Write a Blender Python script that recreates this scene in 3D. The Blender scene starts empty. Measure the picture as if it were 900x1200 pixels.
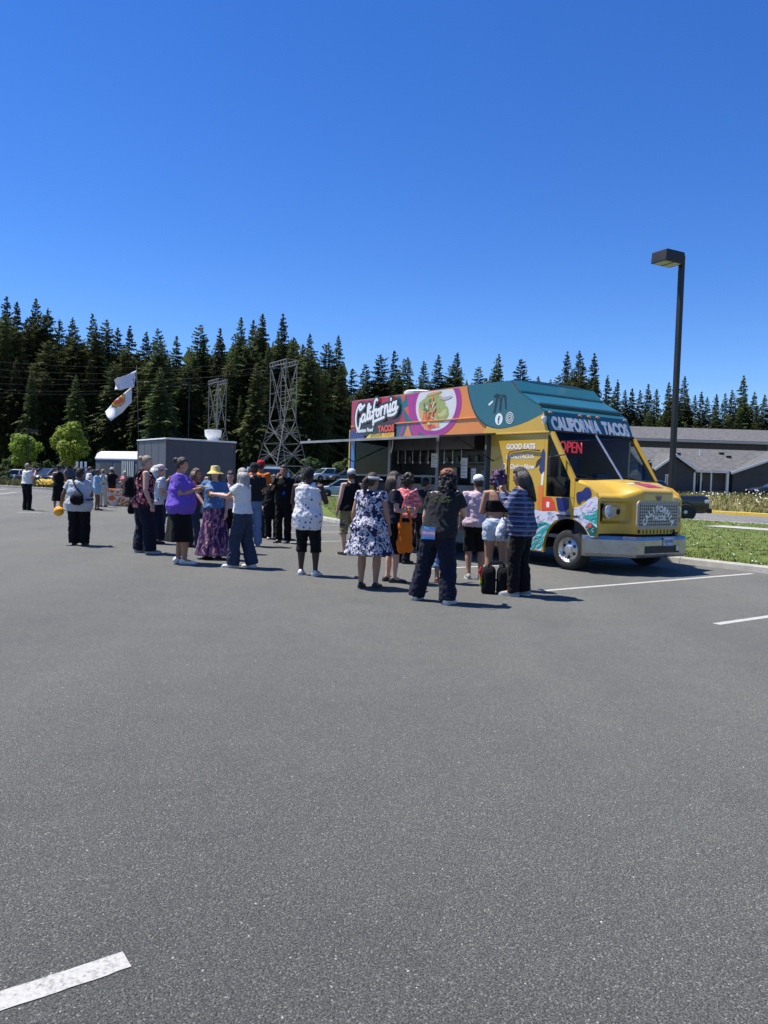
import bpy, bmesh, math, random
import numpy as np
from mathutils import Vector, Matrix, noise

# ------------------------------------------------------------------ camera, world, sun, exposure
SC = bpy.context.scene
COL = SC.collection
F_PX, CAM_H, PITCH, ROLL = 900.0, 1.5, math.radians(2.36), 0.031
cam_data = bpy.data.cameras.new('camera')
cam = bpy.data.objects.new('camera', cam_data)
COL.objects.link(cam)
cam_data.sensor_fit = 'HORIZONTAL'
cam_data.sensor_width = 36.0
cam_data.lens = 36.0
cam_data.clip_end = 4000
cam.matrix_world = (Matrix.Translation((0, 0, CAM_H)) @ Matrix.Rotation(math.pi / 2 - PITCH, 4, 'X')
                    @ Matrix.Rotation(ROLL, 4, 'Z'))
SC.camera = cam

SUN_EL = math.radians(65.0)
SUN_H = Vector((-0.955, 0.297, 0)).normalized()        # horizontal direction towards the sun
world = bpy.data.worlds.new('World')
SC.world = world
world.use_nodes = True
wn = world.node_tree
sky = wn.nodes.new('ShaderNodeTexSky')
sky.sky_type = 'NISHITA'
sky.sun_disc = False
sky.sun_elevation = SUN_EL
sky.sun_rotation = math.atan2(SUN_H.x, SUN_H.y)
sky.altitude = 300.0
sky.air_density = 1.0
sky.dust_density = 0.0
sky.ozone_density = 8.0
hsv = wn.nodes.new('ShaderNodeHueSaturation')
hsv.inputs['Saturation'].default_value = 1.21
hsv.inputs['Hue'].default_value = 0.513
wn.links.new(sky.outputs[0], hsv.inputs['Color'])
wn.links.new(hsv.outputs[0], wn.nodes['Background'].inputs[0])
wn.nodes['Background'].inputs[1].default_value = 0.1

sun_data = bpy.data.lights.new('sun', 'SUN')
sun_data.energy = 5.0
sun_data.angle = math.radians(0.53)
sun_data.color = (1.0, 0.95, 0.87)
sun = bpy.data.objects.new('sun', sun_data)
COL.objects.link(sun)
sd = Vector((SUN_H.x * math.cos(SUN_EL), SUN_H.y * math.cos(SUN_EL), math.sin(SUN_EL)))
sun.rotation_euler = sd.to_track_quat('Z', 'Y').to_euler()
sun.location = (-20, 6, 40)

SC.render.engine = 'CYCLES'
SC.view_settings.view_transform = 'Standard'
SC.view_settings.look = 'None'
SC.view_settings.gamma = 1.0
SC.view_settings.exposure = 0.72
SC.view_settings.use_curve_mapping = False

R = random.Random(7)

# ------------------------------------------------------------------ photo pixel (900 x 1200) -> place
_fw = Vector((0, math.cos(PITCH), -math.sin(PITCH)))
_r0 = Vector((1, 0, 0))
_u0 = _r0.cross(_fw)
_rt = _r0 * math.cos(ROLL) + _u0 * math.sin(ROLL)
_up = _u0 * math.cos(ROLL) - _r0 * math.sin(ROLL)
_C = Vector((0, 0, CAM_H))
def ray(x, y): return _fw + _rt * ((x - 450) / F_PX) - _up * ((y - 600) / F_PX)
def gnd(x, y, z=0.0):
    d = ray(x, y); return _C + d * ((z - CAM_H) / d.z)
def atY(x, y, Y):
    d = ray(x, y); return _C + d * (Y / d.y)
E1 = Vector((-0.59, 0.807, 0)).normalized()      # along the kerb, away from the camera
E2 = Vector((E1.y, -E1.x, 0))                     # across the bays, towards the kerb
def pq(p, q, z=0.0): 
    v = E2 * p + E1 * q; return Vector((v.x, v.y, z))
ANG_E = math.atan2(E2.y, E2.x)

# ------------------------------------------------------------------ scene helpers
def tag(o, label=None, cat=None, group=None, kind=None):
    if label: o['label'] = label
    if cat: o['category'] = cat
    if group: o['group'] = group
    if kind: o['kind'] = kind
    return o
def empty(name, loc=(0, 0, 0), rz=0.0):
    o = bpy.data.objects.new(name, None)
    o.empty_display_size = 0.2
    COL.objects.link(o); o.location = loc; o.rotation_euler = (0, 0, rz)
    return o
def link(name, me, parent=None):
    o = bpy.data.objects.new(name, me); COL.objects.link(o)
    if parent is not None: o.parent = parent
    return o
def copy_tree(o, parent=None):
    c = o.copy(); COL.objects.link(c); c.parent = parent
    for ch in list(o.children): copy_tree(ch, c)
    return c

class MB:
    def __init__(s): s.v = []; s.f = []; s.m = []
    def add(s, vs, fs, mi=0):
        b = len(s.v); s.v += [tuple(p) for p in vs]
        for f in fs: s.f.append(tuple(i + b for i in f)); s.m.append(mi)
        return s
    def box(s, a, b, mi=0):
        x0, y0, z0 = a; x1, y1, z1 = b
        return s.add([(x0,y0,z0),(x1,y0,z0),(x1,y1,z0),(x0,y1,z0),(x0,y0,z1),(x1,y0,z1),(x1,y1,z1),(x0,y1,z1)],
              [(0,3,2,1),(4,5,6,7),(0,1,5,4),(1,2,6,5),(2,3,7,6),(3,0,4,7)], mi)
    def bar(s, p, q, w, h=None, mi=0, upv=(0,0,1)):
        h = h or w; p = Vector(p); q = Vector(q); d = (q - p).normalized()
        u = Vector(upv)
        if abs(d.dot(u)) > .98: u = Vector((1, 0, 0))
        a = d.cross(u).normalized(); b = a.cross(d).normalized()
        a = a * (w / 2); b = b * (h / 2)
        vs = [p-a-b, p+a-b, p+a+b, p-a+b, q-a-b, q+a-b, q+a+b, q-a+b]
        return s.add(vs, [(0,3,2,1),(4,5,6,7),(0,1,5,4),(1,2,6,5),(2,3,7,6),(3,0,4,7)], mi)
    def loft(s, rings, mi=0, cap=True, closed=True):
        n = len(rings[0]); vs = [p for r in rings for p in r]; fs = []
        for i in range(len(rings) - 1):
            for j in range(n if closed else n - 1):
                k = (j + 1) % n
                fs.append((i*n+j, i*n+k, (i+1)*n+k, (i+1)*n+j))
        if cap:
            fs.append(tuple(range(n - 1, -1, -1))); b = (len(rings) - 1) * n
            fs.append(tuple(range(b, b + n)))
        return s.add(vs, fs, mi)
    def tube(s, pts, rads, n=8, mi=0, ref=None, cap=True):
        pts = [Vector(p) for p in pts]
        if not isinstance(rads, (list, tuple)): rads = [rads] * len(pts)
        ref = Vector(ref) if ref is not None else None
        rings = []; a = None
        for i, p in enumerate(pts):
            d = (pts[min(i+1, len(pts)-1)] - pts[max(i-1, 0)])
            d = d.normalized() if d.length > 1e-9 else Vector((0,0,1))
            if a is None or ref is not None:
                u = ref if ref is not None else (Vector((0,0,1)) if abs(d.z) < .9 else Vector((0,1,0)))
                if abs(d.dot(u)) > .999: u = Vector((1,0,0))
                a = u.cross(d).normalized()
            else:
                a = (a - d * a.dot(d)).normalized()
            b = d.cross(a)
            r = rads[i]; ra, rb = r if isinstance(r, tuple) else (r, r)
            rings.append([p + a * (ra*math.cos(t)) + b * (rb*math.sin(t)) for t in [2*math.pi*k/n for k in range(n)]])
        return s.loft(rings, mi, cap)
    def lathe(s, prof, origin=(0,0,0), axis='Z', n=20, mi=0, cap=False):
        rings = []
        for r, h in prof:
            ring = []
            for k in range(n):
                c, q = r*math.cos(2*math.pi*k/n), r*math.sin(2*math.pi*k/n)
                p = {'Z': (c, q, h), 'Y': (q, h, c), 'X': (h, c, q)}[axis]
                ring.append((p[0]+origin[0], p[1]+origin[1], p[2]+origin[2]))
            rings.append(ring)
        return s.loft(rings, mi, cap)
    def prism(s, poly, y0, y1, mi=0, plane='XZ'):
        n = len(poly)
        def P(a, b, y): return {'XZ': (a, y, b), 'YZ': (y, a, b), 'XY': (a, b, y)}[plane]
        vs = [P(a, b, y0) for a, b in poly] + [P(a, b, y1) for a, b in poly]
        fs = [tuple(range(n)), tuple(range(2*n-1, n-1, -1))]
        fs += [(j, (j+n), (j+1) % n + n, (j+1) % n) for j in range(n)]
        return s.add(vs, fs, mi)
    def sphere(s, c, r, nu=12, nv=8, mi=0, M=None):
        rx, ry, rz = r if isinstance(r, (tuple, list)) else (r, r, r)
        c = Vector(c); vs = []
        for i in range(1, nv):
            t = math.pi * i / nv
            for j in range(nu):
                p = 2 * math.pi * j / nu
                vs.append(Vector((rx*math.sin(t)*math.cos(p), ry*math.sin(t)*math.sin(p), rz*math.cos(t))))
        vs += [Vector((0,0,rz)), Vector((0,0,-rz))]
        if M is not None: vs = [M @ v for v in vs]
        vs = [v + c for v in vs]; fs = []
        for i in range(nv - 2):
            for j in range(nu):
                k = (j+1) % nu
                fs.append((i*nu+j, (i+1)*nu+j, (i+1)*nu+k, i*nu+k))
        t = (nv-1)*nu
        for j in range(nu):
            k = (j+1) % nu
            fs.append((t, j, k)); fs.append((t+1, (nv-2)*nu+k, (nv-2)*nu+j))
        return s.add(vs, fs, mi)
    def xf(s, M):
        s.v = [tuple(M @ Vector(p)) for p in s.v]; return s
    def mesh(s, name, mats, smooth=False, bevel=0.0, seg=2, fix=True):
        me = bpy.data.meshes.new(name)
        me.from_pydata(s.v, [], s.f)
        mats = mats if isinstance(mats, (list, tuple)) else [mats]
        for m in mats: me.materials.append(m)
        if len(mats) > 1: me.polygons.foreach_set('material_index', s.m)
        if bevel or fix:
            bm = bmesh.new(); bm.from_mesh(me)
            if fix: bmesh.ops.recalc_face_normals(bm, faces=bm.faces)
            if bevel:
                bmesh.ops.remove_doubles(bm, verts=bm.verts, dist=1e-5)
                es = [e for e in bm.edges if len(e.link_faces) == 2 and e.calc_face_angle(0) > .5]
                bmesh.ops.bevel(bm, geom=es, offset=bevel, segments=seg, affect='EDGES', profile=.6, clamp_overlap=True)
            bm.to_mesh(me); bm.free()
        if smooth:
            me.polygons.foreach_set('use_smooth', [True] * len(me.polygons))
            if smooth is not True:
                try: me.set_sharp_from_angle(angle=math.radians(smooth))
                except Exception: pass
        me.update()
        return me
    def build(s, name, mats, parent=None, smooth=False, bevel=0.0, seg=2, fix=True):
        return link(name, s.mesh(name, mats, smooth, bevel, seg, fix), parent)

# ------------------------------------------------------------------ materials
def _nodes(name):
    m = bpy.data.materials.new(name); m.use_nodes = True
    nt = m.node_tree; b = nt.nodes['Principled BSDF']
    return m, nt, b
def N(nt, t, **kw):
    n = nt.nodes.new(t)
    for k, v in kw.items():
        if k.startswith('i_'): n.inputs[k[2:].replace('_', ' ')].default_value = v
        else: setattr(n, k, v)
    return n
def c4(c): return (c[0], c[1], c[2], 1.0)
def ramp(nt, stops, interp='LINEAR'):
    r = nt.nodes.new('ShaderNodeValToRGB'); cr = r.color_ramp; cr.interpolation = interp
    while len(cr.elements) < len(stops): cr.elements.new(0.5)
    for e, (p, c) in zip(cr.elements, stops): e.position = p; e.color = c4(c)
    return r
_MC = {}
def mat(name, col, rough=0.6, metal=0.0, var=0.12, scale=6.0, bump=0.0, bscale=60.0, spec=0.5, coat=0.0, dirt=0.0):
    """plain surface with a little natural unevenness"""
    key = (name,)
    if key in _MC: return _MC[key]
    m, nt, b = _nodes(name); L = nt.links.new
    tc = N(nt, 'ShaderNodeTexCoord')
    no = N(nt, 'ShaderNodeTexNoise', i_Scale=scale, i_Detail=5.0, i_Roughness=.6)
    L(tc.outputs['Object'], no.inputs['Vector'])
    lo = tuple(max(0, c*(1-var)) for c in col); hi = tuple(min(1, c*(1+var)) for c in col)
    rp = ramp(nt, [(.3, lo), (.7, hi)]); L(no.outputs['Fac'], rp.inputs[0])
    L(rp.outputs[0], b.inputs['Base Color'])
    b.inputs['Roughness'].default_value = rough; b.inputs['Metallic'].default_value = metal
    b.inputs['Specular IOR Level'].default_value = spec
    if coat: b.inputs['Coat Weight'].default_value = coat; b.inputs['Coat Roughness'].default_value = .08
    rr = N(nt, 'ShaderNodeMapRange'); rr.inputs['To Min'].default_value = max(0.02, rough-.08); rr.inputs['To Max'].default_value = min(1, rough+.1)
    L(no.outputs['Fac'], rr.inputs[0]); L(rr.outputs[0], b.inputs['Roughness'])
    if bump:
        n2 = N(nt, 'ShaderNodeTexNoise', i_Scale=bscale, i_Detail=4.0); L(tc.outputs['Object'], n2.inputs['Vector'])
        bp = N(nt, 'ShaderNodeBump'); bp.inputs['Strength'].default_value = bump; bp.inputs['Distance'].default_value = .02
        L(n2.outputs['Fac'], bp.inputs['Height']); L(bp.outputs[0], b.inputs['Normal'])
    _MC[key] = m
    return m
def glass(name, tint=(.3,.36,.36), rough=.03, ior=1.5):
    if (name,) in _MC: return _MC[(name,)]
    m = bpy.data.materials.new(name); m.use_nodes = True; nt = m.node_tree; nt.nodes.clear(); L = nt.links.new
    o = N(nt, 'ShaderNodeOutputMaterial'); mx = N(nt, 'ShaderNodeMixShader'); t = N(nt, 'ShaderNodeBsdfTransparent')
    g = N(nt, 'ShaderNodeBsdfGlossy'); f = N(nt, 'ShaderNodeFresnel')
    t.inputs[0].default_value = c4(tint); g.inputs['Roughness'].default_value = rough; f.inputs[0].default_value = ior
    L(f.outputs[0], mx.inputs[0]); L(t.outputs[0], mx.inputs[1]); L(g.outputs[0], mx.inputs[2]); L(mx.outputs[0], o.inputs[0])
    _MC[(name,)] = m
    return m
def emit(name, col, s):
    m, nt, b = _nodes(name)
    b.inputs['Base Color'].default_value = c4(col); b.inputs['Emission Color'].default_value = c4(col); b.inputs['Emission Strength'].default_value = s
    return m
# ------------------------------------------------------------------ ground materials
def asphalt(name, base, near=True):
    m, nt, b = _nodes(name); L = nt.links.new
    tc = N(nt, 'ShaderNodeTexCoord')
    def nz(scale, det=4, rough=.6, vec=None):
        n = N(nt, 'ShaderNodeTexNoise', i_Scale=scale, i_Detail=float(det), i_Roughness=rough)
        L(vec or tc.outputs['Object'], n.inputs['Vector']); return n
    fine = nz(150, 8, .82)
    r1 = ramp(nt, [(.38, tuple(c*.12 for c in base)), (.46, tuple(c*.7 for c in base)), (.53, tuple(c*1.15 for c in base)), (.63, tuple(min(1, c*2.6) for c in base))])
    L(fine.outputs['Fac'], r1.inputs[0])
    # aggregate stones of different tone
    vo = N(nt, 'ShaderNodeTexVoronoi', i_Scale=150.0); L(tc.outputs['Object'], vo.inputs['Vector'])
    r2 = ramp(nt, [(.0, (.45,.45,.46)), (.8, (1.0,1.0,1.0)), (.93, (1.25,1.24,1.2)), (1.0, (2.1,2.1,2.05))])
    sp = N(nt, 'ShaderNodeSeparateColor'); L(vo.outputs['Color'], sp.inputs[0]); L(sp.outputs[0], r2.inputs[0])
    mul = N(nt, 'ShaderNodeMix', data_type='RGBA', blend_type='MULTIPLY'); mul.inputs[0].default_value = .75
    L(r1.outputs[0], mul.inputs[6]); L(r2.outputs[0], mul.inputs[7])
    # broad patches: paver lanes, wheel polish, dusty spots
    big = nz(.22, 6, .55)
    r3 = ramp(nt, [(.3, (.88,.89,.9)), (.5, (1.0,1.0,1.0)), (.7, (1.1,1.085,1.05))]); L(big.outputs['Fac'], r3.inputs[0])
    mp = N(nt, 'ShaderNodeMapping'); mp.inputs['Rotation'].default_value = (0, 0, -ANG_E); mp.inputs['Scale'].default_value = (.5, .05, 1)
    L(tc.outputs['Object'], mp.inputs[0])
    lane = nz(1.0, 3, .5, mp.outputs[0])
    r4 = ramp(nt, [(.3, (.9,.9,.91)), (.7, (1.08,1.08,1.07))]); L(lane.outputs['Fac'], r4.inputs[0])
    mid = nz(2.3, 5, .65)
    r5 = ramp(nt, [(.3, (.93,.93,.94)), (.52, (1.0,1.0,1.0)), (.7, (1.05,1.045,1.03)), (.8, (1.2,1.18,1.15))]); L(mid.outputs['Fac'], r5.inputs[0])
    cur = mul.outputs[2]
    for r in (r3, r4, r5):
        k = N(nt, 'ShaderNodeMix', data_type='RGBA', blend_type='MULTIPLY'); k.inputs[0].default_value = 1
        L(cur, k.inputs[6]); L(r.outputs[0], k.inputs[7]); cur = k.outputs[2]
    # dark oil spots
    oil = nz(.9, 2, .4)
    r6 = ramp(nt, [(.0, (.72,.72,.73)), (.22, (.8,.8,.8)), (.3, (1,1,1))]); L(oil.outputs['Fac'], r6.inputs[0])
    k = N(nt, 'ShaderNodeMix', data_type='RGBA', blend_type='MULTIPLY'); k.inputs[0].default_value = .8
    L(cur, k.inputs[6]); L(r6.outputs[0], k.inputs[7]); cur = k.outputs[2]
    L(cur, b.inputs['Base Color'])
    b.inputs['Roughness'].default_value = .86; b.inputs['Specular IOR Level'].default_value = .35
    bp = N(nt, 'ShaderNodeBump'); bp.inputs['Strength'].default_value = 1.0; bp.inputs['Distance'].default_value = .011
    ad = N(nt, 'ShaderNodeMath', operation='ADD'); L(fine.outputs['Fac'], ad.inputs[0])
    v2 = N(nt, 'ShaderNodeMath', operation='MULTIPLY'); v2.inputs[1].default_value = -.5
    L(vo.outputs['Distance'], v2.inputs[0]); L(v2.outputs[0], ad.inputs[1])
    L(ad.outputs[0], bp.inputs['Height']); L(bp.outputs[0], b.inputs['Normal'])
    return m
def two_tone(name, a, c, scale, bump=.4, bscale=30, rough=.95, d=None):
    m, nt, b = _nodes(name); L = nt.links.new
    tc = N(nt, 'ShaderNodeTexCoord')
    n1 = N(nt, 'ShaderNodeTexNoise', i_Scale=scale, i_Detail=7.0, i_Roughness=.65); L(tc.outputs['Object'], n1.inputs['Vector'])
    st = [(.32, a), (.68, c)] if d is None else [(.28, a), (.5, c), (.72, d)]
    r = ramp(nt, st); L(n1.outputs['Fac'], r.inputs[0])
    n2 = N(nt, 'ShaderNodeTexNoise', i_Scale=bscale, i_Detail=6.0, i_Roughness=.7); L(tc.outputs['Object'], n2.inputs['Vector'])
    r2 = ramp(nt, [(.3, (.65,.65,.65)), (.7, (1.25,1.25,1.25))]); L(n2.outputs['Fac'], r2.inputs[0])
    k = N(nt, 'ShaderNodeMix', data_type='RGBA', blend_type='MULTIPLY'); k.inputs[0].default_value = .8
    L(r.outputs[0], k.inputs[6]); L(r2.outputs[0], k.inputs[7]); L(k.outputs[2], b.inputs['Base Color'])
    b.inputs['Roughness'].default_value = rough; b.inputs['Specular IOR Level'].default_value = .2
    bp = N(nt, 'ShaderNodeBump'); bp.inputs['Strength'].default_value = bump; bp.inputs['Distance'].default_value = .03
    L(n2.outputs['Fac'], bp.inputs['Height']); L(bp.outputs[0], b.inputs['Normal'])
    return m
def paint_mat(name, col):
    """road paint worn through to the asphalt in small flecks"""
    m, nt, b = _nodes(name); L = nt.links.new
    tc = N(nt, 'ShaderNodeTexCoord')
    n1 = N(nt, 'ShaderNodeTexNoise', i_Scale=60.0, i_Detail=8.0, i_Roughness=.75); L(tc.outputs['Object'], n1.inputs['Vector'])
    n3 = N(nt, 'ShaderNodeTexNoise', i_Scale=7.0, i_Detail=5.0, i_Roughness=.7); L(tc.outputs['Object'], n3.inputs['Vector'])
    wm = N(nt, 'ShaderNodeMix'); wm.inputs[0].default_value = .28; L(n1.outputs['Fac'], wm.inputs[2]); L(n3.outputs['Fac'], wm.inputs[3])
    r = ramp(nt, [(.36, (.1,.1,.1)), (.41, tuple(c*.55 for c in col)), (.48, tuple(c*.92 for c in col)), (.62, tuple(c*1.12 for c in col))]) if True else ramp(nt, [(.30, (.1,.1,.1)), (.38, tuple(c*.6 for c in col)), (.47, tuple(c*.9 for c in col)), (.65, tuple(c*1.12 for c in col))]); L(wm.outputs[0], r.inputs[0])
    L(r.outputs[0], b.inputs['Base Color']); b.inputs['Roughness'].default_value = .8
    bp = N(nt, 'ShaderNodeBump'); bp.inputs['Strength'].default_value = .6; bp.inputs['Distance'].default_value = .005
    L(n1.outputs['Fac'], bp.inputs['Height']); L(bp.outputs[0], b.inputs['Normal'])
    return m

M_ASPH = asphalt('parking_asphalt', (.142, .143, .129))
M_ROAD = asphalt('road_asphalt', (.18, .177, .17))
M_LINE = paint_mat('white_road_paint', (.39, .385, .365))
M_YEL = paint_mat('yellow_kerb_paint', (.55, .38, .05))
M_CONC = two_tone('kerb_concrete', (.3,.295,.275), (.44,.43,.40), 3.0, .3, 60, .85)
M_LAWN = two_tone('lawn_soil', (.065,.095,.018), (.1,.14,.03), 1.1, .5, 18, .95, (.16,.155,.065))
M_FIELD = two_tone('dry_field', (.1,.1,.04), (.2,.17,.08), .35, .5, 6, .95, (.08,.1,.03))
M_BARK_G = two_tone('bark_mulch', (.06,.04,.025), (.13,.09,.055), 5.0, .7, 40)

def sheet(name, pts, z, m, kind='structure', holes=None):
    mb = MB(); mb.add([(p[0], p[1], z) for p in pts], [tuple(range(len(pts)))])
    o = mb.build(name, m, None, fix=False)
    if o.data.polygons[0].normal.z < 0: o.data.flip_normals()
    return tag(o, kind=kind)

PK = 14.05                                   # kerb line, metres along E2
sheet('ground', [(-1500,-300),(1500,-300),(1500,2500),(-1500,2500)], -.06, M_FIELD)
# parking lot: everything this side of the kerb, out to the far planting strip
lot = [pq(33.55, -60), pq(33.55, 75), Vector((-22, 98, 0)), Vector((-150, 98, 0)), Vector((-150, -60, 0))]
sheet('parking_lot', lot, 0.0, M_ASPH)

# grass island behind the truck with a concrete kerb
KW = .16; KH = .13
def kerb(name, path, m, w=KW, h=KH, seglen=3.0, label=None):
    """a row of cast kerb pieces along a polyline"""
    root = empty(name, (path[0].x, path[0].y, 0)); tag(root, kind='structure')
    pts = []
    for a, b in zip(path[:-1], path[1:]):
        n = max(1, int(round((b - a).length / seglen)))
        pts += [a.lerp(b, i / n) for i in range(n)]
    pts.append(path[-1])
    off = Vector((path[0].x, path[0].y, 0))
    def side(i):
        d0 = (pts[min(i+1, len(pts)-1)] - pts[max(i-1, 0)]).normalized()
        return Vector((d0.y, -d0.x, 0))
    for i in range(len(pts) - 1):
        a, b = pts[i], pts[i+1]; d = (b - a).normalized(); g = .006
        a2, b2 = a + d * g - off, b - d * g - off
        sa, sb = side(i), side(i+1); dz = R.uniform(-.004, .004)
        rings = []
        for p, sv in ((a2, sa), (b2, sb)):
            P = lambda o, z: p + sv * o + Vector((0, 0, z))
            rings.append([P(0, -.05), P(.02, h-.03+dz), P(.045, h+dz), P(w, h+dz), P(w, -.05)])
        mb = MB(); mb.loft(rings)
        mb.build('kerb_piece', m, root, smooth=False)
    return root
tipc = [pq(PK, q) for q in (-40, -20, 0, 12, 20, 22.0)] + [pq(p, q) for p, q in ((14.5, 23.8), (15.8, 26.2), (17.6, 30), (19.5, 36), (22, 44), (25, 49), (29, 51.5), (33, 52))]
kerb('island_kerb', tipc, M_CONC)
isl = [p + (E2 * (KW - .02)) for p in tipc[:7]] + [p + Vector((.1, -.02, 0)) for p in tipc[7:]] + [pq(33.4, 52), pq(33.4, -60), pq(PK + .1, -60)]
sheet('grass_island', isl, KH - .03, M_LAWN)
# planting strip at the far left of the lot
lk = [gnd(-140, 563), gnd(0, 570.5), gnd(60, 574), gnd(108, 576.5), gnd(128, 577)]
kerb('planting_kerb', lk, M_CONC, w=.5, h=.15, seglen=6)
strip = [p + Vector((.1, .25, 0)) for p in lk] + [lk[-1] + Vector((3, 9, 0)), lk[1] + Vector((-2, 12, 0)), lk[0] + Vector((-4, 12, 0))]
sheet('planting_strip', strip, .11, M_BARK_G)
# sidewalk across the island
walk = [pq(27.6, -60), pq(29.2, -60), pq(29.2, 16.8), pq(27.6, 16.8)]
sheet('sidewalk', walk, KH - .012, M_CONC)
# public road behind the island
sheet('road', [pq(33.6, -80), pq(33.6, 160), pq(46.6, 160), pq(46.6, -80)], -.004, M_ROAD)
kerb('road_kerb', [pq(33.45, -20), pq(33.45, 52)], M_CONC, w=.15, h=.11)
kerb('yellow_kerb', [pq(46.6, -10), pq(46.6, 62), pq(44, 70), pq(40, 76), pq(38, 100)], M_YEL, w=.3, h=.2, seglen=4.0)
# bank rising behind the road
def bank_z(p):
    t = max(0., min(1., (p - 47.0) / 16.0)); return .1 + 1.0 * t * t * (3 - 2 * t)
mb = MB(); rows = []
ps = [46.85, 49, 51, 53, 55, 57, 59, 61, 63.5, 70, 90, 140]
qs = [-60 + 6 * i for i in range(42)]
for q in qs:
    rows.append([pq(p, q, bank_z(p) + (0 if p > 63 or p < 47.5 else .12 * noise.noise((p * .3, q * .2, 0)))) for p in ps])
n = len(ps)
mb.add([v for r in rows for v in r], [(i*n+j, i*n+j+1, (i+1)*n+j+1, (i+1)*n+j) for i in range(len(qs)-1) for j in range(n-1)])
tag(mb.build('grass_bank', two_tone('bank_grass', (.13,.12,.045), (.2,.17,.075), .8, .6, 9, .95, (.1,.12,.035)), None, smooth=True), kind='structure')

# bay markings: each painted line is a sheet
LINE0 = gnd(630, 693); LE = Vector((0.817, 0.576, 0)).normalized()
LQ = Vector((-LE.y, LE.x, 0))
def line(a, b, w=.1, z=.003):
    d = (b - a).normalized(); s = Vector((-d.y, d.x, 0)) * (w / 2)
    n = max(2, int((b - a).length / .035)) if a.y < 12 else 2
    n = min(n, 160); lo = [a.lerp(b, i/n) - s * (1 + R.uniform(-.07, .07)) for i in range(n+1)]; hi = [a.lerp(b, i/n) + s * (1 + R.uniform(-.07, .07)) for i in range(n+1)]
    mb = MB(); mb.add([(p.x, p.y, z) for p in lo] + [(p.x, p.y, z) for p in hi], [(i, i+1, n+2+i, n+1+i) for i in range(n)])
    tag(mb.build('painted_line', M_LINE, None, fix=False), kind='structure')
for k in range(-3, 6):
    a = LINE0 + LQ * (2.72 * k); 
    line(a, a + LE * 5.62)
nl = gnd(149, 1125)
for k in range(0, 1):
    a = nl + LQ * (2.72 * k); line(a, a - LE * 5.4, .088)
line(gnd(20, 600.5), gnd(49, 600.5), .16)
line(gnd(-10, 580), gnd(19, 577), .2)
line(gnd(-10, 574.5), gnd(8, 573), .2)
line(gnd(300, 618.5), gnd(328, 618.2), .1); 

# loose grit on the lot
V = []; Fc = []; rgp = random.Random(21)
for k in range(520):
    d = 1.9 + 9 * rgp.random() ** 1.8; x = rgp.uniform(-.55, .55) * d * 1.0; s = rgp.uniform(.0018, .0042) * (1 + d * .06)
    b = len(V); c = Vector((x, d, s * .55)); a = rgp.uniform(0, 3.1)
    for j in range(5): t = a + j * 1.257; V.append((c.x + s * math.cos(t) * rgp.uniform(.7, 1.3), c.y + s * math.sin(t) * rgp.uniform(.7, 1.3), .0005))
    V.append((c.x + s * rgp.uniform(-.4, .4), c.y, s * rgp.uniform(.7, 1.2)))
    Fc += [(b + j, b + (j + 1) % 5, b + 5) for j in range(5)]
me = bpy.data.meshes.new('grit'); me.from_pydata(V, [], Fc); me.materials.append(mat('grit_stone', (.36,.35,.33), .9, 0, .5, 40))
tag(link('grit', me), 'pale bits of grit scattered over the asphalt', 'grit', kind='stuff')
# ------------------------------------------------------------------ vegetation
def leaf_mat(name, dark, light, rand=.45, rough=.75, trans=0.0):
    m, nt, b = _nodes(name); L = nt.links.new
    tc = N(nt, 'ShaderNodeTexCoord'); oi = N(nt, 'ShaderNodeObjectInfo')
    n1 = N(nt, 'ShaderNodeTexNoise', i_Scale=.9, i_Detail=5.0, i_Roughness=.7); L(tc.outputs['Object'], n1.inputs['Vector'])
    r = ramp(nt, [(.3, dark), (.7, light)]); L(n1.outputs['Fac'], r.inputs[0])
    mr = N(nt, 'ShaderNodeMapRange'); mr.inputs['To Min'].default_value = 1 - rand; mr.inputs['To Max'].default_value = 1 + rand
    L(oi.outputs['Random'], mr.inputs[0])
    hs = N(nt, 'ShaderNodeHueSaturation'); L(r.outputs[0], hs.inputs['Color']); L(mr.outputs[0], hs.inputs['Value'])
    mh = N(nt, 'ShaderNodeMapRange'); mh.inputs['To Min'].default_value = .47; mh.inputs['To Max'].default_value = .52
    L(oi.outputs['Random'], mh.inputs[0]); L(mh.outputs[0], hs.inputs['Hue'])
    L(hs.outputs[0], b.inputs['Base Color']); b.inputs['Roughness'].default_value = rough
    b.inputs['Specular IOR Level'].default_value = .25
    tr = N(nt, 'ShaderNodeBsdfTranslucent'); L(hs.outputs[0], tr.inputs[0]); mx = N(nt, 'ShaderNodeMixShader'); mx.inputs[0].default_value = .35
    out = nt.nodes['Material Output']; L(b.outputs[0], mx.inputs[1]); L(tr.outputs[0], mx.inputs[2]); L(mx.outputs[0], out.inputs[0])
    return m
M_FIR = leaf_mat('fir_needles', (.055,.078,.028), (.135,.155,.055))
M_BARK = two_tone('fir_bark', (.05,.038,.03), (.11,.085,.065), 3.0, .8, 12)
M_LIME = leaf_mat('young_maple_leaves', (.14,.2,.02), (.27,.34,.045), .12, .6)
M_SHRUB = leaf_mat('shrub_leaves', (.05,.08,.025), (.1,.14,.045), .3)
M_TRUNK = two_tone('young_trunk', (.1,.085,.07), (.2,.17,.14), 6.0, .5, 25)

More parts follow.
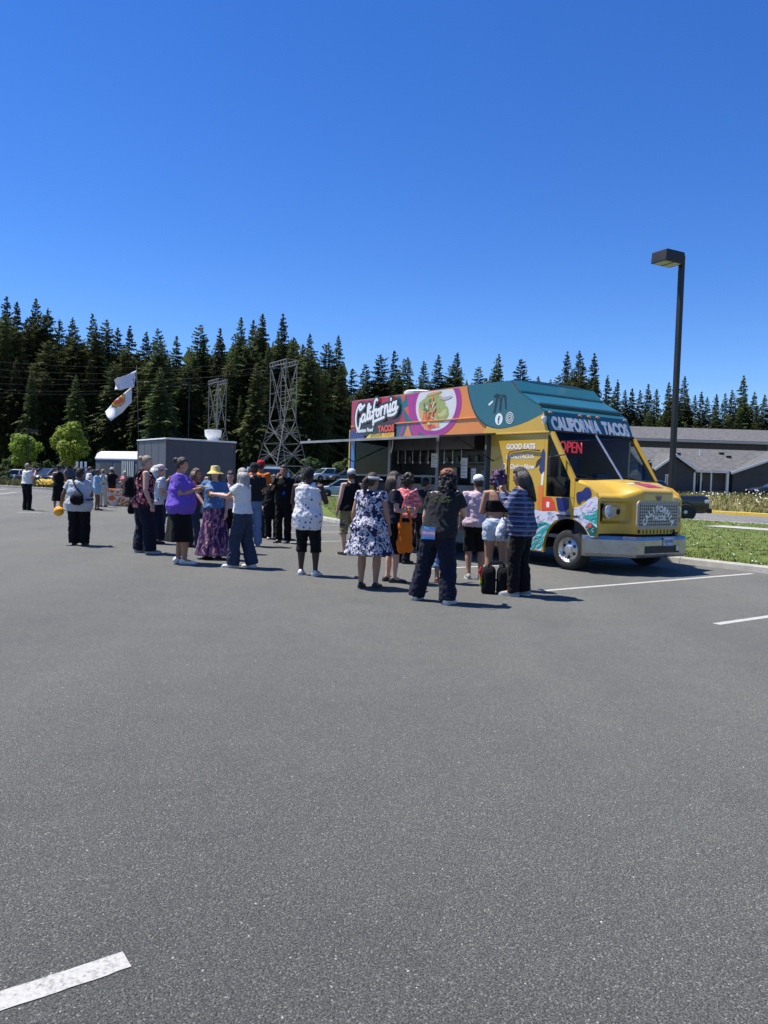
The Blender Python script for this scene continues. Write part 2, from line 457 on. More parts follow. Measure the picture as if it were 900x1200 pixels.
def fir_mesh(seed, H=1.0):
    """unit-height Douglas fir crown: whorls of drooping sprays built from small faces"""
    r = random.Random(seed); V = []; Fc = []
    z0 = r.uniform(.10, .2); full = r.uniform(.15, .2) * H; skew = r.uniform(.62, .88) * (1.0 if H == 1.0 else .82)
    lev = 52; gap = [r.random() < .14 for _ in range(lev)]
    phase = r.uniform(0, 6.28); lop = r.uniform(.0, .35)
    for i in range(lev):
        t = i / (lev - 1); z = z0 + (1 - z0) * t ** .92
        prof = full * (1 - t) ** skew * (1 + .3 * math.sin(t * 9 + phase) * (1 - t)) + .006
        if t < .18: prof *= .55 + 2.5 * t
        if gap[i] and t < .93: prof *= .55
        nb = int(6 + 8 * (1 - t)) if t < .95 else 4
        for k in range(nb):
            a = 6.283 * (k + r.random()) / nb + i * .7
            ln = prof * r.uniform(.6, 1.18) * (1 + lop * math.cos(a - phase))
            if r.random() < .05: ln *= 1.35
            droop = (-.10 - .42 * (1 - t)) * r.uniform(.6, 1.35)
            if t > .8: droop = .3 * (t - .8) / .2 + r.uniform(-.15, .1)
            d = Vector((math.cos(a), math.sin(a), 0)); s = Vector((-d.y, d.x, 0))
            zz = z + r.uniform(-.008, .008)
            ns = max(3, int(4 + 7 * ln / .15))
            for q in range(ns):
                f = (q + .5) / ns
                if f < .12: continue
                c = d * (ln * f) + Vector((0, 0, zz + droop * ln * f * f + .1 * ln * f))
                wd = ln * .42 * (1.05 - f) * r.uniform(.7, 1.4) + .0035
                for sg in (-1, 1):
                    tip = c + s * (sg * wd) + d * (wd * r.uniform(.3, .9)) + Vector((0, 0, -wd * r.uniform(.15, .7)))
                    h = ln / ns * .75
                    b = len(V)
                    V += [c - d * h, c + d * h + Vector((0, 0, -.003)), tip]
                    Fc.append((b, b+1, b+2))
                # hanging sprays
                if r.random() < .7:
                    b = len(V); e = .012 + .03 * (1 - t) * r.random()
                    V += [c - d * .006, c + d * .006 + s * r.uniform(-.004, .004), c + Vector((0, 0, -e)) + s * r.uniform(-.008, .008)]
                    Fc.append((b, b+1, b+2))
            b = len(V); e = d * ln * 1.04 + Vector((0, 0, zz + droop * ln + .1 * ln))
            V += [d * (ln * .8) + s * .004 + Vector((0, 0, zz + droop * ln * .64 + .08 * ln)), d * (ln * .8) - s * .004 + Vector((0, 0, zz + droop * ln * .64 + .08 * ln)), e]
            Fc.append((b, b+1, b+2))
    b = len(V); V += [Vector((-.003, 0, .97)), Vector((.003, 0, .97)), Vector((0, 0, 1.0)), Vector((0, -.003, .97)), Vector((0, .003, .97))]
    Fc += [(b, b+1, b+2), (b+3, b+4, b+2)]
    me = bpy.data.meshes.new('fir_crown'); me.from_pydata([tuple(v) for v in V], [], Fc); me.materials.append(M_FIR)
    return me
def fir_trunk():
    mb = MB(); mb.tube([(0,0,0), (.001,0,.3), (0,.001,.6), (0,0,.985)], [.013, .010, .006, .001], 7)
    return mb.mesh('fir_trunk', M_BARK, smooth=True)
FIRS = [fir_mesh(100 + i) for i in range(9)] + [fir_mesh(200 + i, 1.3) for i in range(4)]; FTR = fir_trunk()
def fir(x, y, Y, group, label, seed):
    r = random.Random(seed)
    top = atY(x, y, Y); z0 = 0.6
    Hh = top.z - z0
    root = empty('fir_tree', (top.x, Y, z0), r.uniform(0, 6.28)); root.scale = (Hh * r.uniform(.92, 1.12),) * 2 + (Hh,)
    tag(root, label, 'tree', group)
    link('crown', FIRS[r.randrange(9 if label == LBL_S else len(FIRS))], root); link('trunk', FTR, root)
LBL_S = 'tall dark fir tree whose pointed top shows against the blue sky'
LBL_F = 'dark fir tree filling in the forest edge below the skyline'
tops = [(-14,352),(8,349),(20,355),(42,350),(56,362),(85,373),(108,369),(125,375),(138,384),(152,383),(172,390),(185,385),(207,395),(235,381),(258,386),(283,372),(297,375),(308,369),(332,369),(363,392),(385,402),(397,394),(413,432),(429,427),(446,416),(462,411),(478,419),(497,424),(514,417),(536,414),(561,430),(585,416),(611,421),(631,442),(665,413),(679,411),(697,415),(645,446),(712,441),(724,446),(741,456),(760,451),(784,448),(803,441),(829,465),(850,462),(872,441),(733,457),(750,458),(770,456),(793,454),(815,463),(822,460),(840,462),(858,458),(884,460),(905,462),(655,440),(700,440),(896,463),(915,455),(932,446)]
for i, (x, y) in enumerate(tops):
    Y = 118 + 22 * max(0, min(1, (x - 380) / 100)) + 30 * max(0, min(1, (x - 600) / 120)) + R.uniform(-6, 6)
    fir(x, y, Y, 'firs along the skyline', LBL_S, 1000 + i)
def skyline(x):
    best = min(tops, key=lambda t: abs(t[0] - x)); return best[1]
x = -45.0; i = 0
while x < 945:
    y = skyline(x) + R.uniform(12, 40)
    Y = 112 + 22 * max(0, min(1, (x - 380) / 100)) + 28 * max(0, min(1, (x - 600) / 120)) + R.uniform(-8, 10)
    fir(x, y, Y, 'firs filling the forest edge', LBL_F, 3000 + i)
    x += R.uniform(7.5, 13) * (1.0 if x < 420 else 1.15); i += 1
x = -50.0
while x < 945:
    y = skyline(x) + R.uniform(45, 95) * (1.0 if x < 420 else .6)
    Y = 104 + 20 * max(0, min(1, (x - 380) / 100)) + 26 * max(0, min(1, (x - 600) / 120)) + R.uniform(-6, 6)
    fir(x, y, Y, 'firs filling the forest edge', LBL_F, 5000 + i)
    x += R.uniform(13, 24); i += 1
# the dim interior of the wood behind the front rows
mbw = MB(); rr = random.Random(5); V = []; Fc = []
for k in range(9000):
    x = rr.uniform(-80, 980)
    Y = 150 + 25 * max(0, min(1, (x - 380) / 100)) + 30 * max(0, min(1, (x - 600) / 120)) + rr.uniform(-8, 14)
    ymax = skyline(x) + 40
    c = atY(x, rr.uniform(ymax, 556), Y); 
    if c.z < .2: continue
    a = rr.uniform(0, 3.14); s = rr.uniform(.7, 1.7); d = Vector((math.cos(a), math.sin(a), 0))
    b = len(V); V += [c - d * s, c + d * s, c + Vector((0, 0, rr.uniform(1.2, 2.6))), c + Vector((0, 0, -.8)) + d * rr.uniform(-.5, .5)]
    Fc += [(b, b+3, b+1), (b, b+1, b+2)]
me = bpy.data.meshes.new('deep_forest'); me.from_pydata([tuple(v) for v in V], [], Fc); me.materials.append(M_FIR)
tag(link('deep_forest', me), 'dim mass of conifer boughs deep inside the wood', 'forest', kind='stuff')

def leafy(center, rad, n, size, seed, lobes=9):
    r = random.Random(seed); V = []; Fc = []
    cl = []
    for _ in range(lobes):
        a = r.uniform(0, 6.28); u = r.uniform(-.85, .9); q = math.sqrt(1 - u*u) * r.uniform(.35, .8)
        cl.append((Vector((rad[0]*q*math.cos(a), rad[1]*q*math.sin(a), rad[2]*u*.75)), r.uniform(.3, .5)))
    for _ in range(n):
        c, s = cl[r.randrange(lobes)]
        dv = Vector((r.gauss(0, 1), r.gauss(0, 1), r.gauss(0, 1))).normalized() * r.uniform(.45, 1.0) ** .6
        p = Vector(center) + c + Vector((dv.x*rad[0]*s, dv.y*rad[1]*s, dv.z*rad[2]*s*.8))
        nrm = (dv + Vector((r.uniform(-.7,.7), r.uniform(-.7,.7), r.uniform(-.2,.9)))).normalized()
        a = nrm.orthogonal().normalized(); a.rotate(Matrix.Rotation(r.uniform(0, 6.28), 3, nrm)); bb = nrm.cross(a)
        sz = size * r.uniform(.6, 1.3); b = len(V)
        V += [p - a*sz, p + bb*sz*.55, p + a*sz, p - bb*sz*.55]; Fc.append((b, b+1, b+2, b+3))
    return V, Fc
def broadleaf(name, label, loc, h, rad, n, size, m, seed, group=None, trunk_r=.06, cz=.62):
    root = empty(name, loc); tag(root, label, 'tree', group)
    V, Fc = leafy((0, 0, h*cz), rad, n, size, seed, 26)
    me = bpy.data.meshes.new('crown'); me.from_pydata([tuple(v) for v in V], [], Fc); me.materials.append(m)
    link('crown', me, root)
    mb = MB(); r = random.Random(seed)
    mb.tube([(0,0,0), (.02,.01,h*.35), (0,.02,h*.6), (0,0,h*.85)], [trunk_r, trunk_r*.8, trunk_r*.5, trunk_r*.15], 8)
    for k in range(7):
        a = k * 2.4; z = h * (.38 + .06 * k)
        mb.tube([(0,0,z), (rad[0]*.35*math.cos(a), rad[1]*.35*math.sin(a), z+h*.1), (rad[0]*.7*math.cos(a), rad[1]*.7*math.sin(a), z+h*.16)], [trunk_r*.4, trunk_r*.25, .008], 6)
    mb.build('trunk', M_TRUNK, root, smooth=True)
    return root
t1 = atY(80, 492, 63); t2 = atY(27, 503, 68)
broadleaf('young_maple', 'larger lime green young tree above the parked cars', (t1.x, 63, .1), t1.z, (1.45, 1.45, 2.0), 5200, .125, M_LIME, 11, 'young street trees')
broadleaf('young_maple', 'smaller lime green young tree beside a dark lamp post', (t2.x, 68, .1), t2.z, (1.35, 1.35, 1.5), 3600, .125, M_LIME, 12, 'young street trees')

def shrub(name, label, loc, rad, n, size, m, seed, group=None):
    root = empty(name, loc); tag(root, label, 'shrub', group)
    V, Fc = leafy((0, 0, rad[2]*.8), rad, n, size, seed, 8)
    me = bpy.data.meshes.new('foliage'); me.from_pydata([tuple(v) for v in V], [], Fc); me.materials.append(m)
    link('foliage', me, root)
    mb = MB()
    for k in range(5):
        a = k * 1.256
        mb.tube([(0,0,0), (rad[0]*.3*math.cos(a), rad[1]*.3*math.sin(a), rad[2]*.8), (rad[0]*.5*math.cos(a), rad[1]*.5*math.sin(a), rad[2]*1.2)], [.05, .03, .01], 5)
    mb.build('stem', M_TRUNK, root)
for k in range(26):
    x = -30 + k * 37 + R.uniform(-12, 12); Y = 98 + R.uniform(-3, 5)
    if 440 < x: Y += 25
    p = gnd(x, 560); zz = .9 if x > 330 else 0
    q = atY(x, 550, Y)
    shrub('woodland_shrub', 'dark green shrub growing at the foot of the firs', (q.x, Y, zz - .05), (R.uniform(2, 3.6), R.uniform(2, 3), R.uniform(1.2, 2.4)), 500, .45, M_SHRUB, 70 + k, 'shrubs at the forest edge')
for k, (x, y, rz) in enumerate([(3, 566, .75)]):
    q = gnd(x, y); shrub('round_bush', 'rounded dark green bush in the far planting strip', (q.x, q.y, .09), (1.0, .9, rz), 700, .13, M_SHRUB, 200 + k)

# grasses: nobody could count the blades
def blades(name, label, pts, hmin, hmax, w, m, seed, nb=3, cat='grass'):
    r = np.random.default_rng(seed); P = np.repeat(np.array(pts), nb, axis=0); n = len(P)
    P[:, :2] += r.normal(0, .04, (n, 2))
    a = r.uniform(0, 2*np.pi, n); h = r.uniform(hmin, hmax, n); ww = w * r.uniform(.6, 1.4, n)
    d = np.stack([np.cos(a), np.sin(a), np.zeros(n)], 1); ln = np.stack([np.cos(a+1.7), np.sin(a+1.7), np.zeros(n)], 1) * (h * r.uniform(.1, .6, n))[:, None]
    A = P - d * ww[:, None]; B = P + d * ww[:, None]; T = P + ln; T[:, 2] += h
    V = np.stack([A, B, T], 1).reshape(-1, 3); Fc = np.arange(3*n).reshape(-1, 3)
    me = bpy.data.meshes.new(name); me.from_pydata(V.tolist(), [], Fc.tolist())
    me.materials.append(m)
    return tag(link(name, me), label, cat, kind='stuff')
def mix_mat(name, stops, scale=.7, fine=9.0):
    m, nt, b = _nodes(name); L = nt.links.new
    tc = N(nt, 'ShaderNodeTexCoord')
    n1 = N(nt, 'ShaderNodeTexNoise', i_Scale=scale, i_Detail=6.0, i_Roughness=.75); L(tc.outputs['Object'], n1.inputs['Vector'])
    n2 = N(nt, 'ShaderNodeTexNoise', i_Scale=fine, i_Detail=2.0); L(tc.outputs['Object'], n2.inputs['Vector'])
    mx = N(nt, 'ShaderNodeMix'); mx.inputs[0].default_value = .45; L(n1.outputs['Fac'], mx.inputs[2]); L(n2.outputs['Fac'], mx.inputs[3])
    r = ramp(nt, stops); L(mx.outputs[0], r.inputs[0]); L(r.outputs[0], b.inputs['Base Color']); b.inputs['Roughness'].default_value = .8
    b.inputs['Specular IOR Level'].default_value = .2
    return m
M_GRASS = mix_mat('grass_blades', [(.34, (.085,.115,.02)), (.48, (.135,.165,.036)), (.58, (.2,.2,.065)), (.68, (.28,.25,.13))])
M_DRY = mix_mat('dry_grass_blades', [(.34, (.11,.14,.035)), (.5, (.19,.19,.065)), (.66, (.3,.26,.12))])
M_PETAL = mat('white_petals', (.75,.75,.7), .7)
M_YFLOW = mat('yellow_flowers', (.62,.42,.02), .7)
r = np.random.default_rng(3)
pts = []
for _ in range(26000):
    p = 14.4 + 18.9 * r.random() ** 1.5; q = r.uniform(0, 50)
    if 27.5 < p < 29.3 and q < 16.9: continue
    if p < 14.3 + .55 * max(0, q - 22): continue
    v = pq(p, q)
    if -8 < v.x < 24 and v.y > 11: pts.append((v.x, v.y, KH - .035))
blades('lawn_grass', 'green grass with clover on the island behind the truck', pts, .02, .065, .012, M_GRASS, 1, 4)
fl = [pts[i] for i in r.choice(len(pts), 450, replace=False)]
def heads(name, label, pts, s, m, cat='flowers'):
    V = []; Fc = []
    for p in pts:
        b = len(V); k = s * R.uniform(.6, 1.3); z = p[2]
        V += [(p[0]-k, p[1]-k, z), (p[0]+k, p[1]-k, z), (p[0]+k, p[1]+k, z), (p[0]-k, p[1]+k, z), (p[0], p[1], z+k*1.1)]
        Fc += [(b,b+1,b+4),(b+1,b+2,b+4),(b+2,b+3,b+4),(b+3,b,b+4),(b+3,b+2,b+1,b)]
    me = bpy.data.meshes.new(name); me.from_pydata(V, [], Fc); me.materials.append(m)
    return tag(link(name, me), label, cat, kind='stuff')
heads('clover_flowers', 'small white clover heads dotted over the island lawn', [(p[0], p[1], p[2] + R.uniform(.03, .07)) for p in fl], .014, M_PETAL)
bp = []
for _ in range(15000):
    p = r.uniform(47.0, 66); q = r.uniform(5, 92); v = pq(p, q, bank_z(p) - .03); bp.append(tuple(v))
blades('bank_tall_grass', 'tall dry grass covering the bank behind the road', bp, .15, .45, .03, M_DRY, 2, 3)
dz = []
for _ in range(420):
    p = r.uniform(51, 62); q = r.uniform(2, 36); 
    if noise.noise((p * .35, q * .25, 3)) < -.12: continue
    v = pq(p, q); dz.append((v.x, v.y, bank_z(p) + R.uniform(.3, .5)))
heads('daisies', 'white daisies in bloom on the bank before the grey buildings', dz, .048, M_PETAL)
sp = []
for _ in range(3200):
    a = r.random(); b = r.random(); i = r.integers(0, 4); A = lk[i].lerp(lk[i+1], a); v = A + Vector((-.6 * b, 1 + 7 * b, 0)); sp.append((v.x, v.y, .09))
blades('strip_planting', 'low green and straw coloured planting in the far strip', sp, .25, .65, .05, M_DRY, 4, 3, 'plants')
yf = []
for _ in range(420):
    A = lk[1].lerp(lk[2], .62 + .42 * r.random())
    b = r.random(); yf.append((A.x + .1, A.y + .7 + 2.0 * b, .3 + .45 * r.random()))
heads('yellow_flowers', 'patch of bright yellow flowers along the far planting strip', yf, .055, M_YFLOW)
# ------------------------------------------------------------------ power line towers, lamps, buildings
M_GALV = mat('galvanised_steel', (.30,.31,.30), .55, .4, .25, 3)
M_TOWER = mat('weathered_tower_steel', (.2,.205,.2), .6, .2, .25, 3)
M_WIRE = mat('wire_aluminium', (.05,.052,.055), .7, .1)
def lattice(name, label, base, H, top_w, base_w, rz, asp=.32):
    root = empty(name, base, rz); tag(root, label, 'pylon', 'power line towers')
    zm = H * .55
    def hw(z): return (base_w + (top_w - base_w) * z / zm) / 2 if z < zm else top_w / 2
    cs = [(-1,-1),(1,-1),(1,1),(-1,1)]
    P = lambda c, z: Vector((c[0]*hw(z), c[1]*hw(z)*(asp + (.75-asp)*max(0, 1-z/zm)), z))
    k = H / 18.0; w = .044*k
    for c in cs:
        mb = MB()
        for a, b in ((0, zm), (zm, H)): mb.bar(P(c, a), P(c, b), .09*k)
        mb.build('leg', M_TOWER, root)
    lv = [H * t for t in (0, .09, .18, .27, .36, .45, .55)]
    for i in range(4):
        a, b = cs[i], cs[(i+1) % 4]; mb = MB(); M = lambda z: (P(a, z) + P(b, z)) / 2
        for j in range(len(lv) - 1):
            z0, z1 = lv[j], lv[j+1]
            if j % 2 == 0: mb.bar(P(a, z0), M(z1), w); mb.bar(P(b, z0), M(z1), w)
            else: mb.bar(M(z0), P(a, z1), w); mb.bar(M(z0), P(b, z1), w)
            mb.bar(P(a, z1), P(b, z1), w)
            mb.bar(P(a, (z0+z1)/2), M(z0) if j % 2 else M(z1), w*.8); mb.bar(P(b, (z0+z1)/2), M(z0) if j % 2 else M(z1), w*.8)
        mb.bar(P(a, zm), P(b, H), w*1.5); mb.bar(P(a, H), P(b, zm), w*1.2)
        zc = (zm + H) / 2
        for zz in (zm + (H-zm)*.25, zm + (H-zm)*.75):
            t = .25 if zz < zc else .75
            mb.bar(P(b, zz), P(a, zm).lerp(P(b, H), t if zz > zc else .25), w); mb.bar(P(a, zz), P(a, H).lerp(P(b, zm), .75 if zz < zc else .25), w)
        mb.bar(P(a, zc), M(zc), w); mb.bar(P(b, zc), M(zc), w)
        mb.build('bracing', M_TOWER, root)
    mb = MB(); t = top_w / 2 + .15; ty = t * asp
    for z in (H - .05, H + .5*k):
        for s_ in (-1, 1): mb.bar((-t*1.03, s_*ty, z), (t*1.03, s_*ty, z), .11*k); mb.bar((s_*t, -ty, z), (s_*t, ty, z), .1*k)
    for s_ in (-1, 1):
        for j in range(7): x1 = -t + 2*t*j/6; mb.bar((x1, s_*ty, H-.05), (x1, s_*ty, H+.5*k), .09*k)
    mb.build('top_frame', M_TOWER, root)
    return root
Y1, Y2 = 88, 96
a = atY(326, 548, Y1); top = atY(330, 428, Y1)
lattice('lattice_tower', 'larger grey steel lattice tower standing before the dark firs', (a.x + .35, Y1, .3), top.z - .3, 4.2, 6.4, math.radians(-58))
b2 = atY(253, 548, Y2); top2 = atY(252, 449, Y2)
lattice('lattice_tower', 'smaller steel lattice tower rising behind the grey trailer roof', (b2.x, Y2, .3), top2.z - .3, 3.3, 5.0, math.radians(-58))
# conductors
def wire(a, b, sag, n=24):
    mb = MB(); mb.tube([a.lerp(b, i/n) - Vector((0, 0, sag * 4 * (i/n) * (1 - i/n))) for i in range(n + 1)], .009, 5)
    tag(mb.build('power_line', M_WIRE, None, smooth=True), 'thin grey power line strung across in front of the firs', 'cable', 'power lines')
for i, (yl, yr, Yr) in enumerate([(418, 425, Y1), (428, 430, Y1), (447, 433, Y1), (452, 448, Y2), (456, 451, Y2), (437, 436, Y1)]):
    xr = 318 + i * 3 if Yr == Y1 else 246 + i * 2
    wire(atY(-60, yl, 95), atY(xr, yr, Yr), .9)
for i, (yl, yr) in enumerate([(424, 437), (432, 443), (428, 446)]):
    wire(atY(344, yl + 2, Y1), atY(640, yr + 14, 120), 1.0)

M_DARK = mat('dark_bronze_paint', (.014,.0135,.013), .5, .1, .15, 4)
M_LENS = mat('lamp_lens', (.5,.47,.4), .3)
def shoebox_lamp(label, base, H, rz, s=1.0):
    root = empty('street_lamp', base, rz); tag(root, label, 'lamp', 'parking lot lamps')
    mb = MB(); w = .057*s
    mb.box((-w, -w, 0), (w, w, H)); mb.build('pole', M_DARK, root, bevel=.012)
    mb = MB(); mb.box((-.19, -.19, 0), (.19, .19, .06)); mb.box((-.13, -.13, .06), (.13, .13, .12)); mb.build('base_plate', M_DARK, root, bevel=.01)
    mb = MB(); mb.box((-.16, -.05, H-.22), (-w - .002, .05, H-.1)); mb.build('arm', M_DARK, root)
    hd = MB(); hd.prism([(-.80, H-.27), (-.16, H-.27), (-.16, H-.02), (-.2, H), (-.77, H)], -.23, .23)
    h = hd.build('lamp_head', M_DARK, root, bevel=.012)
    for x0 in (-.8, -.5):
        mb = MB(); mb.box((x0 + .04, -.18, H-.282), (x0 + .27, .18, H-.268)); mb.build('lens', M_LENS, h)
    return root
lp = atY(787, 565, 19)
shoebox_lamp('tall dark square lamp post behind the yellow truck cab', (7.08, 19, KH-.03), 7.2 - .1, math.radians(28))
q = atY(33, 503, 66); shoebox_lamp('dark lamp post beside the smaller lime green tree', (q.x, 66, .1), q.z - .1 , math.radians(200), .8)
q = atY(222, 448, 84); shoebox_lamp('distant lamp post against the firs near the smaller lattice tower', (q.x, 84, 0), q.z, math.radians(0), .8)

# --- grey residential buildings on the right
def siding(name, col):
    m, nt, b = _nodes(name); L = nt.links.new
    tc = N(nt, 'ShaderNodeTexCoord')
    w = N(nt, 'ShaderNodeTexWave', bands_direction='Z', wave_profile='SAW', i_Scale=1.05, i_Distortion=0.0); L(tc.outputs['Object'], w.inputs['Vector'])
    n1 = N(nt, 'ShaderNodeTexNoise', i_Scale=2.0, i_Detail=4.0); L(tc.outputs['Object'], n1.inputs['Vector'])
    r = ramp(nt, [(.3, tuple(c*.9 for c in col)), (.7, tuple(c*1.1 for c in col))]); L(n1.outputs['Fac'], r.inputs[0]); L(r.outputs[0], b.inputs['Base Color'])
    bp = N(nt, 'ShaderNodeBump'); bp.inputs['Strength'].default_value = .6; bp.inputs['Distance'].default_value = .03
    L(w.outputs['Fac'], bp.inputs['Height']); L(bp.outputs[0], b.inputs['Normal']); b.inputs['Roughness'].default_value = .75
    return m
M_SIDE = siding('dark_grey_siding', (.045,.048,.058)); M_SIDE2 = siding('taupe_siding', (.17,.16,.15))
M_TRIM = mat('white_trim', (.72,.72,.7), .6)
def shingle(name):
    m, nt, b = _nodes(name); L = nt.links.new
    tc = N(nt, 'ShaderNodeTexCoord')
    br = N(nt, 'ShaderNodeTexBrick', i_Scale=1.0); br.inputs['Color1'].default_value = (.085,.086,.09,1); br.inputs['Color2'].default_value = (.125,.124,.124,1); br.inputs['Mortar'].default_value = (.05,.05,.05,1)
    br.inputs['Brick Width'].default_value = .3; br.inputs['Row Height'].default_value = .15; br.inputs['Mortar Size'].default_value = .012
    L(tc.outputs['Object'], br.inputs['Vector'])
    n1 = N(nt, 'ShaderNodeTexNoise', i_Scale=2.5, i_Detail=6.0); L(tc.outputs['Object'], n1.inputs['Vector'])
    r = ramp(nt, [(.3, (.75,.75,.76)), (.7, (1.25,1.24,1.22))]); L(n1.outputs['Fac'], r.inputs[0])
    k = N(nt, 'ShaderNodeMix', data_type='RGBA', blend_type='MULTIPLY'); k.inputs[0].default_value = 1
    L(br.outputs['Color'], k.inputs[6]); L(r.outputs[0], k.inputs[7]); L(k.outputs[2], b.inputs['Base Color']); b.inputs['Roughness'].default_value = .9
    return m
M_ROOF = shingle('grey_shingles')
M_WIN = mat('dark_window_glass', (.03,.04,.05), .08, 0, .1, 3)
YB = 70
def P70(x, y, Y=YB): return atY(x, y, Y)
def house_near():
    o = P70(858, 584); gz = 1.0
    root = empty('grey_house', (o.x, YB, gz)); tag(root, 'single storey dark grey house with a gabled porch wing and shingled roof', 'house')
    X = lambda px, Y=YB: P70(px, 560, Y).x - o.x
    Z = lambda py, px=830, Y=YB: P70(px, py, Y).z - gz
    D = 11.0
    xl, xm, xr = X(764), X(857), X(990)
    ze = Z(553, 840)                      # eave
    zr = Z(528, 830, YB + 5.5)            # ridge
    # right gable wing wall (dark, facing us), extends behind the main eave
    x_pk = X(935); zpk = Z(527, 935)
    mb = MB(); mb.prism([(xm, -.4), (xr, -.4), (xr, ze), (x_pk, zpk), (xm, ze)], -.3, D - .3); mb.build('wall', M_SIDE, root)
    # recessed main wall, taupe
    mb = MB(); mb.box((X(808), 1.2, -.4), (xm - .003, D - .4, ze)); mb.build('wall', M_SIDE2, root)
    # small front gable (left)
    xa, xb, xc = X(766), X(786), X(811); za = Z(534, 786); zb = Z(552, 811)
    mb = MB(); mb.prism([(xa, -.4), (xc, -.4), (xc, zb), (xb, za - .12), (xa, zb)], -.6, D - .5); w = mb.build('wall', M_SIDE, root)
    # roofs: thin slabs
    def slab(name, quad, th=.14, parent=root, m=M_ROOF):
        q = [Vector(p) for p in quad]; n = (q[1]-q[0]).cross(q[3]-q[0]).normalized()
        if n.z < 0: n = -n
        mb = MB(); mb.add([p for p in q] + [p + n*th for p in q], [(3,2,1,0),(4,5,6,7),(0,1,5,4),(1,2,6,5),(2,3,7,6),(3,0,4,7)])
        return mb.build(name, m, parent)
    ov = .35
    rf = slab('roof', [(X(755), -ov, ze - .05), (xm + .2, -ov, ze - .05), (x_pk, 5.5, zr), (X(755), 5.5, zr)])
    slab('roof', [(X(755), 5.53, zr), (xr, 5.53, zr), (xr, D + ov, ze), (X(755), D + ov, ze)])
    slab('roof', [(x_pk + .05, -.7, zpk + .06), (x_pk + .05, 5.5, zr + .05), (xm + .05, 5.5, ze + .02), (xm - .35, -.7, ze - .12)])
    slab('roof', [(x_pk + .07, -.7, zpk + .06), (x_pk + .07, 5.5, zr + .05), (xr + .3, 5.5, ze), (xr + .3, -.7, ze - .1)])
    slab('roof', [(xb, -.95, za + .02), (xb, 4.2, za + .25), (xc + .12, 1.5, zb - .02), (xc + .12, -.95, zb - .02)])
    slab('roof', [(xb - .02, -.95, za + .02), (xb - .02, 4.2, za + .25), (xa - .3, 2.5, zb + .02), (xa - .3, -.95, zb - .02)])
    # white barge boards and trim
    def trim(p, q, w=.1, h=.2): MB().bar(p, q, w, h).build('trim_board', M_TRIM, root)
    trim((xb, -1.03, za + .05), (xc + .14, -1.03, zb + .0)); trim((xb - .01, -1.03, za + .05), (xa - .3, -1.03, zb + .0))
    trim((xc - .06, -.68, -.4), (xc - .06, -.68, zb - .15), .14, .14)
    trim((X(820), -.25, -.4), (X(820), -.25, ze - .1), .12, .12); trim((X(832), -.25, -.4), (X(832), -.25, ze - .1), .12, .12)
    trim((xm - .5, -.3, -.4), (xm - .5, -.3, ze - .1), .24, .2); trim((xm - .36, -.78, ze - .1), (x_pk, -.78, zpk + .08), .08, .2)
    trim((X(812), -.42, ze - .02), (xm - .4, -.42, ze - .02), .08, .16)
    mb = MB(); mb.box((X(823), 1.12, -.3), (X(830), 1.195, ze - .4)); mb.build('door', M_WIN, root)
    mb = MB(); mb.box((X(777), -.66, .9), (X(781), -.605, 1.75)); wv = mb.build('window', M_WIN, root)
    fr = MB(); x0, x1 = X(776.4), X(781.6)
    fr.box((x0, -.7, .82), (x0+.08, -.64, 1.83)); fr.box((x1-.08, -.7, .82), (x1, -.64, 1.83)); fr.box((x0+.08, -.7, 1.75), (x1-.08, -.64, 1.83)); fr.box((x0+.08, -.7, .82), (x1-.08, -.64, .9)); fr.box(((x0+x1)/2-.03, -.7, .9), ((x0+x1)/2+.03, -.645, 1.75))
    fr.build('frame', M_TRIM, wv)
    for px, yy in ((811, 3.6), (867, 4.1), (871, 3.2)):
        zz = ze + (zr - ze) * (yy + ov) / (5.5 + ov); mb = MB(); mb.box((X(px)-.22, yy-.15, zz - .1), (X(px)+.22, yy+.15, zz+.32)); mb.build('roof_vent', M_DARK, rf, bevel=.03)
    mb = MB(); zz = ze + (zr - ze) * (3.6 + ov) / (5.5 + ov); mb.tube([(X(838), 3.6, zz - .1), (X(838), 3.6, zz + .6)], .06, 8); mb.build('vent_pipe', M_TRIM, rf)
house_near()
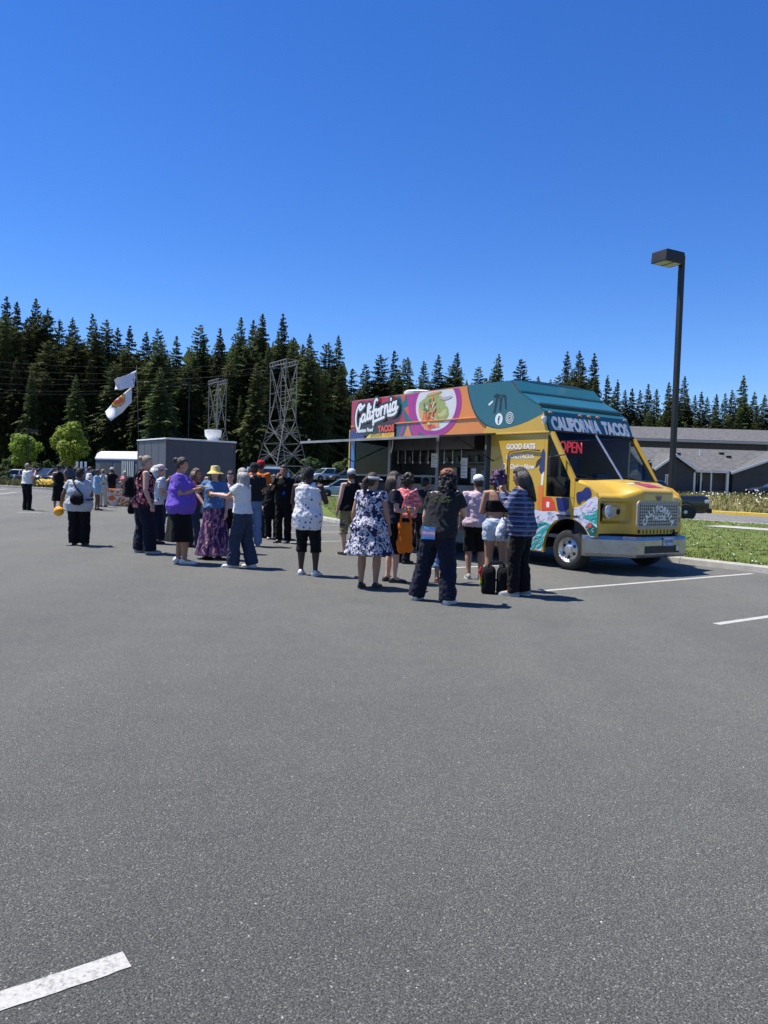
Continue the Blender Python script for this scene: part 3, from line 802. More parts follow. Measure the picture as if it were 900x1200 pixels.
def house_far():
    Y = 96; o = atY(830, 575, Y); gz = 1.0
    root = empty('long_grey_building', (o.x, Y, gz)); tag(root, 'long two storey dark building with pale grey shingled roof behind the house', 'building')
    X = lambda px: atY(px, 540, Y).x - o.x
    Z = lambda py, px=830, YY=Y: atY(px, py, YY).z - gz
    ze = Z(517, 830); zr = Z(504, 830, Y + 5)
    mb = MB(); mb.box((X(735), 0, -.5), (X(985), 10, ze - .02)); mb.build('wall', M_SIDE, root)
    for s in (0, 1):
        y0, y1 = (-.7, 5.0) if s == 0 else (10.7, 5.02)
        q = [Vector((X(730), y0, ze-.1)), Vector((X(992), y0, ze-.1)), Vector((X(992), y1, zr)), Vector((X(730), y1, zr))]
        mb = MB(); mb.add(q + [p + Vector((0,0,.2)) for p in q], [(3,2,1,0),(4,5,6,7),(0,1,5,4),(1,2,6,5),(2,3,7,6),(3,0,4,7)]); mb.build('roof', M_ROOF, root)
    MB().bar((X(730), -.78, ze - .1), (X(992), -.78, ze - .1), .1, .28).build('gutter', mat('grey_gutter', (.4,.4,.4), .5), root)
    MB().bar((X(897), -.9, 2), (X(897), -.9, ze - .25), .3, .3).build('downpipe', M_TRIM, root)
    for k in range(5):
        x = X(760 + k * 40); wz = MB(); wz.box((x, -.05, ze - 2.6), (x + 1.3, -.003, ze - 1.3)); w = wz.build('window', M_WIN, root)
        fr = MB(); 
        for a, b in (((x-.1,-.08,ze-2.7),(x,-.004,ze-1.2)), ((x+1.3,-.08,ze-2.7),(x+1.4,-.004,ze-1.2)), ((x,-.08,ze-1.3),(x+1.3,-.006,ze-1.2)), ((x,-.08,ze-2.7),(x+1.3,-.006,ze-2.6))): fr.box(a, b)
        fr.build('frame', M_SIDE, w)
house_far()
# ------------------------------------------------------------------ vehicles
M_TYRE = mat('tyre_rubber', (.018,.018,.018), .85, 0, .3, 12)
M_RIM = mat('alloy_rim', (.55,.56,.57), .3, .9, .15, 10)
M_BLK = mat('black_plastic', (.009,.009,.01), .6)
M_CHROME = mat('brushed_aluminium', (.62,.62,.61), .32, .85, .12, 5)
M_CGLASS = mat('car_window_glass', (.02,.026,.03), .06, 0, .2, 2, spec=.8)
M_HEAD = mat('headlamp_glass', (.6,.62,.63), .12, .3)
M_TAIL = mat('tail_lamp_red', (.4,.02,.015), .2)
def carpaint(name, c): return mat(name, c, .28, .15, .06, 3, coat=.7)
def wheel(parent, x, y, r, w, side, rim=None, holes=5):
    """side +1: outer face towards +Y"""
    t = empty_part('wheel', parent, (x, y, r))
    mb = MB(); h = w / 2
    mb.lathe([(r*.62, -h*.9), (r*.86, -h), (r*.97, -h*.8), (r, -h*.35), (r, h*.35), (r*.97, h*.8), (r*.86, h), (r*.62, h*.9)], axis='Y', n=28)
    mb.build('tyre', M_TYRE, t, smooth=40)
    mb = MB(); s = side
    mb.lathe([(r*.63, s*h*.88), (r*.6, s*h*.6), (r*.5, s*h*.35), (r*.42, s*h*.5), (r*.24, s*h*.62), (r*.2, s*h*.95), (r*.16, s*h*1.0), (.001, s*h*1.0)], axis='Y', n=24)
    mb.lathe([(r*.63, -s*h*.88), (.001, -s*h*.5)], axis='Y', n=24)
    rm = mb.build('rim', rim or M_RIM, t, smooth=40)
    mb = MB()
    for k in range(holes):
        a = 6.283 * k / holes; cx, cz = r*.36*math.sin(a), r*.36*math.cos(a)
        mb.lathe([(r*.085, s*h*.52), (r*.085, s*h*.66), (.001, s*h*.665)], (cx, 0, cz), 'Y', 10)
    mb.build('rim_hole', M_BLK, t)
    return t
def empty_part(name, parent, loc):
    o = bpy.data.objects.new(name, None); o.empty_display_size = .1; COL.objects.link(o); o.parent = parent; o.location = loc
    return o
def car(name, label, loc, rz, paint, kind='suv', group=None, cat='car'):
    L, W, Hh, belt, hood, wb, wr = {'suv': (4.6, 1.86, 1.7, 1.05, 1.0, 2.7, .36), 'sedan': (4.7, 1.82, 1.46, .92, .86, 2.75, .33), 'hatch': (4.1, 1.76, 1.52, .95, .92, 2.55, .32), 'pickup': (5.7, 2.0, 1.92, 1.2, 1.24, 3.6, .42)}[kind]
    root = empty(name, loc, rz); tag(root, label, cat, group)
    hw = W / 2; f = L / 2; clr = .24 if kind != 'pickup' else .38
    def ring(x, zb, zt, w, tum=.06):
        return [Vector((x, -w*.94, zb)), Vector((x, w*.94, zb)), Vector((x, w, zb+.18)), Vector((x, w, zt-.25)), Vector((x, w-tum*.4, zt-.07)), Vector((x, w-tum*2, zt)), Vector((x, -w+tum*2, zt)), Vector((x, -w+tum*.4, zt-.07)), Vector((x, -w, zt-.25)), Vector((x, -w, zb+.18))]
    st = [(-f, clr+.2, belt-.12, hw*.86), (-f+.1, clr+.05, belt, hw*.95), (-f+.6, clr, belt+.02, hw), (0, clr, belt, hw), (f*.42, clr, belt-.01, hw), (f-.75, clr, hood, hw), (f-.25, clr+.02, hood-.08, hw*.96), (f-.04, clr+.1, hood-.22, hw*.88), (f, clr+.18, hood-.35, hw*.8)]
    if kind == 'pickup':
        st = [(-f, clr+.15, belt-.05, hw*.97), (-f+.08, clr, belt, hw), (0, clr, belt, hw), (f*.3, clr, belt, hw), (f-.3, clr, hood, hw), (f-.08, clr+.05, hood-.06, hw*.97), (f, clr+.12, hood-.2, hw*.94)]
    mb = MB(); mb.loft([ring(*s) for s in st]); mb.build('body', paint, root, smooth=35)
    if kind == 'pickup': cab = [(-.75, 0), (-.62, 1), (.75, 1), (1.45, 0)]
    elif kind == 'sedan': cab = [(-f+.55, 0), (-f+1.25, 1), (f*.1, 1), (f*.48, 0)]
    elif kind == 'hatch': cab = [(-f+.12, 0), (-f+.55, 1), (f*.12, 1), (f*.56, 0)]
    else: cab = [(-f+.12, 0), (-f+.4, 1), (f*.12, 1), (f*.5, 0)]
    w0, w1 = hw - .07, hw - .25
    zb, zr = belt - .04, Hh
    def cr(x, t): 
        w = w0 + (w1 - w0) * t; z = zb + (zr - .06 - zb) * t
        return [Vector((x, -w, z)), Vector((x, w, z))]
    (xa, _), (xb, _), (xc, _), (xd, _) = cab
    zt = zr - .06
    g = MB()
    V = [(xa,-w0,zb),(xa,w0,zb),(xd,w0,zb),(xd,-w0,zb),(xb,-w1,zt),(xb,w1,zt),(xc,w1,zt),(xc,-w1,zt)]
    g.add(V, [(0,3,2,1),(4,5,6,7),(0,1,5,4),(1,2,6,5),(2,3,7,6),(3,0,4,7)]); g.build('window', M_CGLASS, root, bevel=.03)
    rf = MB(); rf.loft([[Vector((xb-.1, -w1-.03, zt-.04)), Vector((xb-.1, w1+.03, zt-.04)), Vector((xb-.06, w1-.08, zr-.02)), Vector((xb-.06, -w1+.08, zr-.02))], [Vector((xb+.2, -w1-.03, zt)), Vector((xb+.2, w1+.03, zt)), Vector((xb+.2, w1-.12, zr)), Vector((xb+.2, -w1+.12, zr))], [Vector((xc-.1, -w1-.03, zt)), Vector((xc-.1, w1+.03, zt)), Vector((xc-.1, w1-.12, zr)), Vector((xc-.1, -w1+.12, zr))], [Vector((xc+.08, -w1-.03, zt-.05)), Vector((xc+.08, w1+.03, zt-.05)), Vector((xc+.04, w1-.1, zr-.03)), Vector((xc+.04, -w1+.1, zr-.03))]])
    rf.build('roof', paint, root, smooth=40)
    for s in (-1, 1):
        for p, q in (((xa, s*(w0+.004), zb), (xb, s*(w1+.012), zt)), ((xd, s*(w0+.004), zb), (xc, s*(w1+.012), zt)), (((xa+xd)/2-.1, s*(w0+.01), zb), ((xb+xc)/2-.1, s*(w1+.014), zt))):
            MB().bar(p, q, .07, .05).build('pillar', paint, root)
        MB().box((f*.4, s*hw if s > 0 else s*hw-.18, belt+.02), (f*.4+.1, s*hw+.18 if s > 0 else s*hw, belt+.17)).build('mirror', paint, root, bevel=.03)
        mb = MB(); mb.box((f-.22, s*hw*.84 - .16, hood-.36), (f-.012, s*hw*.84 + .1, hood-.2)); mb.build('headlight', M_HEAD, root, bevel=.03)
        mb = MB(); mb.box((-f-.01, s*hw*.8 - .12, belt-.3), (-f+.16, s*hw*.8 + .13, belt-.08)); mb.build('tail_light', M_TAIL, root, bevel=.03)
        for x in (-wb/2, wb/2):
            wheel(root, x, s*(hw-.075), wr, .23, s)
            MB().lathe([(wr*1.14, s*(hw+.003)), (.001, s*(hw+.003))], (x, 0, wr*1.02), 'Y', 20).build('wheel_arch', M_BLK, root)
    mb = MB(); mb.box((f-.12, -hw*.5, hood-.42), (f+.012, hw*.5, hood-.22)); mb.build('grille', M_BLK, root, bevel=.02)
    if kind == 'pickup':
        mb = MB(); mb.box((f-.1, -hw*.97, clr+.02), (f+.13, hw*.97, clr+.24)); mb.build('bumper', M_BLK, root, bevel=.04)
        mb = MB(); mb.box((f-.02, -hw*.7, hood-.3), (f+.03, hw*.7, hood-.26)); mb.build('grille_bar', M_CHROME, root)
    return root
P_WHITE = carpaint('white_paint', (.62,.63,.64)); P_BLACK = carpaint('black_paint', (.012,.012,.015)); P_SILV = carpaint('silver_blue_paint', (.32,.37,.42))
P_GREY = carpaint('dark_grey_paint', (.06,.065,.075)); P_NAVY = carpaint('navy_paint', (.02,.03,.06)); P_PALE = carpaint('pale_blue_paint', (.35,.45,.52))
def place(x, Y, z=0): p = atY(x, 560, Y); return (p.x, Y, z)
G1 = 'cars parked behind the planting strip'
car('parked_car', 'white sedan parked behind the rounded bush and planting strip', place(17, 86), math.radians(205), P_WHITE, 'sedan', G1)
car('parked_car', 'black sport utility car parked behind the yellow flowers, next to the white sedan', place(44, 84), math.radians(240), P_BLACK, 'suv', G1)
car('parked_car', 'dark grey sport utility car between two black cars behind yellow flowers', place(59, 83), math.radians(243), P_GREY, 'suv', G1)
car('parked_car', 'black car parked under the larger lime green tree', place(75, 82), math.radians(245), P_BLACK, 'suv', G1)
car('parked_car', 'navy car half hidden behind the white accessible parking signs', place(107, 84), math.radians(240), P_NAVY, 'suv', G1)
G2 = 'cars parked on the bank under the firs'
zb = 1.12
car('parked_car', 'black sedan on the bank beside the larger lattice tower', place(367, 98, zb), math.radians(215), P_BLACK, 'sedan', G2)
car('parked_car', 'pale blue sport utility car on the bank, standing higher than its neighbours', place(382, 97, zb), math.radians(215), P_PALE, 'suv', G2)
car('parked_car', 'dark grey sedan on the bank next to the truck rear corner', place(403, 97, zb), math.radians(210), P_GREY, 'sedan', G2)
sc = gnd(401, 583.5)
car('hatchback', 'silver blue hatchback driving on the road behind the grass island', (sc.x, sc.y, 0), math.radians(187), P_SILV, 'hatch')
pk = gnd(812, 610)
car('pickup_truck', 'black pickup with its nose beyond the yellow truck hood', (pk.x - 2.0, pk.y + .95, 0), math.radians(-18), P_BLACK, 'pickup', cat='pickup')
car('parked_car', 'dark car mostly out of view beside the grey house', (atY(912, 585, 64).x, 64, 1.05), math.radians(180), P_BLACK, 'sedan')
pp = gnd(300, 606)
car('pickup_truck', 'pale blue pickup standing behind the orange shirt and red cap', (pp.x - .1, pp.y + 3.2, 0), math.radians(98), P_PALE, 'pickup', cat='pickup')

# ------------------------------------------------------------------ grey food trailer with roof fan
M_TRG = mat('grey_trailer_panel', (.066,.072,.084), .5, .05, .08, 2)
M_TRW = mat('white_trailer_trim', (.7,.7,.69), .4)
def trailer():
    W, Ln, Ht, z0 = 2.55, 2.9, 2.72, .5
    c = atY(194, 560, 26.2)
    root = empty('food_trailer', (c.x, 26.2, 0), ANG_E); tag(root, 'grey box food trailer with a white round fan on its roof', 'trailer')
    MB().box((0, 0, z0), (W, Ln, Ht-.06)).build('body', M_TRG, root, bevel=.03)
    MB().box((-.04, -.04, Ht-.055), (W+.04, Ln+.04, Ht)).build('roof', M_TRW, root, bevel=.015)
    for a, b in (((-.015,-.015,z0-.06),(.03,.03,Ht-.06)), ((W-.03,-.015,z0-.06),(W+.015,.03,Ht-.06)), ((-.015,Ln-.03,z0-.06),(.03,Ln+.015,Ht-.06))):
        MB().box(a, b).build('corner_trim', M_TRG, root)
    for k in range(1, 4): MB().box((W*k/4-.012, -.006, z0+.02), (W*k/4+.012, -.0005, Ht-.08)).build('panel_seam', M_TRG, root); MB().box((-.006, Ln*k/4-.012, z0+.02), (-.0005, Ln*k/4+.012, Ht-.08)).build('panel_seam', M_TRG, root)
    for x in (.12, W-.12): MB().box((x-.05, -.02, Ht-.2), (x+.05, -.001, Ht-.16)).build('marker_lamp', M_TAIL, root)
    MB().box((W*.62, -.012, z0+.25), (W*.9, -.0065, z0+.85)).build('access_panel', M_TRG, root)
    f = MB(); f.lathe([(.2, Ht+.001), (.2, Ht+.1), (.29, Ht+.2), (.31, Ht+.4), (.28, Ht+.41), (.25, Ht+.25), (.001, Ht+.24)], (W*.80, .8, 0), 'Z', 20); f.build('roof_fan', M_TRW, root, smooth=40)
    for y in (1.3, 2.2):
        for x, s in ((.12, -1), (W-.12, 1)):
            t = wheel2(root, x, y, .34, .22, s)
    MB().bar((W*.3, -.02, z0+.05), (W*.5, -1.3, z0), .1).build('tongue', M_BLK, root); MB().bar((W*.7, -.02, z0+.05), (W*.5, -1.3, z0), .1).build('tongue', M_BLK, root)
    mb = MB(); mb.tube([(W*.5, -1.2, 0), (W*.5, -1.2, z0+.2)], .04, 8); mb.build('jack_stand', M_BLK, root)
def wheel2(parent, x, y, r, w, side):
    t = empty_part('wheel', parent, (x, y, r)); mb = MB(); h = w/2
    mb.lathe([(r*.6, -h), (r*.95, -h*.9), (r, 0), (r*.95, h*.9), (r*.6, h)], axis='X', n=22); mb.build('tyre', M_TYRE, t, smooth=40)
    mb = MB(); mb.lathe([(r*.61, side*h*.9), (r*.4, side*h*.4), (.001, side*h*.7)], axis='X', n=16); mb.lathe([(r*.61, -side*h*.9), (.001, -side*h*.8)], axis='X', n=16); mb.build('rim', M_RIM, t, smooth=40)
    return t
trailer()
# white rounded trailer beyond
def round_trailer():
    c = atY(112, 560, 38); d = atY(172, 560, 36)
    v = Vector((d.x - c.x, -2.0, 0)); ln = v.length; rz = math.atan2(v.y, v.x)
    root = empty('rounded_trailer', (c.x, 38, 0), rz); tag(root, 'white topped trailer with rounded roof edge and dark side, beside the grey trailer', 'trailer')
    Ht = 2.45; prof = [(0, .5), (2.2, .5), (2.2, Ht-.35), (2.08, Ht-.12), (1.85, Ht), (.35, Ht), (.12, Ht-.12), (0, Ht-.35)]
    mb = MB(); mb.prism(prof, 0, ln, plane='YZ'); mb.build('body', M_TRG, root, smooth=30)
    mb = MB(); cap = [(-.02, Ht-.36), (.1, Ht-.1), (.34, Ht+.02), (1.86, Ht+.02), (2.1, Ht-.1), (2.22, Ht-.36), (2.23, Ht-.3), (2.11, Ht-.06), (1.86, Ht+.06), (.34, Ht+.06), (.09, Ht-.06), (-.03, Ht-.3)]
    mb.prism(cap, -.03, ln+.03, plane='YZ'); mb.build('roof', M_TRW, root, smooth=30)
    for x0, x1 in ((.35, 1.25), (1.45, 1.95)): MB().box((x0, -.02, 1.1), (x1, -.003, 1.95)).build('panel', mat('dark_panel', (.04,.045,.055), .3), root)
    for i in range(7): MB().box((1.98 + i*.13, -.03, .55), (2.04 + i*.13, -.004, Ht-.4)).build('rib', M_CHROME, root)
    for x in (ln*.4, ln*.55):
        for y, s in ((.13, -1), (2.07, 1)): wheel(root, x, y, .34, .22, s)
    MB().bar((-.02, 1.1, .55), (-1.1, 1.1, .45), .1).build('tongue', M_BLK, root); MB().tube([(-1.0, 1.1, 0), (-1.0, 1.1, .6)], .04, 8).build('jack_stand', M_BLK, root)
round_trailer()
# ------------------------------------------------------------------ the food truck
def tpaint(n, c): return mat(n, c, .33, .0, .06, 1.5, coat=.35)
T_YEL = tpaint('truck_yellow', (.56,.35,.035)); T_TEAL = tpaint('truck_teal', (.02,.12,.15)); T_ORG = tpaint('truck_orange', (.66,.22,.035))
T_RED = tpaint('truck_crimson', (.40,.018,.05)); T_MAG = tpaint('print_magenta', (.4,.02,.2)); T_WHT = tpaint('print_white', (.78,.78,.76))
T_BLK = tpaint('print_black', (.012,.014,.014)); T_GRN = tpaint('print_deep_green', (.01,.12,.1)); T_NAVY = tpaint('print_navy', (.015,.025,.15))
T_LTEAL = tpaint('print_light_teal', (.04,.36,.36)); T_LIL = tpaint('print_pale_lilac', (.56,.57,.72)); T_FIRE = tpaint('print_fire_red', (.68,.07,.03))
T_BLUE = tpaint('print_blue', (.02,.14,.42)); T_OLV = tpaint('print_avocado', (.32,.36,.1)); T_TOR = tpaint('print_tortilla', (.62,.34,.12)); T_SAL = tpaint('print_salsa', (.72,.2,.04)); T_BOWL = tpaint('print_bowl', (.62,.63,.62))
T_STEEL = mat('kitchen_steel', (.2,.205,.21), .42, .5, .2, 3); T_INT = mat('interior_grey', (.16,.165,.17), .6); T_BUMP = mat('bumper_steel', (.36,.365,.37), .28, .9, .15, 4)
T_GLASS = glass('windscreen_glass', (.86,.9,.88), .02, 1.28)
T_DOORG = glass('door_glass', (.72,.75,.75), .03, 1.22)

ta = math.radians(-54.8); TO = gnd(663, 668)
truck = empty('food_truck', (TO.x, TO.y, 0), ta)
tag(truck, 'colourful yellow and teal food truck with its serving flap raised', 'food truck')
W = 2.4
def tb(mb, name, m, parent=truck, **kw): return mb.build(name, m, parent, **kw)
tb(MB().box((-7.2, .25, .42), (.6, W-.25, .56)), 'chassis', M_BLK)
tb(MB().box((-7.2, .06, .56), (-.1, W-.06, .62)), 'floor', T_INT)
# --- near side wall, as separate sheet panels
TH = .05
def arch(cx, cz, r, a0, a1, n=14): return [(cx + r*math.cos(math.radians(a0+(a1-a0)*i/n)), cz + r*math.sin(math.radians(a0+(a1-a0)*i/n))) for i in range(n+1)]
upper = [(-7.25, 2.49), (-.50, 2.49), (-.66, 2.86), (-.84, 3.0), (-1.30, 3.26), (-1.54, 3.50), (-2.5, 3.51), (-7.25, 3.48)]
zskirt = .27
lowerp = [(-7.25, zskirt), (-5.32, zskirt)] + arch(-4.75, .36, .56, 189, -9)[0:] + [(-1.98, zskirt), (-1.98, 1.08), (-7.25, 1.08)]
lowerp = [(-7.25, zskirt), (-5.3, zskirt)] + arch(-4.75, .36, .56, 180, 0) + [(-4.19, zskirt), (-1.98, zskirt), (-1.98, 1.08), (-7.25, 1.08)]
cabp = [(-1.975, zskirt), (-.56, zskirt)] + arch(0, .36, .56, 180, 125) + [(-.62, .83), (-.62, 2.485), (-1.975, 2.485)]
cabp = [(-1.975, zskirt), (-.62, zskirt), (-.62, 2.485), (-1.975, 2.485)]
for side in (0, 1):
    y0, y1 = (0, TH) if side == 0 else (W-TH, W)
    tb(MB().prism(upper, y0, y1), 'upper_side_panel', T_ORG if side == 0 else T_TEAL)
    if side == 0: tb(MB().prism(lowerp, y0, y1), 'lower_side_panel', T_GRN)
    else: tb(MB().prism([(-7.25, zskirt), (-5.3, zskirt)] + arch(-4.75, .36, .56, 180, 0) + [(-4.19, zskirt), (-1.98, zskirt), (-1.98, 2.485), (-7.25, 2.485)], y0, y1), 'side_panel', T_ORG)
    tb(MB().prism(cabp, y0, y1), 'cab_side_panel', T_YEL)
    # door with window opening, arch cut below
    ap0, ap1 = (-.47, 2.485), (.07, 1.60)
    door = [(-.615, zskirt), (-.56, zskirt)] + arch(0, .36, .56, 180, 78, 12) + [(.115, 1.3), (-.615, 1.3)]
    tb(MB().prism(door, y0, y1), 'door', T_YEL)
    tb(MB().prism([(-.615, 1.3), (-.55, 1.3), (-.55, 2.42), (-.45, 2.42), (-.43, 2.485), (-.615, 2.485)], y0, y1), 'door_post', T_YEL)
    tb(MB().prism([(-.53, 2.485), (-.43, 2.485), (.13, 1.62), (.13, 1.3), (.03, 1.3), (.03, 1.6)], y0-.004 if side == 0 else y0, y1 if side == 0 else y1+.004), 'windscreen_pillar', T_YEL)
    tb(MB().prism([(-.548, 1.302), (.028, 1.302), (.028, 1.6), (-.47, 2.415), (-.548, 2.415)], y0+.02, y0+.028), 'door_window', T_DOORG)
    fend = arch(0, .36, .56, 78, 8, 10) + [(.62, .44), (.66, .72), (.66, 1.30), (.60, 1.40), (.45, 1.51), (.135, 1.585), (.135, 1.0)]
    fend = arch(0, .36, .56, 77, 27, 10) + [(.63, .63), (.66, .72), (.66, 1.30), (.60, 1.40), (.45, 1.51), (.137, 1.585)]
    tb(MB().prism(fend, y0, y1), 'fender', T_YEL)
    # wheel wells
    for cx in (0, -4.75):
        rr = arch(cx, .36, .565, 0, 180, 16)
        mb = MB(); a, b = (TH+.002, .75) if side == 0 else (W-.75, W-TH-.002)
        mb.loft([[Vector((x, a, z)) for x, z in rr], [Vector((x, b, z)) for x, z in rr]], cap=False, closed=False)
        tb(mb, 'wheel_well', M_BLK)
# rear end, roof, rear post colours
tb(MB().box((-7.25, TH+.001, zskirt), (-7.2, W-TH-.001, 3.47)), 'rear_panel', T_RED)
roof = MB()
ring = lambda x, z: [Vector((x, .001, z-.05)), Vector((x, W-.001, z-.05)), Vector((x, W-.001, z)), Vector((x, W*.75, z+.05)), Vector((x, W*.25, z+.05)), Vector((x, .001, z))]
roof.loft([ring(-7.25, 3.487), ring(-2.5, 3.517), ring(-1.545, 3.507)]); tb(roof, 'roof', T_TEAL, smooth=30)
# stepped front fairing
def slope(name, a, b, m, y0=.0, y1=W, th=.04):
    (xa, za), (xb, zb) = a, b; n = Vector((zb-za, 0, xa-xb)).normalized()
    if n.z < 0: n = -n
    p = [Vector((xa, y0, za)), Vector((xa, y1, za)), Vector((xb, y1, zb)), Vector((xb, y0, zb))]
    mb = MB(); mb.add([q - n*th for q in p] + p, [(3,2,1,0),(4,5,6,7),(0,1,5,4),(1,2,6,5),(2,3,7,6),(3,0,4,7)]); return tb(mb, name, m)
slope('fairing', (-1.54, 3.515), (-1.30, 3.275), T_TEAL); slope('fairing', (-1.36, 3.30), (-.82, 3.015), T_TEAL, -.002, W+.002); slope('fairing', (-.90, 3.03), (-.655, 2.875), T_TEAL, -.004, W+.004)
slope('header_panel', (-.66, 2.875), (-.50, 2.50), T_TEAL, -.003, W+.003)
for z, x in ((3.02, -.80), (3.28, -1.29)): tb(MB().bar((x, .0, z), (x, W, z), .03, .03), 'fairing_lip', T_TEAL)
# mouldings along the side
tb(MB().box((-7.25, -.022, 2.82), (-.66, -.001, 2.85)), 'side_moulding', T_ORG, bevel=.008)
tb(MB().box((-1.975, -.035, 2.46), (-.50, -.001, 2.50)), 'drip_rail', T_YEL, bevel=.01)
# --- serving window opening: posts, sill, interior kitchen
tb(MB().box((-7.25, 0, 1.082), (-7.06, TH, 2.488)), 'rear_post', T_BLUE)
tb(MB().box((-7.30, -.02, 1.0), (-7.252, TH, 2.75)), 'rear_edge_trim', T_YEL)
tb(MB().box((-2.06, .003, 1.082), (-1.977, TH, 2.488)), 'window_post', T_YEL)
for x in (-5.55, -3.75): tb(MB().box((x-.05, .004, 1.082), (x+.05, TH, 2.488)), 'window_post', T_STEEL)
tb(MB().box((-7.06, .006, 1.60), (-5.60, .03, 1.64)), 'window_rail', T_STEEL); tb(MB().box((-5.50, .006, 1.60), (-3.80, .03, 1.64)), 'window_rail', T_STEEL)
tb(MB().box((-7.06, .012, 1.64), (-5.60, .018, 2.46)), 'serving_glass', glass('serving_window_glass', (.6,.62,.62), .05, 1.12))
tb(MB().box((-7.0, -.36, 1.03), (-2.05, -.001, 1.075)), 'serving_shelf', T_STEEL, bevel=.01)
tb(MB().box((-7.195, .055, .63), (-7.18, 1.54, 3.3)), 'kitchen_end_wall', T_STEEL)
tb(MB().box((-7.178, 1.55, .63), (-2.3, 1.58, 3.3)), 'kitchen_wall', T_STEEL)
tb(MB().box((-7.1, .62, .62), (-2.6, 1.5, 1.45)), 'cooking_counter', T_STEEL, bevel=.01)
tb(MB().box((-6.4, .75, 2.25), (-3.4, 1.54, 2.8)), 'exhaust_hood', T_STEEL, bevel=.01)
tb(MB().box((-2.3, .06, .62), (-2.26, W-.06, 3.4)), 'bulkhead', T_INT)
for x, h in ((-6.6, .3), (-5.2, .22), (-4.3, .4), (-3.1, .35)): tb(MB().box((x, .7, 1.451), (x+.4, 1.1, 1.451+h)), 'kitchen_pan', T_STEEL, bevel=.02)
tb(MB().box((-6.9, 1.2, 1.95), (-2.5, 1.5, 1.98)), 'kitchen_shelf', T_STEEL)
rk = random.Random(12)
for k_ in range(12):
    x = -6.8 + .36*k_ + rk.uniform(-.08, .08); r_ = rk.uniform(.04, .07); h_ = rk.uniform(.12, .24)
    q = MB(); q.lathe([(r_, 1.981), (r_, 1.981+h_*.8), (r_*.6, 1.981+h_*.9), (r_*.6, 1.981+h_), (.001, 1.981+h_)], (x, 1.32, 0), 'Z', 12); tb(q, 'kitchen_jar', rk.choice([T_STEEL, T_INT, T_STEEL, T_GRN, T_INT]), smooth=40)
for k_ in range(9):
    x = -6.2 + .3*k_; q = MB(); q.tube([(x, .74, 2.24), (x, .74, 2.0)], .008, 6); q.sphere((x, .74, 1.96), (.035, .012, .05), 8, 6); tb(q, 'hanging_ladle', M_CHROME)
M_PAPER = mat('menu_paper', (.7,.7,.68), .8)
for x, z, w, h in ((-3.95, 1.82, .22, .3), (-2.95, 1.60, .2, .42), (-2.62, 1.5, .14, .3)):
    t = MB(); t.box((x, .0, z), (x+w, .003, z+h)); p = tb(t, 'menu_sheet', M_PAPER)
    t = MB()
    for k in range(5): t.box((x+.02, -.002, z+h*(.12+.16*k)), (x+w*(.9 if k % 2 else .7), -.0003, z+h*(.12+.16*k)+.012))
    t.build('print_line', mat('print_grey', (.2,.2,.2), .8), p)
# flap
zf, vo = 2.47, -1.46
fl = MB(); ru = lambda u: [Vector((u, -.03, zf)), Vector((u, -.03, zf+.035)), Vector((u, vo, 2.375)), Vector((u, vo, 2.34))]
fl.loft([ru(-7.2), ru(-1.9)]); flap = tb(fl, 'serving_flap', mat('flap_underside', (.09,.092,.095), .6))
e = MB(); e.bar((-7.21, vo-.012, 2.357), (-1.89, vo-.012, 2.357), .02, .05); e.build('flap_edge', M_GALV, flap)
for u in (-7.1, -1.98):
    s = MB(); s.tube([(u, .0, 1.95), (u, -1.0, 2.385)], .013, 8); s.build('gas_strut', M_BLK, flap)
w = MB(); w.tube([(-4.72, -.5, 2.40), (-4.73, -.5, 2.25), (-4.78, -.5, 2.12)], .014, 6); w.build('hanging_cord', T_WHT, flap)
w = MB(); w.tube([(-7.0, -1.35, 2.365), (-7.0, -1.35, 2.44)], .035, 8); w.build('flap_knob', M_CHROME, flap)
# roof vent
v = MB(); v.lathe([(.35, 3.49), (.35, 3.6), (.3, 3.63), (.001, 3.64)], (-5.2, .55, 0), 'Z', 20); tb(v, 'roof_vent', M_TRW, smooth=40)

# --- nose: hood, fenders and grille surround as one sculpted skin
def sm(a, b, x): t = max(0., min(1., (x-a)/(b-a))); return t*t*(3-2*t)
NV, rows = 97, []
for j in range(NV):
    v = W * j / (NV-1); c = min(v, W - v); b = sm(.46, .80, c); ed = sm(0, .10, c)
    ub = .135 + .10 * sm(0, 1.2, c)                          # base of windscreen
    uf = .645 + .02 * ed + .09 * sm(.1, .6, c) + .24 * b     # nose outline in plan
    zt = 1.30 + .02 * ed + .115 * b                           # front edge height
    zb = 1.575 + .045 * ed + .03 * sm(.3, 1.2, c)
    pts = []
    for i in range(13):
        t = i / 12; u = ub + (uf - .09 - ub) * t
        z = zb + (zt + .055 - zb) * (t ** 1.45); pts.append([u, z])
    for a in (20, 45, 70, 90): pts.append([uf - .09 + .09*math.sin(math.radians(a)), zt - .035 + .09*math.cos(math.radians(a))])
    for i in range(1, 25):
        z = zt - .035 - (zt - .035 - .70) * i / 24
        u = uf + .012 * math.sin(math.pi * i / 24)
        pk = sm(.06, .085, c) * (1 - sm(.60, .64, c)) * sm(.885, .905, z) * (1 - sm(1.235, 1.255, z))
        u -= .085 * pk
        pts.append([u, z])
    rows.append([Vector((u, v, z)) for u, z in pts])
mb = MB(); n = len(rows[0]); mb.add([p for r_ in rows for p in r_], [(i*n+j, i*n+j+1, (i+1)*n+j+1, (i+1)*n+j) for i in range(NV-1) for j in range(n-1)])
hood = tb(mb, 'hood', T_YEL, smooth=45)
tb(MB().box((.1, .06, .62), (.60, W-.06, 1.22)), 'engine_bay', M_BLK)
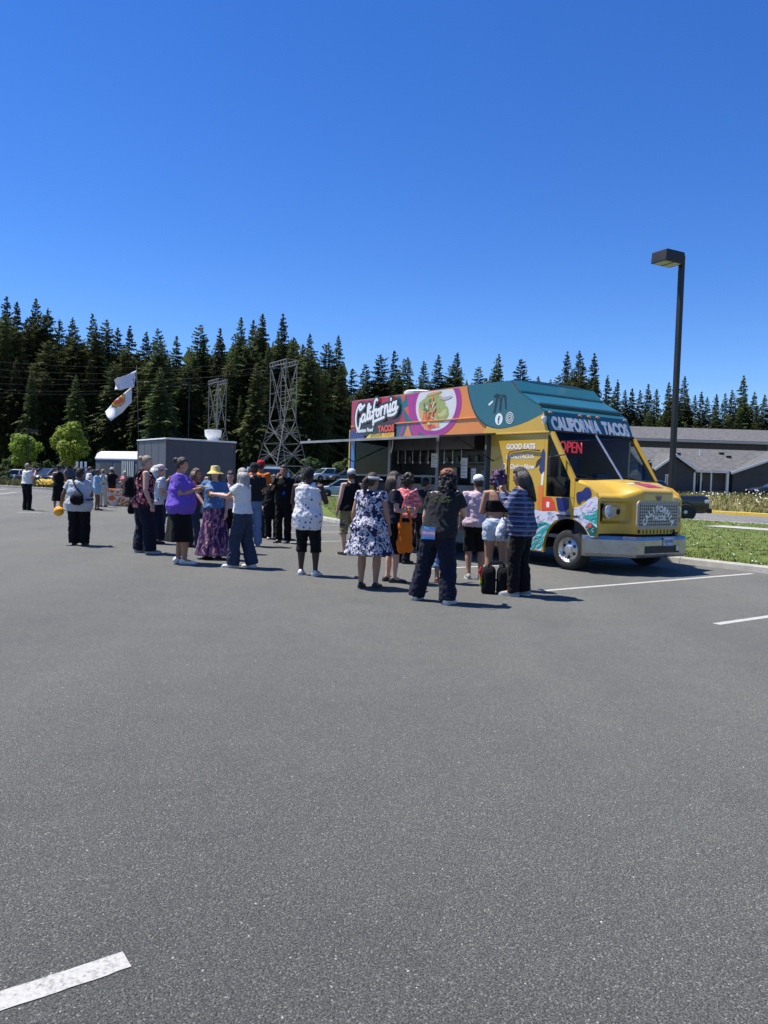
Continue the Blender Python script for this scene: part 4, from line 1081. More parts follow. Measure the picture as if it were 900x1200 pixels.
# head lamps
for s in (0, 1):
    yy = lambda v: v if s == 0 else W - v
    hl = MB(); hl.lathe([(.105, .655), (.105, .72), (.085, .735), (.08, .70), (.001, .715)], (0, yy(.22), 1.08), 'X', 22); h = tb(hl, 'headlight', M_HEAD, smooth=40)
    g = MB(); g.lathe([(.118, .66), (.118, .722), (.1, .725), (.1, .66)], (0, yy(.22), 1.08), 'X', 22); g.build('headlight_ring', M_CHROME, h, smooth=40)
    pl = MB(); pl.box((.66, min(yy(.33), yy(.56)), .99), (.705, max(yy(.33), yy(.56)), 1.17)); tb(pl, 'lamp_bezel', M_CHROME, bevel=.02)
    ov = MB(); ov.lathe([(.05, .70), (.05, .712), (.001, .714)], (0, yy(.48), 1.08), 'X', 14); tb(ov, 'turn_signal', M_BLK)
# grille
gu = 1.0
def rrect(y0, y1, z0, z1, r, n=5):
    P = []
    for cx, cz, a0 in ((y1-r, z1-r, 0), (y0+r, z1-r, 90), (y0+r, z0+r, 180), (y1-r, z0+r, 270)):
        P += [(cx + r*math.cos(math.radians(a0+90*i/n)), cz + r*math.sin(math.radians(a0+90*i/n))) for i in range(n+1)]
    return P
def dots(name, a, b, sc):
    m, nt, bs = _nodes(name); L = nt.links.new; tc = N(nt, 'ShaderNodeTexCoord')
    ck = N(nt, 'ShaderNodeTexChecker', i_Scale=sc); mp = N(nt, 'ShaderNodeMapping'); mp.inputs['Rotation'].default_value = (math.radians(45), 0, 0)
    L(tc.outputs['Object'], mp.inputs[0]); L(mp.outputs[0], ck.inputs['Vector']); ck.inputs['Color1'].default_value = c4(a); ck.inputs['Color2'].default_value = c4(b)
    L(ck.outputs[0], bs.inputs['Base Color']); bs.inputs['Metallic'].default_value = .4; bs.inputs['Roughness'].default_value = .4
    return m
tb(MB().prism(rrect(.60, 1.80, .795, 1.285, .08), gu-.012, gu+.012, plane='YZ'), 'grille_frame', mat('grille_frame_paint', (.33,.31,.24), .5))
tb(MB().prism(rrect(.66, 1.74, .84, 1.24, .05), gu-.01, gu+.018, plane='YZ'), 'grille', dots('perforated_grille', (.30,.31,.31), (.045,.045,.048), 26))
for k in range(11): tb(MB().box((gu-.03, .7 + .1*k - .008, .715), (gu+.006, .7 + .1*k + .008, .78)), 'air_slot', M_BLK)
# bumper: chamfered steel channel
path = [(.36, -.03), (.46, -.055), (1.09, .50), (1.09, W-.50), (.46, W+.055), (.36, W+.03)]
def bsec(i):
    u, v = path[i]; k = 1.0
    n = Vector((1, 0, 0)) if 2 <= i <= 3 else (Vector((.66, -.75 if i < 2 else .75, 0)))
    if i in (2,): n = Vector((.93, -.36, 0))
    if i in (3,): n = Vector((.93, .36, 0))
    p = Vector((u, v, 0))
    prof = [(-.10, .655), (-.01, .665), (.0, .65), (.02, .60), (.02, .36), (.0, .31), (-.02, .295), (-.10, .31)]
    return [p + n * a + Vector((0, 0, z)) for a, z in prof]
mb = MB(); mb.loft([bsec(i) for i in range(6)]); bump = tb(mb, 'bumper', T_BUMP, bevel=.004)
tb(MB().box((1.095, .72, .375), (1.114, 1.70, .505)), 'bumper_recess', M_BLK)
MB().box((1.1145, 1.60, .41), (1.125, 1.68, .50)).build('fog_lamp', M_HEAD, bump)
MB().bar((.76, .21, .63), (1.112, .52, .57), .008, .012).build('bumper_crease', M_CHROME, bump)
pm = mat('plate_blue_white', (.33,.4,.52), .4, 0, .5, 9)
pl = tb(MB().box((1.114, 1.22, .50), (1.12, 1.52, .655)), 'licence_plate', pm)
# windscreen: two panes, divider, gaskets, wipers
wt, wbm = (-.50, 2.50), (.13, 1.60)
def ws(v, t, off=0):
    cu = .10 * sm(0, 1.2, min(v, W-v)); u = wt[0] + (wbm[0]-wt[0])*t + cu * (0.3+.7*t); z = wt[1] + (wbm[1]-wt[1])*t
    return Vector((u + off*.82, v, z + off*.57))
for a, b in ((.06, 1.175), (1.225, W-.06)):
    mb = MB(); k = 10; gr = [[ws(a+(b-a)*i/k, t, 0) for t in (0.02, .34, .67, .98)] for i in range(k+1)]
    mb.add([p for r_ in gr for p in r_], [(i*4+j, i*4+j+1, (i+1)*4+j+1, (i+1)*4+j) for i in range(k) for j in range(3)]); tb(mb, 'windscreen_pane', T_GLASS, smooth=True)
mb = MB(); mb.tube([ws(1.2, t, .008) for t in (0, .5, 1)], .022, 8); tb(mb, 'windscreen_divider', M_CHROME)
mb = MB(); mb.tube([ws(W*i/12, .985, .01) for i in range(13)], .025, 8); tb(mb, 'windscreen_gasket', M_BLK)
mb = MB(); mb.tube([ws(W*i/12, .005, .01) for i in range(13)], .02, 8); tb(mb, 'windscreen_gasket', M_BLK)
for v0 in (.5, 1.7):
    mb = MB(); mb.tube([ws(v0, .99, .03), ws(v0-.28, .90, .03), ws(v0-.42, .90, .028)], .009, 6); tb(mb, 'wiper', M_BLK)
# cab interior
M_SEAT = mat('seat_vinyl', (.06,.062,.068), .6)
for v in (.35, 1.5):
    st = empty_part('seat', truck, (-.72, v, .62))
    MB().box((0, 0, .35), (.5, .52, .5)).build('cushion', M_SEAT, st, bevel=.05); MB().box((-.06, .02, .5), (.08, .5, 1.15)).build('backrest', M_SEAT, st, bevel=.05); MB().box((.1,.15,0), (.35,.37,.36)).build('pedestal', M_BLK, st)
mb = MB(); 
for k in range(20):
    a0, a1 = 6.283*k/20, 6.283*(k+1)/20; c = Vector((-.18, 1.78, 1.52)); e1_, e2_ = Vector((.5,0,.5)).normalized()*.21, Vector((0,.21,0))
    mb.bar(c + e1_*math.cos(a0) + e2_*math.sin(a0), c + e1_*math.cos(a1) + e2_*math.sin(a1), .03)
mb.bar(Vector((-.18,1.78,1.52)), Vector((.06,1.78,1.3)), .06); mb.bar(Vector((-.18,1.57,1.52)), Vector((-.18,1.99,1.52)), .03); tb(mb, 'steering_wheel', M_BLK)
tb(MB().box((-.02, .08, 1.25), (.2, W-.08, 1.56)), 'dashboard', M_BLK, bevel=.05)
tb(MB().box((-2.2, 1.2, .63), (-1.7, 2.2, 2.1)), 'cab_cabinet', T_STEEL, bevel=.01)
# mirrors
for s in (0, 1):
    sy = -1 if s == 0 else 1; y = 0 if s == 0 else W
    m_ = empty_part('wing_mirror', truck, (0, y, 0))
    MB().box((-.30, sy*.16 - .11, 1.66), (-.22, sy*.16 + .11, 2.02)).build('housing', M_BLK, m_, bevel=.02)
    MB().box((-.306, sy*.16 - .09, 1.69), (-.3005, sy*.16 + .09, 1.99)).build('mirror_glass', M_CHROME, m_)
    q = MB(); q.tube([(-.24, sy*.14, 2.03), (-.1, sy*.02, 2.06)], .013, 6); q.tube([(-.24, sy*.14, 1.66), (-.05, sy*.01, 1.42)], .013, 6); q.build('bracket', M_BLK, m_)
M_AMB = mat('amber_lens', (.42,.2,.1), .3)
for v in (.12, .95, 1.2, 1.45, W-.12):
    q = MB(); q.sphere((-.63, v, 2.845), (.03, .055, .026), 10, 6); tb(q, 'marker_lamp', M_AMB, smooth=True)
q = MB(); q.lathe([(.05, 0), (.045, .04), (.001, .05)], (-.62, -.05, 2.72), 'Z', 12); q.box((-.64, -.07, 2.64), (-.6, -.001, 2.72)); tb(q, 'corner_lamp', T_WHT)
for x, y, s, rim in ((0, .14, -1, M_CHROME), (0, W-.14, 1, M_CHROME), (-4.75, .17, -1, M_CHROME), (-4.75, W-.17, 1, M_CHROME)): wheel(truck, x, y, .365, .24, s, rim, 6)
q = MB(); q.tube([(x, -.02, z) for x, z in arch(-4.75, .36, .60, 0, 180, 16)], [(.06, .02)]*17, 8, ref=(0,1,0)); tb(q, 'arch_trim', M_GALV, smooth=True)
tb(MB().box((-7.2, .3, .1), (-5.5, .7, .25)), 'rear_step', M_BLK)
# ------------------------------------------------------------------ print on the truck
LAY = [0.0012]
def decal(name, poly, m, parent=truck, v=None):
    """flat print on the near side: polygon in (u, z)"""
    LAY[0] += .00035; y = -LAY[0]
    mb = MB(); mb.prism(poly, y, y + .0003); return mb.build(name, m, parent)
def ell(cx, cz, rx, rz, n=28, a0=0, a1=360): return [(cx + rx*math.cos(math.radians(a0+(a1-a0)*i/n)), cz + rz*math.sin(math.radians(a0+(a1-a0)*i/n))) for i in range(n + (0 if a1-a0 == 360 else 1))]
def smoothpoly(P, k=6, closed=True):
    out = []; n = len(P)
    for i in range(n if closed else n-1):
        p0, p1, p2, p3 = (P[(i-1) % n], P[i], P[(i+1) % n], P[(i+2) % n]) if closed else (P[max(i-1,0)], P[i], P[i+1], P[min(i+2,n-1)])
        for j in range(k):
            t = j/k; out.append(tuple(.5*((2*b) + (-a+c)*t + (2*a-5*b+4*c-d)*t*t + (-a+3*b-3*c+d)*t**3) for a, b, c, d in zip(p0, p1, p2, p3)))
    if not closed: out.append(P[-1])
    return out
def text(name, s, m, size, M, parent, bold=0.0, shear=0.0, sx=1.0, ext=.0006, align='LEFT', width=None):
    cu = bpy.data.curves.new(name, 'FONT'); cu.body = s; cu.size = size; cu.offset = bold; cu.shear = shear; cu.extrude = ext; cu.resolution_u = 3; cu.align_x = align
    o = bpy.data.objects.new(name, cu); COL.objects.link(o)
    dg = bpy.context.evaluated_depsgraph_get(); me = bpy.data.meshes.new_from_object(o.evaluated_get(dg))
    bpy.data.objects.remove(o); me.materials.clear(); me.materials.append(m)
    if width: xs = [v.co.x for v in me.vertices]; sx = width / (max(xs) - min(xs))
    me.transform(M @ Matrix.Diagonal((sx, 1, 1, 1))); me.name = name
    return link(name, me, parent)
def letter_marks(name, m, u0, u1, z, h, n):
    rm = random.Random(int(-u0*100)); LAY[0] += .001; y = -LAY[0]; mb = MB(); w = (u1-u0)/n
    for k in range(n):
        x = u0 + w*k; a = w*.22
        mb.box((x, y-.0006, z), (x+a, y, z+h))
        if rm.random() < .7: mb.box((x+a, y-.0006, z+h*.78), (x+w*.7, y, z+h))
        if rm.random() < .6: mb.box((x+a, y-.0006, z), (x+w*.7, y, z+h*.2))
        if rm.random() < .6: mb.box((x+a, y-.0006, z+h*.4), (x+w*.6, y, z+h*.58))
    return mb.build(name, m, truck)
def side_m(u, z, ang=0, y=None):
    if y is None: LAY[0] += .0014; y = -LAY[0]
    return Matrix.Translation((u, y, z)) @ Matrix.Rotation(math.pi/2, 4, 'X') @ Matrix.Rotation(ang, 4, 'Z')
zt = 3.475
decal('crimson_field', [(-7.248, 2.495), (-5.29, 2.495), (-5.29, zt), (-7.248, zt)], T_RED)
# stripes field
decal('stripe_field', [(-5.29, 2.495), (-4.2, 2.495), (-4.2, zt+.005), (-5.29, zt)], T_TEAL)
for i, (P, mm) in enumerate([([(-5.17,zt),(-4.97,zt),(-5.05,3.3)], T_FIRE), ([(-5.02,3.17),(-4.78,3.22),(-4.76,2.92)], T_FIRE), ([(-5.26,2.9),(-5.05,3.1),(-4.95,2.85),(-5.2,2.83)], T_RED), ([(-5.2,2.495),(-5.03,2.8),(-4.95,2.8),(-5.12,2.495)], T_MAG), ([(-5.0,2.51),(-4.84,2.8),(-4.68,2.51)], T_SAL), ([(-4.9,zt),(-4.7,zt),(-4.62,2.9),(-4.8,2.9)], T_MAG), ([(-4.76,2.8),(-4.5,2.8),(-4.4,2.495),(-4.62,2.495)], T_MAG)]):
    decal('stripe', P, mm)
# bowl
def clip_ell(cx, cz, rx, rz, zmax, zmin=2.5):
    return [(x, min(max(z, zmin), zmax)) for x, z in ell(cx, cz, rx, rz, 48)]
decal('magenta_ring', clip_ell(-3.88, 3.18, .88, .70, zt+.012), T_MAG)
decal('violet_ring', clip_ell(-3.88, 3.18, .80, .63, zt+.011, 2.5), tpaint('print_violet', (.22,.03,.26)))
decal('magenta_ring', clip_ell(-3.88, 3.18, .765, .60, zt+.010), T_MAG)
bowl = decal('food_picture', clip_ell(-3.86, 3.17, .70, .55, zt+.009), T_BOWL)
rb = random.Random(4)
def blob(cx, cz, rx, rz, m, a=0):
    P = []
    for i in range(18):
        t = 6.283*i/18; k = 1 + .16*math.sin(3*t + cx*9) + rb.uniform(-.08, .08); x, z = rx*k*math.cos(t), rz*k*math.sin(t)
        P.append((max(-4.5, cx + x*math.cos(a) - z*math.sin(a)), min(cz + x*math.sin(a) + z*math.cos(a), zt)))
    decal('food_piece', P, m, bowl)
for args in [(-4.0,3.05,.46,.36,T_TOR,.5), (-3.75,3.0,.36,.24,T_OLV,.3), (-4.1,3.22,.34,.16,T_OLV,.3), (-4.15,3.1,.26,.24,T_TOR,.4), (-4.1,2.88,.27,.16,T_SAL,-.2), (-4.2,3.27,.23,.09,T_OLV,.3), (-4.0,3.36,.3,.07,T_OLV,.25), (-4.27,3.12,.17,.07,T_OLV,-.35), (-4.05,3.17,.17,.06,T_OLV,.3), (-3.95,3.05,.12,.17,T_SAL,.5), (-3.7,2.92,.26,.13,T_OLV,.35), (-3.6,2.98,.16,.06,tpaint('print_lime', (.5,.5,.18)),.3), (-3.86,2.78,.17,.09,T_TOR,-.3), (-3.98,2.71,.15,.05,T_FIRE,0), (-4.33,2.98,.08,.1,T_TOR,0), (-3.5,3.3,.2,.035,tpaint('print_grey_shade', (.4,.4,.4)),.05), (-3.95,3.43,.25,.03,T_TOR,.1)]: blob(*args)
for k_ in range(46):
    a_, q_ = rb.uniform(0, 6.28), rb.uniform(.05, .8)
    blob(-4.0 + .42*q_*math.cos(a_), 3.05 + .36*q_*math.sin(a_), rb.uniform(.025, .075), rb.uniform(.015, .035), rb.choice([T_OLV, T_TOR, T_SAL, T_OLV, T_BOWL, T_FIRE, tpaint('print_herb', (.1,.16,.03)), tpaint('print_lime', (.5,.5,.18))]), rb.uniform(0, 3))
# teal sweep on the cab top, curved edge
edge = smoothpoly([(-2.78, 3.505), (-2.70, 3.25), (-2.52, 2.93), (-2.22, 2.70), (-1.85, 2.60), (-1.45, 2.62), (-1.05, 2.70), (-.67, 2.82)], 6, False)
decal('cab_yellow_sweep', [(-2.3, 2.495), (-.52, 2.495), (-.66, 2.85), (-.9, 2.9), (-1.6, 2.75), (-2.1, 2.72)], T_YEL)
decal('teal_outline', [(x-.03, z-.015) for x, z in edge] + [(-.68, 2.86), (-.85, 2.99), (-1.31, 3.25), (-1.55, 3.49), (-2.5, 3.503)], T_BLK)
decal('teal_sweep', edge + [(-.668, 2.865), (-.845, 3.0), (-1.305, 3.26), (-1.545, 3.50), (-2.5, 3.508)], T_TEAL)
# dark palm-and-surfer figure
for P in ([(-2.02,3.22),(-1.92,3.28),(-1.8,3.24),(-1.84,3.18),(-1.95,3.19)], [(-1.82,3.25),(-1.68,3.24),(-1.62,3.16),(-1.72,3.18)], [(-1.93,3.2),(-1.86,3.2),(-1.93,2.9),(-2.0,2.88)], [(-1.82,3.2),(-1.75,3.2),(-1.77,2.92),(-1.83,2.93)], [(-1.70,3.2),(-1.64,3.18),(-1.62,2.94),(-1.67,2.96)]): decal('figure_shape', P, T_BLK)
decal('figure_shape', [(-2.15,3.08),(-2.03,3.15),(-2.01,3.12),(-2.12,3.05)], T_WHT)
# social icons
ic = decal('round_icon', ell(-1.83, 2.77, .105, .115), T_WHT); text('icon_letter', 'f', T_TEAL, .2, side_m(-1.86, 2.69), ic, .006)
def ring_d(name, cx, cz, r, w, m, sq=1.0):
    o_, i_ = ell(cx, cz, r, r*sq, 24), ell(cx, cz, r-w, (r-w)*sq, 24); LAY[0] += .001; y = -LAY[0]
    mb = MB(); n = 24; mb.add([(x, y, z) for x, z in o_] + [(x, y, z) for x, z in i_], [(j, (j+1) % n, n+(j+1) % n, n+j) for j in range(n)]); return mb.build(name, m, truck)
ring_d('round_icon', -1.53, 2.78, .105, .014, T_WHT, 1.1); ring_d('round_icon', -1.53, 2.78, .07, .014, T_WHT, 1.1); ring_d('round_icon', -1.53, 2.78, .036, .012, T_WHT, 1.1)
# --- hand-lettered script, strokes as flat brush tubes
SCRIPT = [
 [(1.55,2.35),(1.25,2.55),(.95,2.3),(1.15,1.95),(1.7,2.2),(2.05,2.45)],
 [(1.25,2.75),(.75,2.6),(.35,1.9),(.2,.9),(.35,-.1),(.7,-.75),(1.05,-.6),(1.2,.1),(1.25,.6)],
 [(2.15,1.0),(1.75,1.1),(1.5,.6),(1.6,.15),(1.95,.2),(2.2,.7),(2.25,1.1)],[(2.25,1.1),(2.15,.4),(2.35,.1),(2.6,.4)],
 [(2.6,.4),(3.05,1.6),(3.1,2.3),(2.85,2.2),(2.75,1.2),(2.85,.2),(3.15,.3)],
 [(3.3,1.2),(3.3,.4),(3.5,.15),(3.75,.5)],[(3.38,1.75),(3.42,1.85)],
 [(4.75,2.5),(4.45,2.65),(4.15,2.1),(4.05,.9),(4.0,-.3),(4.05,-.8)],[(3.75,1.05),(4.2,1.15),(4.6,1.2)],
 [(4.95,1.1),(4.65,.9),(4.65,.35),(4.95,.2),(5.2,.6),(5.1,1.05),(4.95,1.1)],[(5.1,1.05),(5.5,1.15)],
 [(5.55,.15),(5.6,1.3)],[(5.6,.8),(5.78,1.25),(5.98,1.25)],
 [(6.3,.2),(6.35,1.3)],[(6.35,.8),(6.65,1.3),(6.88,1.1),(6.86,.4),(7.0,.18),(7.15,.4)],
 [(7.4,1.25),(7.34,.4),(7.48,.2),(7.62,.42)],[(7.48,1.85),(7.5,1.98)],
 [(8.38,1.2),(7.98,1.3),(7.78,.8),(7.92,.3),(8.22,.4),(8.42,.9)],[(8.52,1.35),(8.44,.5),(8.55,.2),(8.85,.5)],[(8.6,-.05),(8.2,-.28),(7.6,-.3),(7.0,-.2)],
]
SW = [[(4.0,-.8),(4.2,-.45),(4.9,-.35),(5.6,-.3),(6.2,-.25)]]
def script(name, wd, m, y, strokes):
    mb = MB()
    for st in strokes:
        P = smoothpoly(st, 5, False) if len(st) > 2 else st
        pts = [Vector((-7.02 + x*.205, y, 2.83 + (z*.2) + x*.0295)) for x, z in P]
        mb.tube(pts, [(.0012, wd)]*len(pts), 8, ref=(0, 1, 0))
    # brush tubes are thin across the panel: ra lies along y x d
    return mb
def flat_script(name, wd, m, y, th):
    mb = MB()
    for st in SCRIPT + SW:
        P = smoothpoly(st, 5, False) if len(st) > 2 else st
        pts = [Vector((-7.02 + x*.205, 0, 2.86 + z*.17 + x*.0295)) for x, z in P]
        mb.tube(pts, [(wd, wd)]*len(pts), 8, ref=(0, 1, 0))
        for e in (pts[0], pts[-1]): mb.sphere(e, wd, 8, 6)
    mb.v = [(a, y + b/wd*th, c) for a, b, c in mb.v]
    return tb(mb, name, m, smooth=False)
decal('black_backing', [(-6.95,2.58),(-5.32,2.58),(-5.32,2.86),(-6.1,2.9),(-6.9,2.82)], T_BLK); 
flat_script('script_shadow', .088, T_BLK, -LAY[0]-.004, .0018); flat_script('script_lettering', .034, T_WHT, -LAY[0]-.008, .0018)
text('lettering', 'TACOS', T_FIRE, .2, side_m(-5.98, 2.655, .02, -LAY[0]-.009), truck, .012, 0, 1.0)
text('lettering', 'Mexican Food', T_WHT, .13, side_m(-6.93, 2.67, .02, -LAY[0]-.009), truck, .006, .2, .98)
yb = decal('yellow_banner', [(-6.55,2.51),(-5.33,2.525),(-5.33,2.63),(-6.35,2.61)], tpaint('print_yellow', (.78,.52,.03)))
letter_marks('print_marks', T_FIRE, -5.75, -5.36, 2.545, .075, 9)
letter_marks('print_marks', T_BLK, -6.3, -5.8, 2.54, .07, 10)
decal('navy_corner', [(-7.248,2.5),(-6.55,2.51),(-6.6,2.62),(-6.95,2.66),(-7.1,2.75),(-7.248,2.7)], T_NAVY)
# --- cab side lettering
text('lettering', 'GOOD EATS', T_WHT, .135, side_m(-1.62, 2.18, 0, -.003), truck, .007)
text('lettering', '@CALITACOS', T_WHT, .115, side_m(-1.62, 2.0, 0, -.003), truck, .003)
text('lettering', 'Order Now', T_WHT, .13, side_m(-1.50, 1.80, 0, -.003), truck, .004)
LAY[0] = .003
ring_d('round_icon', -1.66, 1.85, .06, .018, T_WHT)
mb = MB(); mb.tube([(-1.55,-.02,1.3),(-1.55,-.02,2.07),(-1.5,-.02,2.13),(-1.1,-.02,2.17),(-.72,-.02,2.14)], .012, 6); tb(mb, 'grab_rail', mat('brown_rail', (.12,.05,.03), .5), smooth=True)
# door and fender mural
LAY[0] = .003
def door_clip(P): return P
decal('mural_figure', [(-.69,2.12),(-.64,2.18),(-.6,2.1),(-.6,1.75),(-.68,1.7),(-.74,1.78),(-.71,1.95)], T_NAVY)
decal('mural_figure', [(-.80,1.95),(-.70,2.02),(-.70,1.9),(-.84,1.82)], T_BLK)
decal('mural_figure', [(-.605,1.76),(-.62,1.55),(-.64,1.3),(-.68,1.3),(-.67,1.7)], T_WHT)
decal('mural_orange', [(-.74,1.5),(-.62,1.5),(-.62,1.02),(-.74,1.05)], T_SAL)
decal('mural_red_roof', [(-.61,1.29),(-.61,1.03),(-.28,1.05),(-.34,1.22),(-.42,1.29)], T_FIRE)
decal('mural_window', [(-.52,1.10),(-.45,1.10),(-.45,1.2),(-.52,1.2)], T_WHT)
decal('mural_navy', [(-.30,1.285),(-.18,1.285),(.0,1.285),(.02,1.1),(-.1,1.02),(-.24,1.06)], T_NAVY)
WAVE = tpaint('mural_foam', (.62,.63,.75))
decal('mural_wave', [(-.95,.7),(-.93,1.0),(-.8,1.04),(-.6,1.02),(-.3,1.04),(-.15,.99),(-.12,.96),(-.12,.91),(-.3,.87),(-.46,.72),(-.55,.5),(-.6,.29),(-.95,.29)], WAVE)
decal('mural_grey', [(-.2,1.03),(.02,1.05),(.06,.93),(-.1,.92),(-.2,.88)], tpaint('mural_slate', (.2,.22,.34)))
decal('mural_teal_wave', smoothpoly([(-.95,.55),(-.85,.75),(-.62,.83),(-.4,.79),(-.42,.76),(-.55,.56),(-.6,.35),(-.85,.3)], 5), T_LTEAL)
decal('mural_wave_line', smoothpoly([(-.92,.45),(-.8,.62),(-.6,.74),(-.5,.76),(-.6,.7),(-.8,.56)], 4), WAVE)
decal('mural_wave', [(.138,1.12),(.3,1.16),(.45,1.28),(.60,1.34),(.655,1.3),(.655,.72),(.63,.635),(.51,.635),(.44,.74),(.3,.86),(.138,.93)], WAVE)
decal('mural_bear', smoothpoly([(.18,1.38),(.3,1.42),(.38,1.49),(.48,1.46),(.5,1.35),(.42,1.27),(.32,1.26),(.25,1.2),(.2,1.22)], 4), T_NAVY)
decal('mural_teal_wave', [(.3,1.08),(.42,1.0),(.655,1.12),(.655,.85),(.5,.9),(.35,.95)], T_LTEAL)
decal('mural_teal_wave', [(.40,.80),(.5,.9),(.655,.80),(.655,.71),(.63,.65),(.52,.65)], T_GRN)
decal('mural_red_roof', [(.44,.86),(.52,.88),(.53,.8),(.45,.79)], T_FIRE)
rw = random.Random(8)
def inside(poly, x, z):
    c = False; n = len(poly)
    for i in range(n):
        (x1, z1), (x2, z2) = poly[i], poly[(i+1) % n]
        if (z1 > z) != (z2 > z) and x < (x2-x1)*(z-z1)/(z2-z1)+x1: c = not c
    return c
def flecks(poly, n, mats, L_):
    xs = [p[0] for p in poly]; zs = [p[1] for p in poly]; k = 0
    while k < n:
        x, z = rw.uniform(min(xs), max(xs)), rw.uniform(min(zs), max(zs)); l = rw.uniform(.4, 1)*L_; a = rw.uniform(-.2, 1.0); w = l*rw.uniform(.12, .3); k += 1
        P = smoothpoly([(x-l*math.cos(a), z-l*math.sin(a)), (x - w*math.sin(a)*.9, z + w*math.cos(a)), (x+l*math.cos(a), z+l*math.sin(a)), (x + w*math.sin(a)*.5, z - w*.4*math.cos(a))], 3)
        if all(inside(poly, *q) for q in P): decal('mural_fleck', P, rw.choice(mats))
FLM = [T_LIL, T_LTEAL, T_TEAL, T_LIL, tpaint('mural_mist', (.4,.5,.6)), tpaint('mural_rose', (.5,.28,.36))]
flecks([(-.94,.3),(-.94,1.0),(-.3,1.03),(-.14,.96),(-.3,.88),(-.47,.72),(-.57,.45),(-.6,.3)], 110, FLM, .075)
flecks([(.14,.95),(.14,1.11),(.3,1.15),(.45,1.27),(.60,1.33),(.65,1.29),(.65,.72),(.62,.65),(.52,.65),(.44,.76),(.3,.87)], 110, FLM, .06)
tb(MB().box((-.25,-.03,.955), (.06,-.012,.985)), 'door_handle', M_BLK)
tb(MB().box((-.30,-.12,.50), (-.2,-.001,.54)) if False else MB().box((.13, -.012, .95), (.27, -.005, .985)), 'hinge', M_BLK)
# lower side print
LAY[0] = .002
decal('lower_blue', smoothpoly([(-4.15,.3),(-4.05,.7),(-3.4,1.0),(-2.6,.95),(-2.1,.7),(-2.05,.3)], 4), T_TEAL)
decal('lower_wave', smoothpoly([(-5.3,.35),(-5.45,.75),(-5.1,1.02),(-4.6,1.03),(-5.0,.97),(-5.25,.7)], 4), WAVE)
text('lettering', 'California', T_WHT, .34, side_m(-4.45, .62, 0, -.0075), truck, .008, .3)
# --- header lettering on the sloped panel above the windscreen
hv = Vector((-.50+.66, 0, 2.50-2.875)).normalized()
hm = Matrix(((0, -hv.x, hv.z*-1, 0), (1, 0, 0, 0), (0, -hv.z, hv.x, 0), (0, 0, 0, 1)))
def header(s, v, t, size, wd, bold):
    p = Vector((-.66, 0, 2.875)).lerp(Vector((-.50, 0, 2.50)), t); n = Vector((.92, 0, .39))
    M = Matrix.Translation(p + n*.006 + Vector((0, v, 0))) @ hm
    return text('header_lettering', s, T_WHT, size, M, truck, bold, 0, 1, width=wd)
header('CALIFORNIA', .09, .93, .37, 1.36, .022); header('TACOS', 1.53, .93, .37, .80, .022)
decal_dark = slope('header_black_band', (-.513, 2.53), (-.50, 2.50), T_BLK, 0, W, .02)  # black strip along the lower edge of the header
# OPEN sign behind the glass
OPEN = emit('neon_red', (.8, .06, .08), .3)
op = text('open_sign', 'OPEN', OPEN, .3, Matrix.Translation((-.42, .16, 2.12)) @ Matrix(((0,0,1,0),(1,0,0,0),(0,1,0,0),(0,0,0,1))), truck, .0, 0, .82, .01)
# grille arch lettering
def arc_text(s, cy, cz, r, a0, a1, size, u):
    for i, ch in enumerate(s):
        a = math.radians(a0 + (a1-a0)*i/(len(s)-1)); y, z = cy + r*math.cos(a), cz + r*math.sin(a)
        M = Matrix.Translation((u, y, z)) @ Matrix(((0,0,1,0),(1,0,0,0),(0,1,0,0),(0,0,0,1))) @ Matrix.Rotation(a - math.pi/2, 4, 'Z')
        text('grille_lettering', ch, T_WHT, size, M, truck, .006, align='CENTER')
arc_text('CALIFORNIA', 1.2, .70, .40, 152, 28, .15, gu+.021)
text('grille_lettering', 'TACOS', T_WHT, .12, Matrix.Translation((gu+.021, 1.2, .95)) @ Matrix(((0,0,1,0),(1,0,0,0),(0,1,0,0),(0,0,0,1))), truck, .005, align='CENTER')
mbp = MB()
for k_ in range(6): mbp.box((1.1205, 1.255+.04*k_, .555), (1.1215, 1.278+.04*k_, .605))
mbp.build('plate_characters', T_NAVY, pl)
# red flag printed on the hood, draped to its surface
def hood_z(u, v):
    row = rows[int(round(v / W * (NV-1)))]
    best = min(range(len(row)-1), key=lambda i: abs(row[i].x - u) if i < 14 else 9)
    a, b = row[best], row[min(best+1, 13)]
    return a.z if abs(b.x-a.x) < 1e-6 else a.z + (b.z-a.z)*max(-1, min(1, (u-a.x)/(b.x-a.x)))
def hood_patch(name, v0, v1, u0, u1, m, skew=0):
    mb = MB(); k = 8; g = []
    for i in range(k+1):
        for j in range(k+1):
            u = u0+(u1-u0)*j/k; v = v0+(v1-v0)*i/k + skew*j/k; g.append((u, v, hood_z(u, v)+.006))
    mb.add(g, [(i*(k+1)+j, i*(k+1)+j+1, (i+1)*(k+1)+j+1, (i+1)*(k+1)+j) for i in range(k) for j in range(k)]); tb(mb, name, m, smooth=True)
hood_patch('hood_flag', 1.0, 1.45, .60, .84, T_RED, .12); hood_patch('hood_mark', .78, .98, .60, .66, T_WHT); hood_patch('hood_mark', 1.12, 1.3, .5, .56, tpaint('print_brown', (.2,.1,.05)))
text('hood_badge', 'W', T_NAVY, .12, Matrix.Translation((gu+.016, 1.2, 1.29)) @ Matrix(((0,0,1,0),(1,0,0,0),(0,1,0,0),(0,0,0,1))), truck, .008, align='CENTER')
